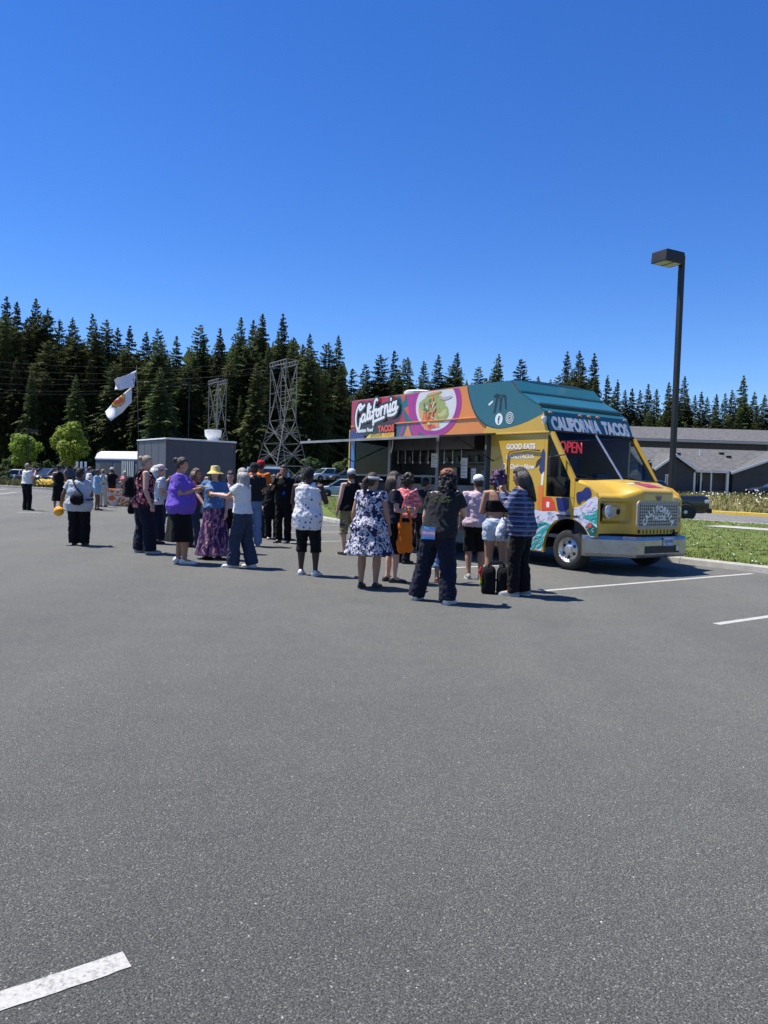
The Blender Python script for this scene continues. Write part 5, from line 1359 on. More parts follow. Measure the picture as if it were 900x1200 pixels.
# ------------------------------------------------------------------ people
def fabric(name, col, rough=.9, var=.1, bump=.25):
    if (name,) in _MC: return _MC[(name,)]
    m = mat(name, col, rough, 0, var, 5.0, bump, 22.0, spec=.2)
    m.node_tree.nodes['Principled BSDF'].inputs['Sheen Weight'].default_value = .03
    return m
def pattern(name, stops, kind='noise', scale=14.0, rough=.9, stretch=(1,1,1), interp='CONSTANT', detail=2.0):
    m, nt, b = _nodes(name); L = nt.links.new; tc = N(nt, 'ShaderNodeTexCoord')
    mp = N(nt, 'ShaderNodeMapping'); mp.inputs['Scale'].default_value = stretch; L(tc.outputs['Object'], mp.inputs[0])
    if kind == 'noise':
        t = N(nt, 'ShaderNodeTexNoise', i_Scale=scale, i_Detail=detail, i_Distortion=1.2); out = 'Fac'
    else:
        t = N(nt, 'ShaderNodeTexVoronoi', i_Scale=scale); out = 'Distance'
    L(mp.outputs[0], t.inputs['Vector']); r = ramp(nt, stops, interp); L(t.outputs[out], r.inputs[0])
    L(r.outputs[0], b.inputs['Base Color']); b.inputs['Roughness'].default_value = rough; b.inputs['Specular IOR Level'].default_value = .2
    n2 = N(nt, 'ShaderNodeTexNoise', i_Scale=20.0, i_Detail=3.0); L(tc.outputs['Object'], n2.inputs['Vector'])
    bp = N(nt, 'ShaderNodeBump'); bp.inputs['Strength'].default_value = .25; bp.inputs['Distance'].default_value = .02; L(n2.outputs['Fac'], bp.inputs['Height']); L(bp.outputs[0], b.inputs['Normal'])
    return m
def plaid(name, base, a, c):
    m, nt, b = _nodes(name); L = nt.links.new; tc = N(nt, 'ShaderNodeTexCoord')
    cur = None
    ws_ = []
    for d, s, lo in (('X', 2.6, .62), ('Z', 2.6, .62), ('Z', 5.1, .8)):
        w = N(nt, 'ShaderNodeTexWave', bands_direction=d, i_Scale=s, i_Distortion=.5); w.inputs['Detail'].default_value = .5
        L(tc.outputs['Object'], w.inputs['Vector']); r = ramp(nt, [(lo, (0,0,0)), (lo+.12, (1,1,1))]); L(w.outputs['Fac'], r.inputs[0]); ws_.append(r)
    m1 = N(nt, 'ShaderNodeMix', data_type='RGBA'); m1.inputs[6].default_value = c4(base); m1.inputs[7].default_value = c4(a); L(ws_[0].outputs[0], m1.inputs[0])
    m2 = N(nt, 'ShaderNodeMix', data_type='RGBA'); L(m1.outputs[2], m2.inputs[6]); m2.inputs[7].default_value = c4(a); L(ws_[1].outputs[0], m2.inputs[0])
    m3 = N(nt, 'ShaderNodeMix', data_type='RGBA'); L(m2.outputs[2], m3.inputs[6]); m3.inputs[7].default_value = c4(c)
    k = N(nt, 'ShaderNodeMath', operation='MULTIPLY'); k.inputs[1].default_value = .5; L(ws_[2].outputs[0], k.inputs[0]); L(k.outputs[0], m3.inputs[0])
    L(m3.outputs[2], b.inputs['Base Color']); b.inputs['Roughness'].default_value = .95
    return m
def skin(name, c): return mat(name, c, .55, 0, .07, 9, .05, 60, spec=.3)
SK = {'pale': skin('skin_fair', (.52,.32,.24)), 'tan': skin('skin_tan', (.36,.2,.13)), 'brown': skin('skin_brown', (.17,.085,.05)), 'dark': skin('skin_deep', (.06,.032,.022))}
def hairm(name, c):
    m = mat(name, c, .45, 0, .55, 30, .7, 60, spec=.45); nt = m.node_tree; tc = [n for n in nt.nodes if n.type == 'TEX_COORD'][0]
    mp = N(nt, 'ShaderNodeMapping'); mp.inputs['Scale'].default_value = (2.2, 2.2, .22); nt.links.new(tc.outputs['Object'], mp.inputs[0])
    for n in nt.nodes:
        if n.type == 'TEX_NOISE': nt.links.new(mp.outputs[0], n.inputs['Vector'])
    return m
HR = {'black': hairm('hair_black', (.012,.010,.010)), 'dark': hairm('hair_dark_brown', (.03,.018,.012)), 'brown': hairm('hair_brown', (.09,.05,.025)), 'grey': hairm('hair_grey', (.3,.29,.28)), 'white': hairm('hair_white', (.5,.49,.46)), 'sandy': hairm('hair_sandy_grey', (.26,.21,.15)), 'plum': hairm('hair_plum', (.05,.012,.06)), 'sunlit': hairm('hair_sunlit', (.28,.09,.025))}  # the copper tone paints sunlight onto the top of dark hair
M_EYE = mat('eye_dark', (.02,.015,.012), .2); M_LIP = mat('lip', (.3,.1,.09), .5)
FB = lambda n, c: fabric('cloth_' + n, c)
C_BLACK = FB('black', (.006,.006,.007)); C_NAVY = FB('navy', (.010,.012,.026)); C_WHITE = FB('white', (.62,.62,.61)); C_GREY = FB('heather_grey', (.42,.44,.47))
C_PURP = FB('violet', (.13,.075,.42)); C_JEAN = FB('dark_denim', (.028,.04,.07)); C_LJEAN = FB('light_denim', (.13,.22,.38)); C_PDEN = FB('pale_denim', (.42,.5,.6))
C_ORG = FB('orange', (.62,.16,.02)); C_BLUE = FB('royal_blue', (.03,.09,.5)); C_SKY = FB('sky_blue', (.3,.46,.6)); C_CREAM = FB('cream', (.5,.45,.37)); C_RED = FB('red', (.4,.02,.03)); C_PINK = FB('coral_pink', (.55,.16,.16))
C_CHAR = FB('charcoal', (.017,.019,.022)); C_STRAW = FB('straw_yellow', (.62,.5,.17)); C_LPINK = FB('pale_pink', (.55,.42,.47)); C_MID = FB('mid_blue', (.1,.2,.36)); C_MAROON = FB('maroon', (.12,.02,.03))
M_SHOEW = mat('white_sneaker', (.7,.7,.69), .6); M_SHOEB = mat('black_shoe', (.018,.018,.018), .55); M_SHOEG = mat('grey_sneaker', (.25,.26,.28), .7); M_SOLE = mat('shoe_sole', (.5,.5,.48), .8); M_SANDAL = mat('tan_sandal', (.2,.1,.05), .7)

def remesh(mb, voxel, smooth_it=4, fac=.5):
    me = bpy.data.meshes.new('tmp'); me.from_pydata(mb.v, [], mb.f)
    bm = bmesh.new(); bm.from_mesh(me); bmesh.ops.recalc_face_normals(bm, faces=bm.faces); bm.to_mesh(me); bm.free()
    o = bpy.data.objects.new('tmp', me); COL.objects.link(o)
    md = o.modifiers.new('r', 'REMESH'); md.mode = 'VOXEL'; md.voxel_size = voxel; md.use_smooth_shade = True
    if smooth_it: s = o.modifiers.new('s', 'SMOOTH'); s.iterations = smooth_it; s.factor = fac
    dg = bpy.context.evaluated_depsgraph_get(); out = bpy.data.meshes.new_from_object(o.evaluated_get(dg))
    bpy.data.objects.remove(o); bpy.data.meshes.remove(me)
    return out
def wrinkle(me, amp, scale, stretch=(1, 1, .55), seed=0.0):
    n = len(me.vertices); co = np.empty(n*3); no = np.empty(n*3); me.vertices.foreach_get('co', co); me.vertex_normals.foreach_get('vector', no)
    co = co.reshape(-1, 3); no = no.reshape(-1, 3); d = np.empty(n)
    sx, sy, sz = stretch
    for i in range(n):
        p = co[i]; a_ = noise.noise((p[0]*scale*sx+seed, p[1]*scale*sy, p[2]*scale*sz)); b_ = noise.noise((p[0]*scale*1.5*sx, p[1]*scale*1.5*sy+seed, p[2]*scale*1.5*sz+p[0]*scale*.8)); d[i] = .7*a_ + 1.5*(.22-abs(b_)) + .3*noise.noise((p[0]*scale*3.1, p[1]*scale*3.1+seed, p[2]*scale*3.1))
    co += no * (d * amp)[:, None]; me.vertices.foreach_set('co', co.ravel()); me.update()

ARMS = {'down': ((.07,-.02,-.29), (.09,.06,-.53)), 'plate': ((.06,.03,-.28), (-.07,.27,-.19)), 'phone': ((.07,.10,-.25), (-.07,.25,-.03)),
 'eat': ((.05,.15,-.23), (-.11,.23,.04)), 'hip': ((.25,-.07,-.18), (.05,.01,-.41)), 'fold': ((.08,.08,-.27), (-.2,.21,-.23)),
 'reach': ((.05,.19,-.18), (.02,.43,-.15)), 'back': ((.07,-.13,-.26), (.11,-.13,-.51)), 'carry': ((.08,-.03,-.29), (.10,.10,-.52)), 'forearm': ((.07,.0,-.29), (.0,.24,-.27)),
 'raise': ((.10,.12,-.18), (.02,.20,.14)), 'wide': ((.13,0,-.27), (.2,.08,-.5))}
def basis(d, hint):
    d = d.normalized(); s = d.cross(hint)
    if s.length < 1e-4: s = d.cross(Vector((1, 0, 0)))
    s.normalize(); return d, s, s.cross(d).normalized()

def person(label, px, py, face, h=None, top=None, g=1.0, belly=0.0, sk='pale', hair=('short', 'dark'), shirt=None, legs=None, shoes='B', arms=('down', 'down'), stance=(.1, .0, .1, .0),
           lean=0.0, head=(0, 0), female=False, hat=None, voxel=None, loc=None, extra=None, shoulder=1.0, side_lean=0.0, bend=0.0):
    """stance = (left foot x offset, left y, right x offset, right y); face = heading in degrees, 0 = away from camera, -90 = towards the right"""
    rv = random.Random(int(px)*31 + int(py))
    if stance == (.1, .0, .1, .0): stance = (.09 + rv.uniform(-.02, .05), rv.uniform(-.07, .07), .09 + rv.uniform(-.02, .05), rv.uniform(-.07, .07))
    if head == (0, 0): head = (rv.uniform(-26, 26), rv.uniform(-10, 4))
    if side_lean == 0: side_lean = rv.uniform(-.045, .045)
    if lean == 0: lean = rv.uniform(-.04, .05)
    p = gnd(px, py) if loc is None else Vector(loc)
    if h is None: h = atY(px, top, p.y).z
    S = h / 1.70; root = empty('person', (p.x, p.y, 0), math.radians(face))
    tag(root, label, 'person', 'people at the food trucks')
    dist = p.y; vx = voxel or (.0105 if dist < 13 else .013 if dist < 20 else .018)
    gl = math.sqrt(g)
    T = lambda x, y, z: Vector((x*S + side_lean*max(0, z-.9)*S, (y + lean*max(0, z-.9) + bend*max(0, z-1.2))*S, z*S))
    # skeleton
    ft = {-1: (-stance[0], stance[1]), 1: (stance[2], stance[3])}
    hip, knee, ank = {}, {}, {}
    for s in (-1, 1):
        hip[s] = T(s*.088*gl, 0, .88); fx, fy = ft[s]
        ank[s] = Vector((fx*S, fy*S, .085*S)); knee[s] = (hip[s]*.47 + ank[s]*.53) + Vector((s*.01*S, .035*S, 0))
    shx = .172*shoulder*(.55+.45*gl)*(.93 if female else 1.0)
    sh, elb, wri = {}, {}, {}
    for s in (-1, 1):
        sh[s] = T(s*shx, -.005, 1.395); e, w_ = ARMS[arms[0 if s < 0 else 1]]
        ga = (gl-1)*.12
        elb[s] = sh[s] + Vector((s*(e[0]+ga), e[1], e[2]))*S; wri[s] = sh[s] + Vector((s*(w_[0]+ga*.8), w_[1]+ga*.6, w_[2]))*S
    tor = [(.80,.150*g,.105*g,0), (.86,.176*g,.125*g,-.008), (.93,.182*g,.128*g+belly*.3,-.012+belly*.25), (1.02,.160*g,.112*g+belly*.6,.0+belly*.5), (1.10,.150*g,.108*g+belly*.5,.004+belly*.4), (1.2,.165*gl*(.5+.5*g)*1.02,.116*g+belly*.15,.006+belly*.1), (1.29,.172*gl,.118*gl+(.018 if female else 0),.006+(.012 if female else 0)), (1.37,.172*gl*shoulder,.092*gl,-.004), (1.42,.135*gl*shoulder,.07*gl,-.006), (1.45,.075,.062,-.004)]
    def torso(mb, sec, ease=0.0):
        rings = []
        for z, rx, ry, yo in sec:
            c = T(0, yo, z); rings.append([c + Vector(((rx+ease)*S*math.cos(t), (ry+ease)*S*math.sin(t)*(1 if math.sin(t) > 0 else .92), 0)) for t in [2*math.pi*k/20 for k in range(20)]])
        mb.loft(rings)
    def interp(z):
        for a, b in zip(tor[:-1], tor[1:]):
            if a[0] <= z <= b[0]: t = (z-a[0])/(b[0]-a[0]); return tuple(a[i]+(b[i]-a[i])*t for i in range(4))
        return tor[-1] if z > tor[-1][0] else (z,) + tor[0][1:]
    # ---- body
    mb = MB(); torso(mb, tor)
    neck0, hc = T(0, -.005, 1.40), T(0, .018, 1.578)
    mb.tube([neck0, T(0, .0, 1.47), T(0, .012, 1.53)], [.062*S*gl**.5, .054*S*gl**.5, .054*S], 12)
    Rh = Matrix.Rotation(math.radians(head[0]), 3, 'Z') @ Matrix.Rotation(math.radians(head[1]), 3, 'X')
    HP = lambda x, y, z: hc + Rh @ Vector((x*S, y*S, z*S))
    hs = [(-.118,.024,.026,.050), (-.105,.040,.045,.040), (-.07,.054,.066,.026), (-.03,.066,.084,.012), (.02,.073,.094,.002), (.06,.071,.09,-.003), (.095,.054,.07,-.006), (.118,.024,.03,-.008)]
    rings = [[HP(rx*math.cos(t), yo + ry*math.sin(t), z) for t in [2*math.pi*k/16 for k in range(16)]] for z, rx, ry, yo in hs]
    mb.loft(rings)
    mb.tube([HP(0, .085, .02), HP(0, .104, -.022), HP(0, .098, -.034)], [.008*S, .015*S, .012*S], 8)     # nose
    mb.sphere(HP(0, .083, .032), (.048*S, .018*S, .012*S), 10, 6)                                          # brow
    for s in (-1, 1): mb.sphere(HP(s*.076, -.002, -.008), (.012*S, .022*S, .032*S), 8, 6)
    for s in (-1, 1):
        L_ = gl if g > 1 else g
        mb.tube([T(s*.085*gl, 0, .94), hip[s], hip[s].lerp(knee[s], .5), knee[s], knee[s].lerp(ank[s], .32), ank[s].lerp(knee[s], .18), ank[s]], [.085*S*g, .094*S*g, .078*S*L_, .056*S*L_, .058*S*L_, .038*S*gl, .038*S], 14)
        td = Vector((s*.12, 1, 0)).normalized()
        mb.tube([ank[s] - td*.05*S + Vector((0,0,-.035*S)), ank[s] + Vector((0,0,-.03*S)), ank[s] + td*.09*S + Vector((0,0,-.047*S)), ank[s] + td*.165*S + Vector((0,0,-.058*S))], [(.03*S,.03*S), (.038*S,.042*S), (.044*S,.03*S), (.036*S,.018*S)], 10, ref=(0,0,1))
        up_ = sh[s]; a0 = T(s*shx*.75, -.004, 1.385)
        mb.tube([a0, up_, up_.lerp(elb[s], .5), elb[s], elb[s].lerp(wri[s], .3), wri[s]], [.058*S*gl, .058*S*gl, .049*S*gl, .040*S*gl**.7, .042*S*gl**.7, .026*S], 12)
        # hand: palm, four fingers, thumb
        d = (wri[s]-elb[s]); inward = Vector((-s, .15, 0)); d, sd, nn = basis(d, inward)
        w0 = wri[s]; hs_ = 1.0 if vx < .012 else 1.25
        mb.tube([w0 - d*.02*S, w0 + d*.03*S, w0 + d*.085*S], [(.022*S, .027*S), (.018*S, .040*S), (.016*S, .041*S)], 10, ref=nn)
        curl = .55
        fw_ = Vector((0, 1, 0)); sdv = sd if sd.dot(fw_) > 0 else -sd; pn = inward - d*inward.dot(d); pn = pn.normalized()
        for q, fl_ in enumerate((.068, .077, .072, .056)):
            b0 = w0 + d*.08*S + sdv*((.030-.020*q)*S); p1 = b0 + (d*math.cos(curl*.5) + pn*math.sin(curl*.5))*fl_*.5*S; p2 = p1 + (d*math.cos(curl*1.7) + pn*math.sin(curl*1.7))*fl_*.5*S
            mb.tube([b0 - d*.015*S, p1, p2], [.0098*S*hs_, .009*S*hs_, .0075*S*hs_], 7)
        t0 = w0 + d*.022*S + sdv*.026*S; t1 = t0 + (d*.6 + sdv*.7 + pn*.25).normalized()*.034*S; t2 = t1 + (d*.85 + sdv*.25 + pn*.4).normalized()*.03*S
        mb.tube([t0, t1, t2], [.0125*S, .0105*S*hs_, .0085*S*hs_], 7)
    me = remesh(mb, vx, 2, .4); me.materials.append(SK[sk]); me.name = 'body'; link('body', me, root)
    for s in (-1, 1):
        e = MB(); e.sphere(HP(s*.031, .0865, .006), (.012*S, .008*S, .007*S), 8, 6); e.build('eye', M_EYE, root, smooth=True)
    e = MB(); e.sphere(HP(0, .0905, -.068), (.024*S, .01*S, .008*S), 8, 6); e.build('mouth', M_LIP, root, smooth=True)
    # ---- clothes
    cv = max(vx, .013)
    def leg_tube(mb, s, f_end, ease, flare=1.0):
        path = [T(s*.082*gl, 0, .93), hip[s], hip[s].lerp(knee[s], .5), knee[s], knee[s].lerp(ank[s], .5), ank[s] + Vector((0, 0, -.035*S))]
        cum = [0, .06, .28, .53, .77, 1.0]; rad = [.088*g, .098*g, .084*gl, .066*gl, .064*gl, .060]
        P, Q = [], []
        for i in range(len(path)):
            if cum[i] < f_end: P.append(path[i]); Q.append((rad[i] + ease*(.6+.4*cum[i]))*S*(1+(flare-1)*cum[i]))
            else:
                a = (f_end - cum[i-1])/(cum[i]-cum[i-1]); P.append(path[i-1].lerp(path[i], a)); r0 = (rad[i-1]*(1-a)+rad[i]*a + ease)*S; Q.append(r0*(1+(flare-1)*f_end)); break
        mb.tube(P, Q, 16)
    LEGM = None
    if legs and legs[0] in ('pants', 'shorts', 'capri', 'baggy'):
        kind, m_ = legs[0], legs[1]; mb = MB(); ez = .02 if kind != 'baggy' else .04
        fe = {'pants': 1.0, 'baggy': 1.0, 'shorts': legs[2] if len(legs) > 2 else .5, 'capri': .8}[kind]
        torso(mb, [(.775,)+interp(.80)[1:], interp(.82), interp(.88), interp(.95), interp(1.03)], .024)
        for s in (-1, 1): leg_tube(mb, s, fe, ez, 1.0 if kind != 'baggy' else 1.12)
        me = remesh(mb, cv, 4); wrinkle(me, .016 if kind != 'shorts' else .012, 10, (1.2, 1.2, 1.0), px*.1); me.materials.append(m_)
        link({'pants': 'trousers', 'baggy': 'trousers', 'shorts': 'shorts', 'capri': 'trousers'}[kind], me, root)
    def skirt(mb, z0, z1, r0, fl, folds=9, amp=.05, seed=0):
        rings = []; n = 44
        for i in range(9):
            t = i/8; z = z0 + (z1-z0)*t; _, rx, ry, yo = interp(max(.80, z)); c = T(0, yo*(1-t), z)
            k = fl*t**1.1; rg = []
            for q in range(n):
                a = 2*math.pi*q/n; w_ = 1 + amp*t*(math.sin(folds*a + seed) + .5*math.sin(folds*1.7*a + 1.3*seed))
                rg.append(c + Vector(((rx + r0 + k)*w_*math.cos(a)*S, (ry + r0 + k)*w_*math.sin(a)*S, 0)))
            rings.append(rg)
        mb.loft(rings)
    if legs and legs[0] == 'skirt':
        mb = MB(); skirt(mb, 1.05, legs[2], .016, legs[3], legs[4] if len(legs) > 4 else 9, .05, px); me = remesh(mb, cv, 2); wrinkle(me, .006, 9, (1.5, 1.5, .4), px*.1); me.materials.append(legs[1]); link('skirt', me, root)
    if shirt:
        kind, m_ = shirt[0], shirt[1]; zb = shirt[2] if len(shirt) > 2 else .93; ez = shirt[3] if len(shirt) > 3 else .022
        mb = MB()
        zs = [zb] + [z for z in (.93, 1.0, 1.06, 1.12, 1.2, 1.29, 1.36, 1.415) if z > zb + .03]
        sec = [interp(z) for z in zs]
        if kind == 'backless': sec = [interp(z) for z in (1.12, 1.18, 1.24, 1.29)]; torso(mb, sec, .012)
        else:
            if kind == 'tank':
                sec = [x for x in sec if x[0] < 1.37] + [(1.385, .128*gl*shoulder, .084*gl, -.004), (1.425, .105*gl*shoulder, .066*gl, -.006)]
            torso(mb, [(z, rx + .016*max(0, min(1, (1.26-z)/.26)), ry + .024*max(0, min(1, (1.26-z)/.26)), yo) for z, rx, ry, yo in sec], ez)
            if kind == 'tank':
                for s in (-1, 1): mb.tube([T(s*.075*shoulder, .07, 1.36), T(s*.085*shoulder, .03, 1.435), T(s*.085*shoulder, -.04, 1.43), T(s*.075*shoulder, -.075, 1.36)], .03*S, 8)
            else: mb.tube([T(0, -.006, 1.38), T(0, -.004, 1.445)], [.115*S*gl, .07*S], 14)
            if kind in ('tee', 'long', 'dress'):
                f = {'tee': .62, 'long': 2.0, 'dress': .38}[kind]
                for s in (-1, 1):
                    a0 = T(s*shx*.7, -.004, 1.38); P = [a0, sh[s], sh[s].lerp(elb[s], min(1, f))]; Q = [.066*S*gl, .071*S*gl, (.068 if kind == 'tee' else .058)*S*gl + .008*S]
                    if f > 1: P += [elb[s].lerp(wri[s], .5), elb[s].lerp(wri[s], .93)]; Q += [.054*S*gl, .044*S]
                    mb.tube(P, Q, 14)
            if kind in ('dress', 'tankdress') or (len(shirt) > 4 and shirt[4]): 
                k = shirt[4]; skirt(mb, 1.10, k[0], ez, k[1], k[2], .05, px)
        me = remesh(mb, cv, 3); wrinkle(me, .013, 9, (1, 1, .8), px*.17 + 3); me.materials.append(m_); link({'tee': 't_shirt', 'long': 'shirt', 'tank': 'tank_top', 'dress': 'dress', 'tankdress': 'dress', 'backless': 'halter_top'}[kind], me, root)
        if kind == 'backless':
            b = MB(); b.tube([T(.06,.10,1.28), T(.045,.03,1.44), T(0,-.05,1.46), T(-.045,.03,1.44), T(-.06,.10,1.28)], .007*S, 6); b.build('halter_strap', m_, root)
    # ---- shoes
    for s in (-1, 1):
        td = Vector((s*.12, 1, 0)).normalized(); sv = Vector((td.y, -td.x, 0)); o = Vector((ank[s].x, ank[s].y, 0)) - td*.075*S
        prof = [(-.005, .024, .05), (.015, .036, .085), (.06, .04, .10), (.11, .04, .092), (.16, .046, .068), (.21, .048, .055), (.25, .04, .046), (.275, .018, .03)]
        if shoes == 'sandal': 
            sl = MB(); sl.loft([[o + td*x*S + sv*(q*w_*1.05*S) + Vector((0,0,z)) for q, z in ((-1, .001), (1, .001), (1, .02*S), (-1, .02*S))] for x, w_, _ in prof]); sl.build('sandal', M_SANDAL, root)
            continue
        up_ = {'B': M_SHOEB, 'W': M_SHOEW, 'G': M_SHOEG}[shoes]
        rings = []
        for x, w_, hh in prof:
            c = o + td*x*S; rings.append([c + sv*(math.cos(a)*w_*S) + Vector((0, 0, .022*S + max(0, math.sin(a))**.8*(hh-.022)*S)) for a in [math.pi*k/8 for k in range(9)]])
        mb = MB(); mb.loft(rings); sho = mb.build('shoe', up_, root, smooth=True)
        sl = MB(); sl.loft([[o + td*x*S + sv*(q*w_*1.06*S) + Vector((0,0,z)) for q, z in ((-1, .001), (1, .001), (1, .026*S), (-1, .026*S))] for x, w_, _ in prof]); sl.build('sole', M_SOLE if shoes != 'B' else M_SHOEB, sho)
    # ---- hair and hats
    if hair:
        hk, hcol = hair[0], HR[hair[1]]; rg = random.Random(int(px)*7+int(py)); mb = MB()
        big = {'short': 1.10, 'long': 1.13, 'curly': 1.32, 'bun': 1.09, 'puffs': 1.10, 'durag': 1.05, 'pony': 1.10, 'bob': 1.16, 'bald': 1.0, 'curls': 1.22}[hk]
        V = []; nu, nv = 26, 16; lw = -.2 if hk in ('short', 'durag', 'bun', 'puffs', 'pony') else -.55
        for i in range(nv+1):
            ph = math.pi*i/nv
            for j in range(nu):
                t = 2*math.pi*j/nu; x, y, z = math.sin(ph)*math.sin(t), math.sin(ph)*math.cos(t), math.cos(ph)
                on = 1.0 if (y < .30 + .55*max(0, z) or z > .55) and z > lw - (.5 if y < -.2 else 0) else 0.0
                k = big if on else .80
                k *= 1 + (.09 if hk in ('curly', 'curls') else .025 if hk != 'durag' else 0)*(rg.random()*2-1)*on
                V.append(HP(x*.078*k, -.002 + y*.098*k, .005 + z*.118*k))
        fs = [(i*nu+j, (i+1)*nu+j, (i+1)*nu+(j+1) % nu, i*nu+(j+1) % nu) for i in range(nv) for j in range(nu)]
        mb.add(V, fs)
        me_extra = []
        if hk in ('long', 'bob'):
            ln = hair[2] if len(hair) > 2 else (.36 if hk == 'long' else .16)
            for k in range(15):
                a = math.pi*(1.03*k/14) + math.pi - .05; cx, cy = math.cos(a), math.sin(a)
                w_ = rg.uniform(.85, 1.1)
                mb.tube([HP(cx*.06, -.01+cy*.075, .06), HP(cx*.085, -.012+cy*.10, -.04), HP(cx*.088*w_, -.02+cy*.105, -.13), HP(cx*.10*w_, -.03+cy*.11, -.05-ln*rg.uniform(.8, 1.1))], [.026*S, .03*S, .028*S, .012*S], 7)
        if hk in ('curls', 'curly'):
            for k in range(60 if hk == 'curls' else 34):
                a = rg.uniform(-2.5, 2.5); zz = rg.uniform(-.17, .11) if hk == 'curls' else rg.uniform(-.05, .13); q = 1.0 if zz < .06 else .75
                me_extra.append((HP(math.sin(a)*.098*q, -.01 - math.cos(a)*.118*q, zz), rg.uniform(.02, .036)))
        if hk == 'puffs':
            for s in (-1, 1): me_extra.append((HP(s*.075, -.03, .095), .062))
        if hk == 'bun': me_extra.append((HP(0, -.10, .06), .048))
        if hk == 'topbun': me_extra.append((HP(0, -.03, .13), .05))
        for c, r0 in me_extra:
            b = len(mb.v); mb.sphere(c, r0*S, 14, 10)
            mb.v[b:] = [tuple(c + (Vector(v)-c)*rg.uniform(.9, 1.12)) for v in mb.v[b:]]
        if hk == 'pony': mb.tube([HP(0,-.09,.05), HP(0,-.15,0), HP(.01,-.14,-.14), HP(0,-.12,-.26)], [.03*S, .036*S, .03*S, .01*S], 9)
        if hk != 'bald':
            mb.build('hair' if hk != 'durag' else 'head_scarf', hcol if hk != 'durag' else C_CHAR, root, smooth=True)
    if hat:
        hk, hm = hat; mb = MB()
        def ringh(r, z, yo=0, sx=1.0, n=24): return [HP(math.sin(t)*r*sx, yo + math.cos(t)*r*1.22, z) for t in [2*math.pi*k/n for k in range(n)]]
        if hk == 'cap':
            mb.loft([ringh(.087, .03), ringh(.086, .07), ringh(.075, .11), ringh(.045, .137), ringh(.008, .145)])
            br = []; 
            for t in range(-6, 7):
                a = t/6*1.15; br.append((math.sin(a)*.084, math.cos(a)*.102))
            fr = [(x*1.0, y + .075*math.cos(t/6*1.2)) for (x, y), t in zip(br, range(-6, 7))]
            mb2 = MB(); mb2.loft([[HP(x, y, .036), HP(x, y, .044), HP(X, Y_, .028), HP(X, Y_, .022)] for (x, y), (X, Y_) in zip(br, fr)]); c_ = mb.build('cap', hm, root, smooth=True); mb2.build('brim', hm, c_, smooth=True)
        elif hk == 'bucket':
            mb.loft([ringh(.15, -.005), ringh(.148, .0), ringh(.092, .045), ringh(.088, .05), ringh(.082, .115), ringh(.07, .14), ringh(.01, .147)]); mb.build('sun_hat', hm, root, smooth=40)
        elif hk == 'visor':
            mb.loft([ringh(.089, .03), ringh(.090, .065), ringh(.083, .066), ringh(.082, .03)]); c_ = mb.build('visor', hm, root, smooth=True)
            br = [(math.sin(t/6*1.25)*.084, math.cos(t/6*1.25)*.104) for t in range(-6, 7)]; fr = [(x*1.08, y + .085*math.cos(t/6*1.2)) for (x, y), t in zip(br, range(-6, 7))]
            mb2 = MB(); mb2.loft([[HP(x, y, .04), HP(x, y, .048), HP(X, Y_, .024), HP(X, Y_, .018)] for (x, y), (X, Y_) in zip(br, fr)]); mb2.build('brim', hm, c_, smooth=True)
        elif hk == 'crown':
            mb.loft([ringh(.100, .06), ringh(.104, .085), ringh(.092, .125), ringh(.06, .15), ringh(.01, .158)]); mb.v = [tuple(Vector(v_)*(1+.004*math.sin(k_*2.7))) for k_, v_ in enumerate(mb.v)]; mb.build('hair_sunlit_crown', hm, root, smooth=True)  # shell over dark curls, coloured as their sunlit top
    info = dict(root=root, S=S, sh=sh, wri=wri, elb=elb, T=T, HP=HP, ank=ank, gl=gl, g=g)
    M = Matrix.Translation(p) @ Matrix.Rotation(math.radians(face), 4, 'Z'); info['W'] = lambda v: M @ v; info['M'] = M
    return info

# patterned cloth
PT_STAR = pattern('tank_white_blue_motif', [(.0, (.05,.07,.3)), (.20, (.62,.62,.64))], 'vor', 12.0)
PT_DRESS = pattern('dress_navy_white_floral', [(.0, (.02,.025,.07)), (.49, (.62,.62,.68)), (.56, (.03,.035,.1)), (.62, (.55,.55,.62))], 'noise', 13.0, detail=3.0)
PT_HAW = pattern('blouse_pink_black_floral', [(.0, (.02,.012,.016)), (.5, (.45,.10,.14)), (.57, (.6,.35,.36)), (.64, (.05,.015,.02))], 'noise', 9.0)
PT_SKIRT = pattern('maxi_skirt_print', [(.0, (.03,.02,.06)), (.47, (.12,.05,.15)), (.54, (.42,.2,.25)), (.6, (.06,.04,.12)), (.68, (.5,.38,.4))], 'noise', 11.0, stretch=(1,1,.4))
PT_CAMO = pattern('camouflage', [(.0, (.08,.06,.035)), (.45, (.28,.23,.13)), (.55, (.14,.13,.06)), (.64, (.38,.32,.2))], 'noise', 9.0)
PT_PLAID = plaid('plaid_flannel', (.018,.028,.08), (.05,.08,.18), (.3,.32,.38))
PT_PINKCHK = pattern('pink_check', [(.0, (.5,.06,.08)), (.46, (.62,.3,.3)), (.56, (.4,.05,.07))], 'noise', 16.0, stretch=(.3,.3,1.5))
PT_LTOP = pattern('blue_tee_print', [(.0, (.07,.15,.3)), (.58, (.16,.28,.45)), (.66, (.07,.15,.3))], 'noise', 6.0)

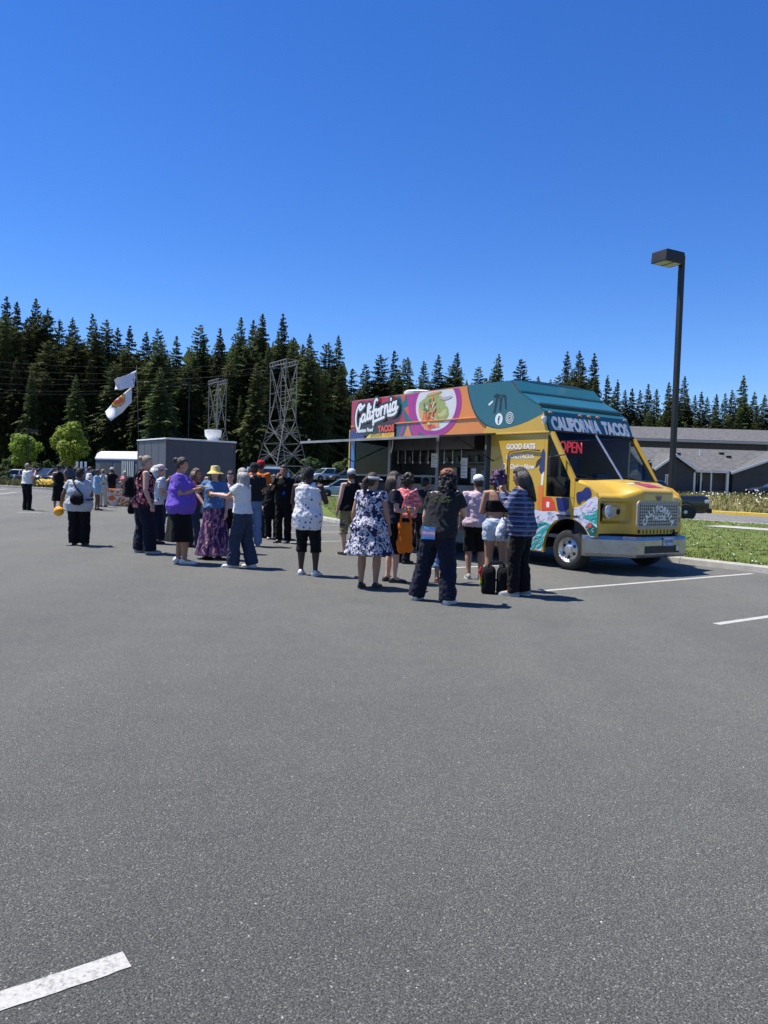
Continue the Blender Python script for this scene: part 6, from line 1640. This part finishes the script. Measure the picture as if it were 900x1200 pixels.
PE = {}
PE['arms_up'] = person('grey haired person in white tee and black trousers standing alone before yellow flowers', 31, 598, -35, top=543, sk='pale', hair=('short','sandy'), shirt=('tee', C_WHITE, .96), legs=('pants', C_BLACK), arms=('eat','phone'), stance=(.12,0,.12,.02), g=1.12)
PE['blackdress'] = person('person in a black sleeveless dress, bare shoulders, partly behind the grey shirted figure', 68, 598, 10, top=545, sk='tan', hair=('bun','dark'), shirt=('tankdress', C_BLACK, .95, .018, (.35,.06,7)), legs=None, shoes='B', arms=('fold','fold'), female=True)
PE['ball'] = person('large person in pale grey tee with two hair puffs and black crossbody bag', 92, 639, 6, top=549, sk='brown', hair=('puffs','black'), shirt=('tee', C_GREY, .76, .05), legs=('baggy', C_BLACK), arms=('wide','forearm'), stance=(.1,0,.11,.03), g=1.32, belly=.04)
PE['farwhite'] = person('person in a plain white tee seen beyond the grey shirted figure', 104, 596, -60, top=547, sk='tan', hair=('short','dark'), shirt=('tee', C_WHITE), legs=('shorts', C_BLACK, .5), arms=('forearm','down'))
PE['farblue'] = person('person in a light blue top with bare brown legs beside the rounded trailer', 113, 598, -80, top=550, sk='brown', hair=('bun','black'), shirt=('long', C_SKY, .70, .04), legs=('shorts', C_CREAM, .3), arms=('raise','forearm'), shoes='sandal', female=True)
PE['farcream'] = person('person in a long cream tunic near the rounded trailer', 121, 594, 150, top=550, sk='tan', hair=('short','sandy'), shirt=('long', C_CREAM, .62, .03), legs=('pants', C_CREAM), arms=('raise','down'))
PE['farblack'] = person('person in black with a pale cap at the rounded trailer', 130, 592, 20, top=548, sk='tan', hair=('short','dark'), hat=('cap', C_GREY), shirt=('tee', C_BLACK), legs=('pants', C_CHAR), arms=('phone','phone'))
PE['farred'] = person('white haired person in a dark red top behind the orange banner', 146, 591, 170, top=552, sk='pale', hair=('short','white'), shirt=('tee', PT_PINKCHK), legs=('pants', C_NAVY), arms=('forearm','forearm'), female=True)
PE['floral'] = person('woman in pink floral sleeveless blouse and wide navy trousers with black rucksack', 166, 648, -62, top=534, sk='pale', hair=('bun','sandy'), shirt=('tank', PT_HAW, .80, .035), legs=('baggy', C_NAVY), shoes='G', arms=('carry','down'), female=True, g=1.12, head=(-15, -6), stance=(.09,-.03,.09,.12))
PE['greyhair'] = person('white haired person in white shirt and long dark skirt beside the floral blouse', 181, 637, -35, top=546, sk='pale', hair=('bob','white'), shirt=('tee', C_WHITE, .86), legs=('skirt', C_NAVY, .12, .10, 8), arms=('down','forearm'), female=True)
PE['pinkcap'] = person('person in a pale pink cap and grey top behind the violet shirt', 186, 633, -50, top=545, sk='pale', hair=('short','brown'), hat=('cap', C_LPINK), shirt=('tee', C_GREY), legs=('pants', C_JEAN), arms=('phone','forearm'))
PE['purple'] = person('large person in violet tee and black skirt holding a white plate', 210, 660, -80, top=536, sk='tan', hair=('bun','dark'), shirt=('tee', C_PURP, .80, .04), legs=('skirt', C_BLACK, .36, .06, 5), shoes='W', arms=('plate','plate'), g=1.42, belly=.035, female=True, stance=(.11,-.03,.11,.09), head=(0,-8))
PE['behindpurple'] = person('brown haired person in maroon top and dark jeans behind the violet shirt', 226, 642, -95, top=549, sk='tan', hair=('long','brown',.24), shirt=('tee', C_MAROON), legs=('pants', C_JEAN), arms=('fold','eat'), female=True, stance=(.1,-.12,.1,.15))
PE['yellowhat'] = person('woman in yellow sun hat, blue tee and long patterned skirt, hand on hip', 250, 655, 165, top=547, sk='pale', hair=('bob','brown'), hat=('bucket', C_STRAW), shirt=('tee', PT_LTOP, .93), legs=('skirt', PT_SKIRT, .07, .17, 10), shoes='B', arms=('down','hip'), female=True, head=(8, 0), g=1.05)
PE['longhair'] = person('long haired person in pale pink top and black trousers behind the yellow hat', 269, 648, 200, top=552, sk='pale', hair=('long','dark',.32), shirt=('tee', C_LPINK), legs=('pants', C_BLACK), arms=('fold','forearm'), female=True, shoes='sandal')
PE['grey_long'] = person('long grey haired woman in white tee and dark jeans stepping left with arms out', 283, 665, 78, top=549, sk='pale', hair=('long','grey',.34), shirt=('tee', C_WHITE, .93), legs=('baggy', C_JEAN), shoes='W', arms=('reach','plate'), female=True, stance=(.08,.12,.08,-.16))
PE['jeans'] = person('person in grey shirt, black cap and light blue jeans behind the grey haired woman', 295, 640, 30, top=543, sk='tan', hair=('short','dark'), hat=('cap', C_CHAR), shirt=('tee', C_CHAR), legs=('pants', C_LJEAN), shoes='G', arms=('forearm','forearm'))
PE['orange'] = person('person in a bright orange shirt and red cap', 302, 630, -20, top=540, sk='tan', hair=('short','black'), hat=('cap', C_RED), shirt=('tee', C_ORG, .85, .03), legs=('pants', C_JEAN), arms=('fold','fold'), g=1.15)
PE['woman_black'] = person('woman in all black facing this way with one arm raised', 318, 632, 195, top=556, sk='pale', hair=('bun','brown'), shirt=('long', C_BLACK, .62, .035), legs=('pants', C_BLACK), shoes='sandal', arms=('reach','down'), female=True, g=1.2, belly=.03)
PE['man_blue'] = person('man in black jacket over royal blue shirt touching his face', 332, 636, 165, top=545, sk='tan', hair=('short','black'), shirt=('long', C_BLACK, .86, .03), legs=('pants', C_BLACK), arms=('down','eat'))
PE['tank'] = person('man in white star print tank top and black shorts with black head scarf', 359, 674, -14, top=547, sk='dark', hair=('durag','black'), shirt=('tank', PT_STAR, .72, .03), legs=('shorts', C_BLACK, .66), shoes='W', arms=('fold','phone'), stance=(.10,.02,.15,-.01), g=1.12, shoulder=1.1)
PE['camo'] = person('man in black sleeveless top, pale cap and camouflage shorts beside the floral dress', 409, 650, 28, top=550, sk='pale', hair=('short','dark'), hat=('cap', C_GREY), shirt=('tank', C_BLACK, .88, .03), legs=('shorts', PT_CAMO, .6), shoes='B', arms=('down','down'), g=1.05)
PE['dress'] = person('woman in navy and white floral dress with white sun visor', 431, 689, -16, top=554, sk='tan', hair=('pony','dark'), hat=('visor', C_WHITE), shirt=('dress', PT_DRESS, 1.0, .03, (.50,.16,8)), legs=None, shoes='B', arms=('down','down'), female=True, g=1.2, head=(-35, 0), stance=(.11,0,.11,.02))
PE['tote'] = person('dark haired woman in black shorts with an orange tote on her forearm', 456, 682, -72, top=553, sk='pale', hair=('bob','dark'), shirt=('tee', C_NAVY, .9), legs=('shorts', C_BLACK, .55), shoes='B', arms=('forearm','forearm'), female=True, stance=(.09,.0,.09,.05))
PE['pink'] = person('curly haired person in a pink checked shirt and black trousers at the counter', 474, 660, -40, top=556, sk='brown', hair=('curly','black'), shirt=('long', PT_PINKCHK, .88, .03), legs=('pants', C_BLACK), arms=('fold','fold'), female=True)
PE['blacktee'] = person('person in charcoal tee and navy trousers, striped cloth in the back pocket, white sneakers', 511, 706, -28, top=552, sk='pale', hair=('curls','black'), hat=('crown', HR['sunlit']), shirt=('tee', C_CHAR, .84, .035), legs=('baggy', C_NAVY), shoes='W', arms=('down','phone'), stance=(.30,.03,.18,-.05), lean=.10, side_lean=.10, head=(30, -14), g=1.12)
PE['behindblack'] = person('person in blue capri jeans and sandals ahead of the charcoal tee', 517, 683, -25, top=562, sk='tan', hair=('curly','black'), shirt=('tee', C_BLACK), legs=('capri', C_LJEAN), shoes='sandal', arms=('forearm','forearm'), female=True)
PE['whitecap'] = person('person in white cap, pale pink tee and black shorts in the queue', 555, 678, -5, top=557, sk='tan', hair=('short','black'), hat=('cap', C_WHITE), shirt=('tee', C_LPINK, .86, .03), legs=('shorts', C_BLACK, .55), shoes='G', arms=('down','down'), g=1.02)
PE['shorts'] = person('plum haired woman with bare back in pale denim shorts', 579, 690, -10, top=553, sk='tan', hair=('curly','plum'), shirt=('backless', C_BLACK), legs=('shorts', C_PDEN, .24), shoes='B', arms=('forearm','forearm'), female=True, g=1.0)
PE['plaid'] = person('long black haired woman in blue plaid shirt holding up a phone', 609, 698, 62, top=548, sk='tan', hair=('long','black',.30), shirt=('long', PT_PLAID, .80, .04), legs=('pants', C_BLACK), shoes='G', arms=('phone','phone'), female=True, g=1.12, head=(0,-14), stance=(.09,.06,.09,-.04))

PE['knot3'] = person('person in a dark tee leaning towards the serving counter', 492, 652, -52, top=560, sk='tan', hair=('short','black'), shirt=('tee', FB('ink', (.012,.016,.02))), legs=('pants', C_BLACK), arms=('forearm','reach'), lean=.12)
# ------------------------------------------------------------------ bags and things people hold
M_BAG = fabric('bag_black_nylon', (.007,.007,.008)); M_ORB = fabric('tote_orange', (.75,.17,.015)); M_PLATE = mat('paper_plate', (.75,.75,.73), .7); M_PHONE = mat('phone_black', (.015,.015,.018), .15)
def rot_pt(info, v): return info['W'](v)
def bag_shell(name, sec, m, parent, wr=.01):
    mb = MB(); mb.loft(sec); me = remesh(mb, .016, 2); wrinkle(me, wr, 8); me.materials.append(m); return link(name, me, parent)
def rr(cx, cy, rx, ry, z, n=20, p=3.2):
    out = []
    for k in range(n):
        t = 2*math.pi*k/n; c, s = math.cos(t), math.sin(t); out.append(Vector((cx + rx*math.copysign(abs(c)**(2/p), c), cy + ry*math.copysign(abs(s)**(2/p), s), z)))
    return out
def on_person(name, label, cat, info):
    o = empty(name, info['root'].location, info['root'].rotation_euler.z); tag(o, label, cat); return o
# rucksack on floral blouse
i = PE['floral']; b = on_person('rucksack', 'black rucksack worn on the back over the pink floral blouse', 'rucksack', i); T = i['T']
bag_shell('pack', [rr(0, -.22*i['g'], .13, .06, z) for z in (.98*i['S'], )] + [rr(0, -.235*i['g'], .155, .095, z*i['S']) for z in (1.02, 1.12, 1.25)] + [rr(0, -.22*i['g'], .12, .06, 1.33*i['S'])], M_BAG, b)
for s in (-1, 1):
    mb = MB(); mb.tube([T(s*.09,-.17,1.30), T(s*.11,-.06,1.46), T(s*.12,.09,1.40), T(s*.13,.15,1.25), T(s*.17,.02,1.1), T(s*.12,-.16,1.03)], .017, 8); mb.build('shoulder_strap', M_BAG, b, smooth=True)
hb = empty('shoulder_bag', i['root'].location, i['root'].rotation_euler.z); tag(hb, 'small black shoulder bag hanging at the hip below the floral blouse', 'bag')
bag_shell('pouch', [rr(-.26, -.1, .05, .11, .72), rr(-.265, -.1, .065, .13, .78), rr(-.262, -.1, .06, .12, .9), rr(-.26, -.1, .03, .11, .95)], M_BAG, hb)
mb = MB(); mb.tube([Vector((-.262,-.19,.94)), T(-.19,-.1,1.2), T(-.12,-.02,1.47), T(-.17,.05,1.3), Vector((-.262,-.01,.94))], .011, 6); mb.build('strap', M_BAG, hb)
# crossbody bag on the grey tee
i = PE['ball']; b = on_person('crossbody_bag', 'black crossbody bag slung over the back of the pale grey tee', 'bag', i); T = i['T']; S = i['S']
bag_shell('pouch', [rr(.03, -.265, .06, .03, .90*S), rr(.03, -.275, .125, .05, .95*S), rr(.03, -.275, .135, .055, 1.04*S), rr(.03, -.265, .10, .045, 1.12*S), rr(.03, -.25, .05, .02, 1.16*S)], M_BAG, b)
mb = MB(); mb.tube([T(.14,-.22,1.1), T(-.02,-.21,1.3), T(-.12,-.1,1.47), T(-.12,.06,1.46), T(.02,.2,1.28), T(.2,.2,1.1), T(.3,.0,1.02), T(.2,-.22,1.02)], .015, 7); mb.build('strap', M_BAG, b, smooth=True)
c = i['W'](i['wri'][-1]); bl = MB(); bl.sphere((0,0,0), (.1,.1,.097), 20, 14)
o = bl.build('orange_ball', pattern('ball_orange_yellow', [(.3, (.75,.17,.02)), (.5, (.85,.4,.03)), (.7, (.75,.5,.1))], 'noise', 5.0, .4, interp='LINEAR'), None, smooth=True); o.location = (c.x - .03, c.y - .06, c.z - .14); tag(o, 'orange and yellow ball held low beside the pale grey tee', 'ball')
# paper plate on purple's hands
def plate(info, label, dz=.03, r=.13, name='paper_plate'):
    m_ = (info['wri'][-1] + info['wri'][1])/2; c = info['W'](m_ + Vector((0, .09, dz)))
    mb = MB(); mb.lathe([(.001,0), (r*.7,.0), (r,.018), (r*1.02,.02), (r*.7,.006), (.001,.006)], (0,0,0), 'Z', 22); o = mb.build(name, M_PLATE, None, smooth=40); o.location = c; tag(o, label, 'plate')
plate(PE['purple'], 'white paper plate held out by the person in violet')
plate(PE['grey_long'], 'white folded paper tray held by the grey haired woman', .02, .12, 'paper_tray')
# phone held by plaid
def phone(info, label, s=1):
    c = info['W'](info['wri'][s] + Vector((-s*.02, .06, .10))); mb = MB(); mb.box((-.037,-.005,-.075), (.037,.005,.075)); o = mb.build('phone', M_PHONE, None, bevel=.004); o.location = c; o.rotation_euler = (math.radians(-25), 0, info['root'].rotation_euler.z); tag(o, label, 'phone')
phone(PE['plaid'], 'dark phone held up by the woman in the plaid shirt', -1)
phone(PE['arms_up'], 'dark phone held near the face by the grey haired person in white', 1)
phone(PE['farblack'], 'dark phone held by the person in black with a pale cap', 1)
# drawstring bag at plaid's hip
i = PE['plaid']; b = on_person('drawstring_bag', 'white and blue drawstring bag hanging below the plaid sleeves', 'bag', i)
PT_BAG = pattern('bag_white_blue', [(.0, (.6,.62,.66)), (.52, (.16,.22,.4)), (.6, (.62,.64,.68))], 'noise', 9.0)
bag_shell('pouch', [rr(.02, .27, .10, .04, .74), rr(.02, .28, .16, .075, .79), rr(.02, .28, .14, .07, .90), rr(.02, .27, .06, .04, 1.0), rr(.02, .27, .04, .03, 1.04)], PT_BAG, b, .015)
for s in (-1, 1):
    mb = MB(); mb.tube([Vector((.02+s*.03,.27,1.03)), i['elb'][s].lerp(i['wri'][s], .45) + Vector((0,0,-.04)), i['elb'][s].lerp(i['wri'][s], .45) + Vector((0,.05,.02))], .007, 6); mb.build('cord', C_NAVY, b)
# orange tote on forearm
i = PE['tote']; b = on_person('tote_bag', 'bright orange tote bag hanging from the forearm of a dark haired woman', 'bag', i)
f = i['elb'][1].lerp(i['wri'][1], .62); x0, y0 = f.x + .03, f.y
bag_shell('pouch', [rr(x0, y0, .05, .08, .46), rr(x0, y0+.01, .07, .115, .50), rr(x0, y0, .075, .12, .64), rr(x0, y0-.01, .06, .11, .82), rr(x0, y0-.01, .03, .10, .90)], M_ORB, b, .028)
for s in (-1, 1):
    mb = MB(); mb.tube([Vector((x0+.025, y0+s*.09, .88)), Vector((f.x+.03, y0+s*.05, f.z+.0)), Vector((f.x, y0+s*.012, f.z+.055)), Vector((f.x-.04, y0+s*.05, f.z)), Vector((x0-.025, y0+s*.09, .88))], [(.006, .016)]*5, 8); mb.build('handle', M_ORB, b)
# striped cloth in the back pocket
i = PE['blacktee']; T = i['T']; S = i['S']
c0 = i['W'](Vector((-.045, -.19, .91*S))); fl = empty('pocket_flag', c0, i['root'].rotation_euler.z + math.radians(8)); tag(fl, 'folded blue, pink and white striped cloth tucked in a back pocket', 'cloth')
for k, cc in enumerate([(.1,.4,.7), (.62,.3,.45), (.7,.7,.7), (.62,.3,.45), (.1,.4,.7)]):
    mb = MB(); mb.loft([[Vector((-.085+.034*j, -.012 - .008*math.sin(j*1.4+k) - a, -.075+.03*k+b_)) for a, b_ in ((0,0),(.008,0),(.008,.0298),(0,.0298))] for j in range(6)]); mb.build('stripe', fabric('flag_stripe_%d' % k, cc), fl)
# lettering on the back of the charcoal tee
mt = mat('olive_print', (.13,.15,.035), .8)
ym = -.135*i['gl'] - .055 + .10*.4
rm = random.Random(3); mb = MB()
for k in range(26):
    x = -.08 + .30*rm.random(); z = 1.30*S + .07*rm.random(); l = rm.uniform(.01, .03)
    mb.box((x, ym-.012-.0004*k, z), (x+l, ym+.004, z+rm.uniform(.008, .016)))
mb.build('shirt_print', mt, i['root'])
# black cooler bag on the ground with rainbow tag
p = gnd(582, 697); b = empty('cooler_bag', (p.x, p.y + .12, 0), math.radians(-8)); tag(b, 'black upright cooler bag on the asphalt with a rainbow tag', 'bag')
for k, x in enumerate((-.1, .105)):
    bag_shell('compartment', [rr(x, 0, .088, .11, .002), rr(x, 0, .097, .125, .03), rr(x, 0, .097, .125, .30), rr(x, 0, .08, .10, .36), rr(x, 0, .05, .06, .375)], M_BAG, b, .008)
for s in (-.07, .07):
    mb = MB(); mb.tube([(-.12,s,.35), (-.08,s,.43), (.08,s,.43), (.12,s,.35)], .012, 7); mb.build('handle', M_BAG, b, smooth=True)
for k, cc in enumerate([(.5,.02,.02), (.65,.2,.02), (.7,.5,.02), (.05,.3,.05)]):
    mb = MB(); mb.tube([(-.20-.006*k, -.07+.008*k, .36-.05*k), (-.225+.01*k, -.09, .31-.05*k), (-.21, -.1, .24-.045*k)], [.014,.018,.01], 7); mb.build('ribbon', fabric('ribbon_%d' % k, cc), b)
# royal blue shirt front under the jacket
i = PE['man_blue']; S = i['S']; mb = MB(); mb.loft([rr(-.02, .145, .05, .012, .95*S), rr(-.02, .15, .06, .012, 1.1*S), rr(-.01, .145, .055, .012, 1.3*S), rr(0, .115, .03, .01, 1.38*S)]); mb.build('shirt_front', C_BLUE, i['root'], smooth=True)
# heart print on the blue tee
i = PE['yellowhat']; S = i['S']; mb = MB(); mb.prism([(0,1.13*S),(.07,1.2*S),(.065,1.25*S),(.03,1.265*S),(0,1.24*S),(-.03,1.265*S),(-.065,1.25*S),(-.07,1.2*S)], .158, .168); mb.build('shirt_print', mat('print_rainbow', (.6,.25,.06), .8, 0, .5, 12), i['root'])

# ------------------------------------------------------------------ flags on a tall pole by the trailers
M_POLE = mat('pole_aluminium', (.09,.09,.09), .6, .2)
FY = 34
base = atY(163, 560, FY); ftop = atY(160, 428, FY)
fp = empty('flag_pole', (base.x, FY, 0)); tag(fp, 'thin dark flag pole rising behind the trailers', 'pole')
mb = MB(); mb.tube([(0,0,0), (-.02,0,ftop.z*.4), (ftop.x-base.x, 0, ftop.z)], [.02, .01, .005], 8); mb.build('shaft', M_POLE, fp, smooth=True)
mb = MB(); mb.lathe([(.22,0), (.22,.05), (.06,.07), (.045,.3)], n=16, cap=True); mb.build('foot', M_BLK, fp)
def flag(label, quad, m, prints, seed):
    """quad in photo pixels: hoist top, hoist bottom, fly bottom, fly top"""
    q = [atY(x, y, FY) for x, y in quad]; n = 18; k = 12; o = q[0]; V = []
    for i in range(n+1):
        for j in range(k+1):
            u, v = i/n, j/k; a = q[0].lerp(q[3], u); b_ = q[1].lerp(q[2], u); p = a.lerp(b_, v) - o
            p.y += .22*u*math.sin(u*6.5 + v*1.8 + seed) + .1*math.sin(v*4+seed)*u; p.z += .05*u*math.sin(u*8 + seed); V.append(p)
    root = MB(); root.add(V, [(i*(k+1)+j, i*(k+1)+j+1, (i+1)*(k+1)+j+1, (i+1)*(k+1)+j) for i in range(n) for j in range(k)])
    ob = root.build('flag', m, None, smooth=True, fix=False); ob.location = o; tag(ob, label, 'flag', 'flags on the pole')
    so = ob.modifiers.new('thickness', 'SOLIDIFY'); so.thickness = .006
    return ob
FL1 = pattern('flag_white_dark_emblem', [(.0, (.62,.62,.68)), (.60, (.12,.12,.25)), (.64, (.62,.62,.68))], 'noise', 2.6)
def emblem(name, stops):
    m, nt, b = _nodes(name); L = nt.links.new; tc = N(nt, 'ShaderNodeTexCoord'); sp = N(nt, 'ShaderNodeTexGradient', gradient_type='SPHERICAL'); mp = N(nt, 'ShaderNodeMapping')
    mp.inputs['Location'].default_value = (.65, -.45, .65); mp.inputs['Scale'].default_value = (1.7, .01, 1.9); L(tc.outputs['Object'], mp.inputs[0]); nd = N(nt, 'ShaderNodeTexNoise', i_Scale=3.5, i_Detail=3.0); L(tc.outputs['Object'], nd.inputs['Vector']); vm = N(nt, 'ShaderNodeVectorMath', operation='MULTIPLY_ADD'); vm.inputs[1].default_value = (.9, .9, .9); L(nd.outputs['Color'], vm.inputs[0]); L(mp.outputs[0], vm.inputs[2]); L(vm.outputs[0], sp.inputs[0])
    r = ramp(nt, stops, 'CONSTANT'); L(sp.outputs[1], r.inputs[0]); L(r.outputs[0], b.inputs['Base Color']); b.inputs['Roughness'].default_value = .85
    return m
FL2 = emblem('flag_white_rainbow_emblem', [(.0, (.6,.6,.63)), (.35, (.03,.03,.04)), (.42, (.65,.45,.1)), (.55, (.7,.12,.04)), (.8, (.6,.6,.63))])
flag('upper white flag with a dark emblem flying over the trailers', [(160,434),(157,454),(134,458),(132,446)], FL1, None, .5)
flag('lower white flag with an orange rainbow emblem, its tail hanging down', [(154.5,453),(154.5,472),(132,493),(121,481)], FL2, None, 2.2)

# water tote in a wire cage by the grey trailer
p = gnd(234, 604); wt_ = empty('water_tote', (p.x, p.y - .6, 0), ANG_E); tag(wt_, 'white water tote in a steel cage standing by the grey trailer', 'tank')
MB().box((-.5,-.5,.0), (.5,.5,.14)).build('pallet', M_BLK, wt_, bevel=.02); MB().box((-.47,-.47,.15), (.47,.47,1.12)).build('tank', mat('translucent_white_plastic', (.55,.62,.7), .4), wt_, bevel=.06)
mb = MB(); mb.lathe([(.1,1.12),(.1,1.2),(.001,1.21)], n=16); mb.build('lid', M_BLK, wt_)
for k in range(4):
    z = .25 + .28*k
    for a, b_ in (((-.5,-.5,z),(.5,-.5,z)), ((.5,-.5,z),(.5,.5,z)), ((.5,.5,z),(-.5,.5,z)), ((-.5,.5,z),(-.5,-.5,z))): MB().bar(a, b_, .022).build('cage_bar', M_GALV, wt_)
for k in range(5):
    x = -.5 + .25*k
    for a, b_ in (((x,-.505,.14),(x,-.505,1.15)), ((x,.505,.14),(x,.505,1.15)), ((-.505,x,.14),(-.505,x,1.15)), ((.505,x,.14),(.505,x,1.15))): MB().bar(a, b_, .022).build('cage_bar', M_GALV, wt_)
# orange and white banner on a folding table near the rounded trailer
p = gnd(139, 593); tb_ = empty('display_table', (p.x, p.y, 0), math.radians(8)); tag(tb_, 'folding table with an orange and white printed cloth by the rounded trailer', 'table')
MB().box((-.5,-.3,.70), (.5,.3,.74)).build('tabletop', M_TRW, tb_)
for x in (-.45,.45):
    for y in (-.25,.25): MB().bar((x,y,0), (x,y,.7), .03).build('leg', M_GALV, tb_)
MB().box((-.51,-.32,.02), (.51,-.305,.745)).build('cloth_front', pattern('banner_orange_white', [(.0,(.65,.16,.03)),(.45,(.68,.66,.62)),(.55,(.65,.3,.03)),(.63,(.3,.08,.2))], 'noise', 3.0), tb_); MB().box((-.51,-.304,.741), (.51,.31,.75)).build('cloth_top', C_ORG, tb_)
# accessible parking signs
for k, x in enumerate((90.5, 95.5, 100.5)):
    Y = 58; t = atY(x, 541, Y); sg = empty('parking_sign', (t.x, Y, .1)); tag(sg, 'white upright parking sign plate on a thin post at the planting strip', 'sign', 'parking signs')
    MB().bar((0,0,0), (0,0,t.z-.12), .05).build('post', M_GALV, sg); MB().box((-.09,-.045,t.z-.75), (.09,-.027,t.z-.1)).build('plate', M_TRW, sg, bevel=.006); MB().box((-.06,-.052,t.z-.62), (.06,-.046,t.z-.5)).build('symbol', mat('sign_blue', (.05,.15,.4), .5), sg)
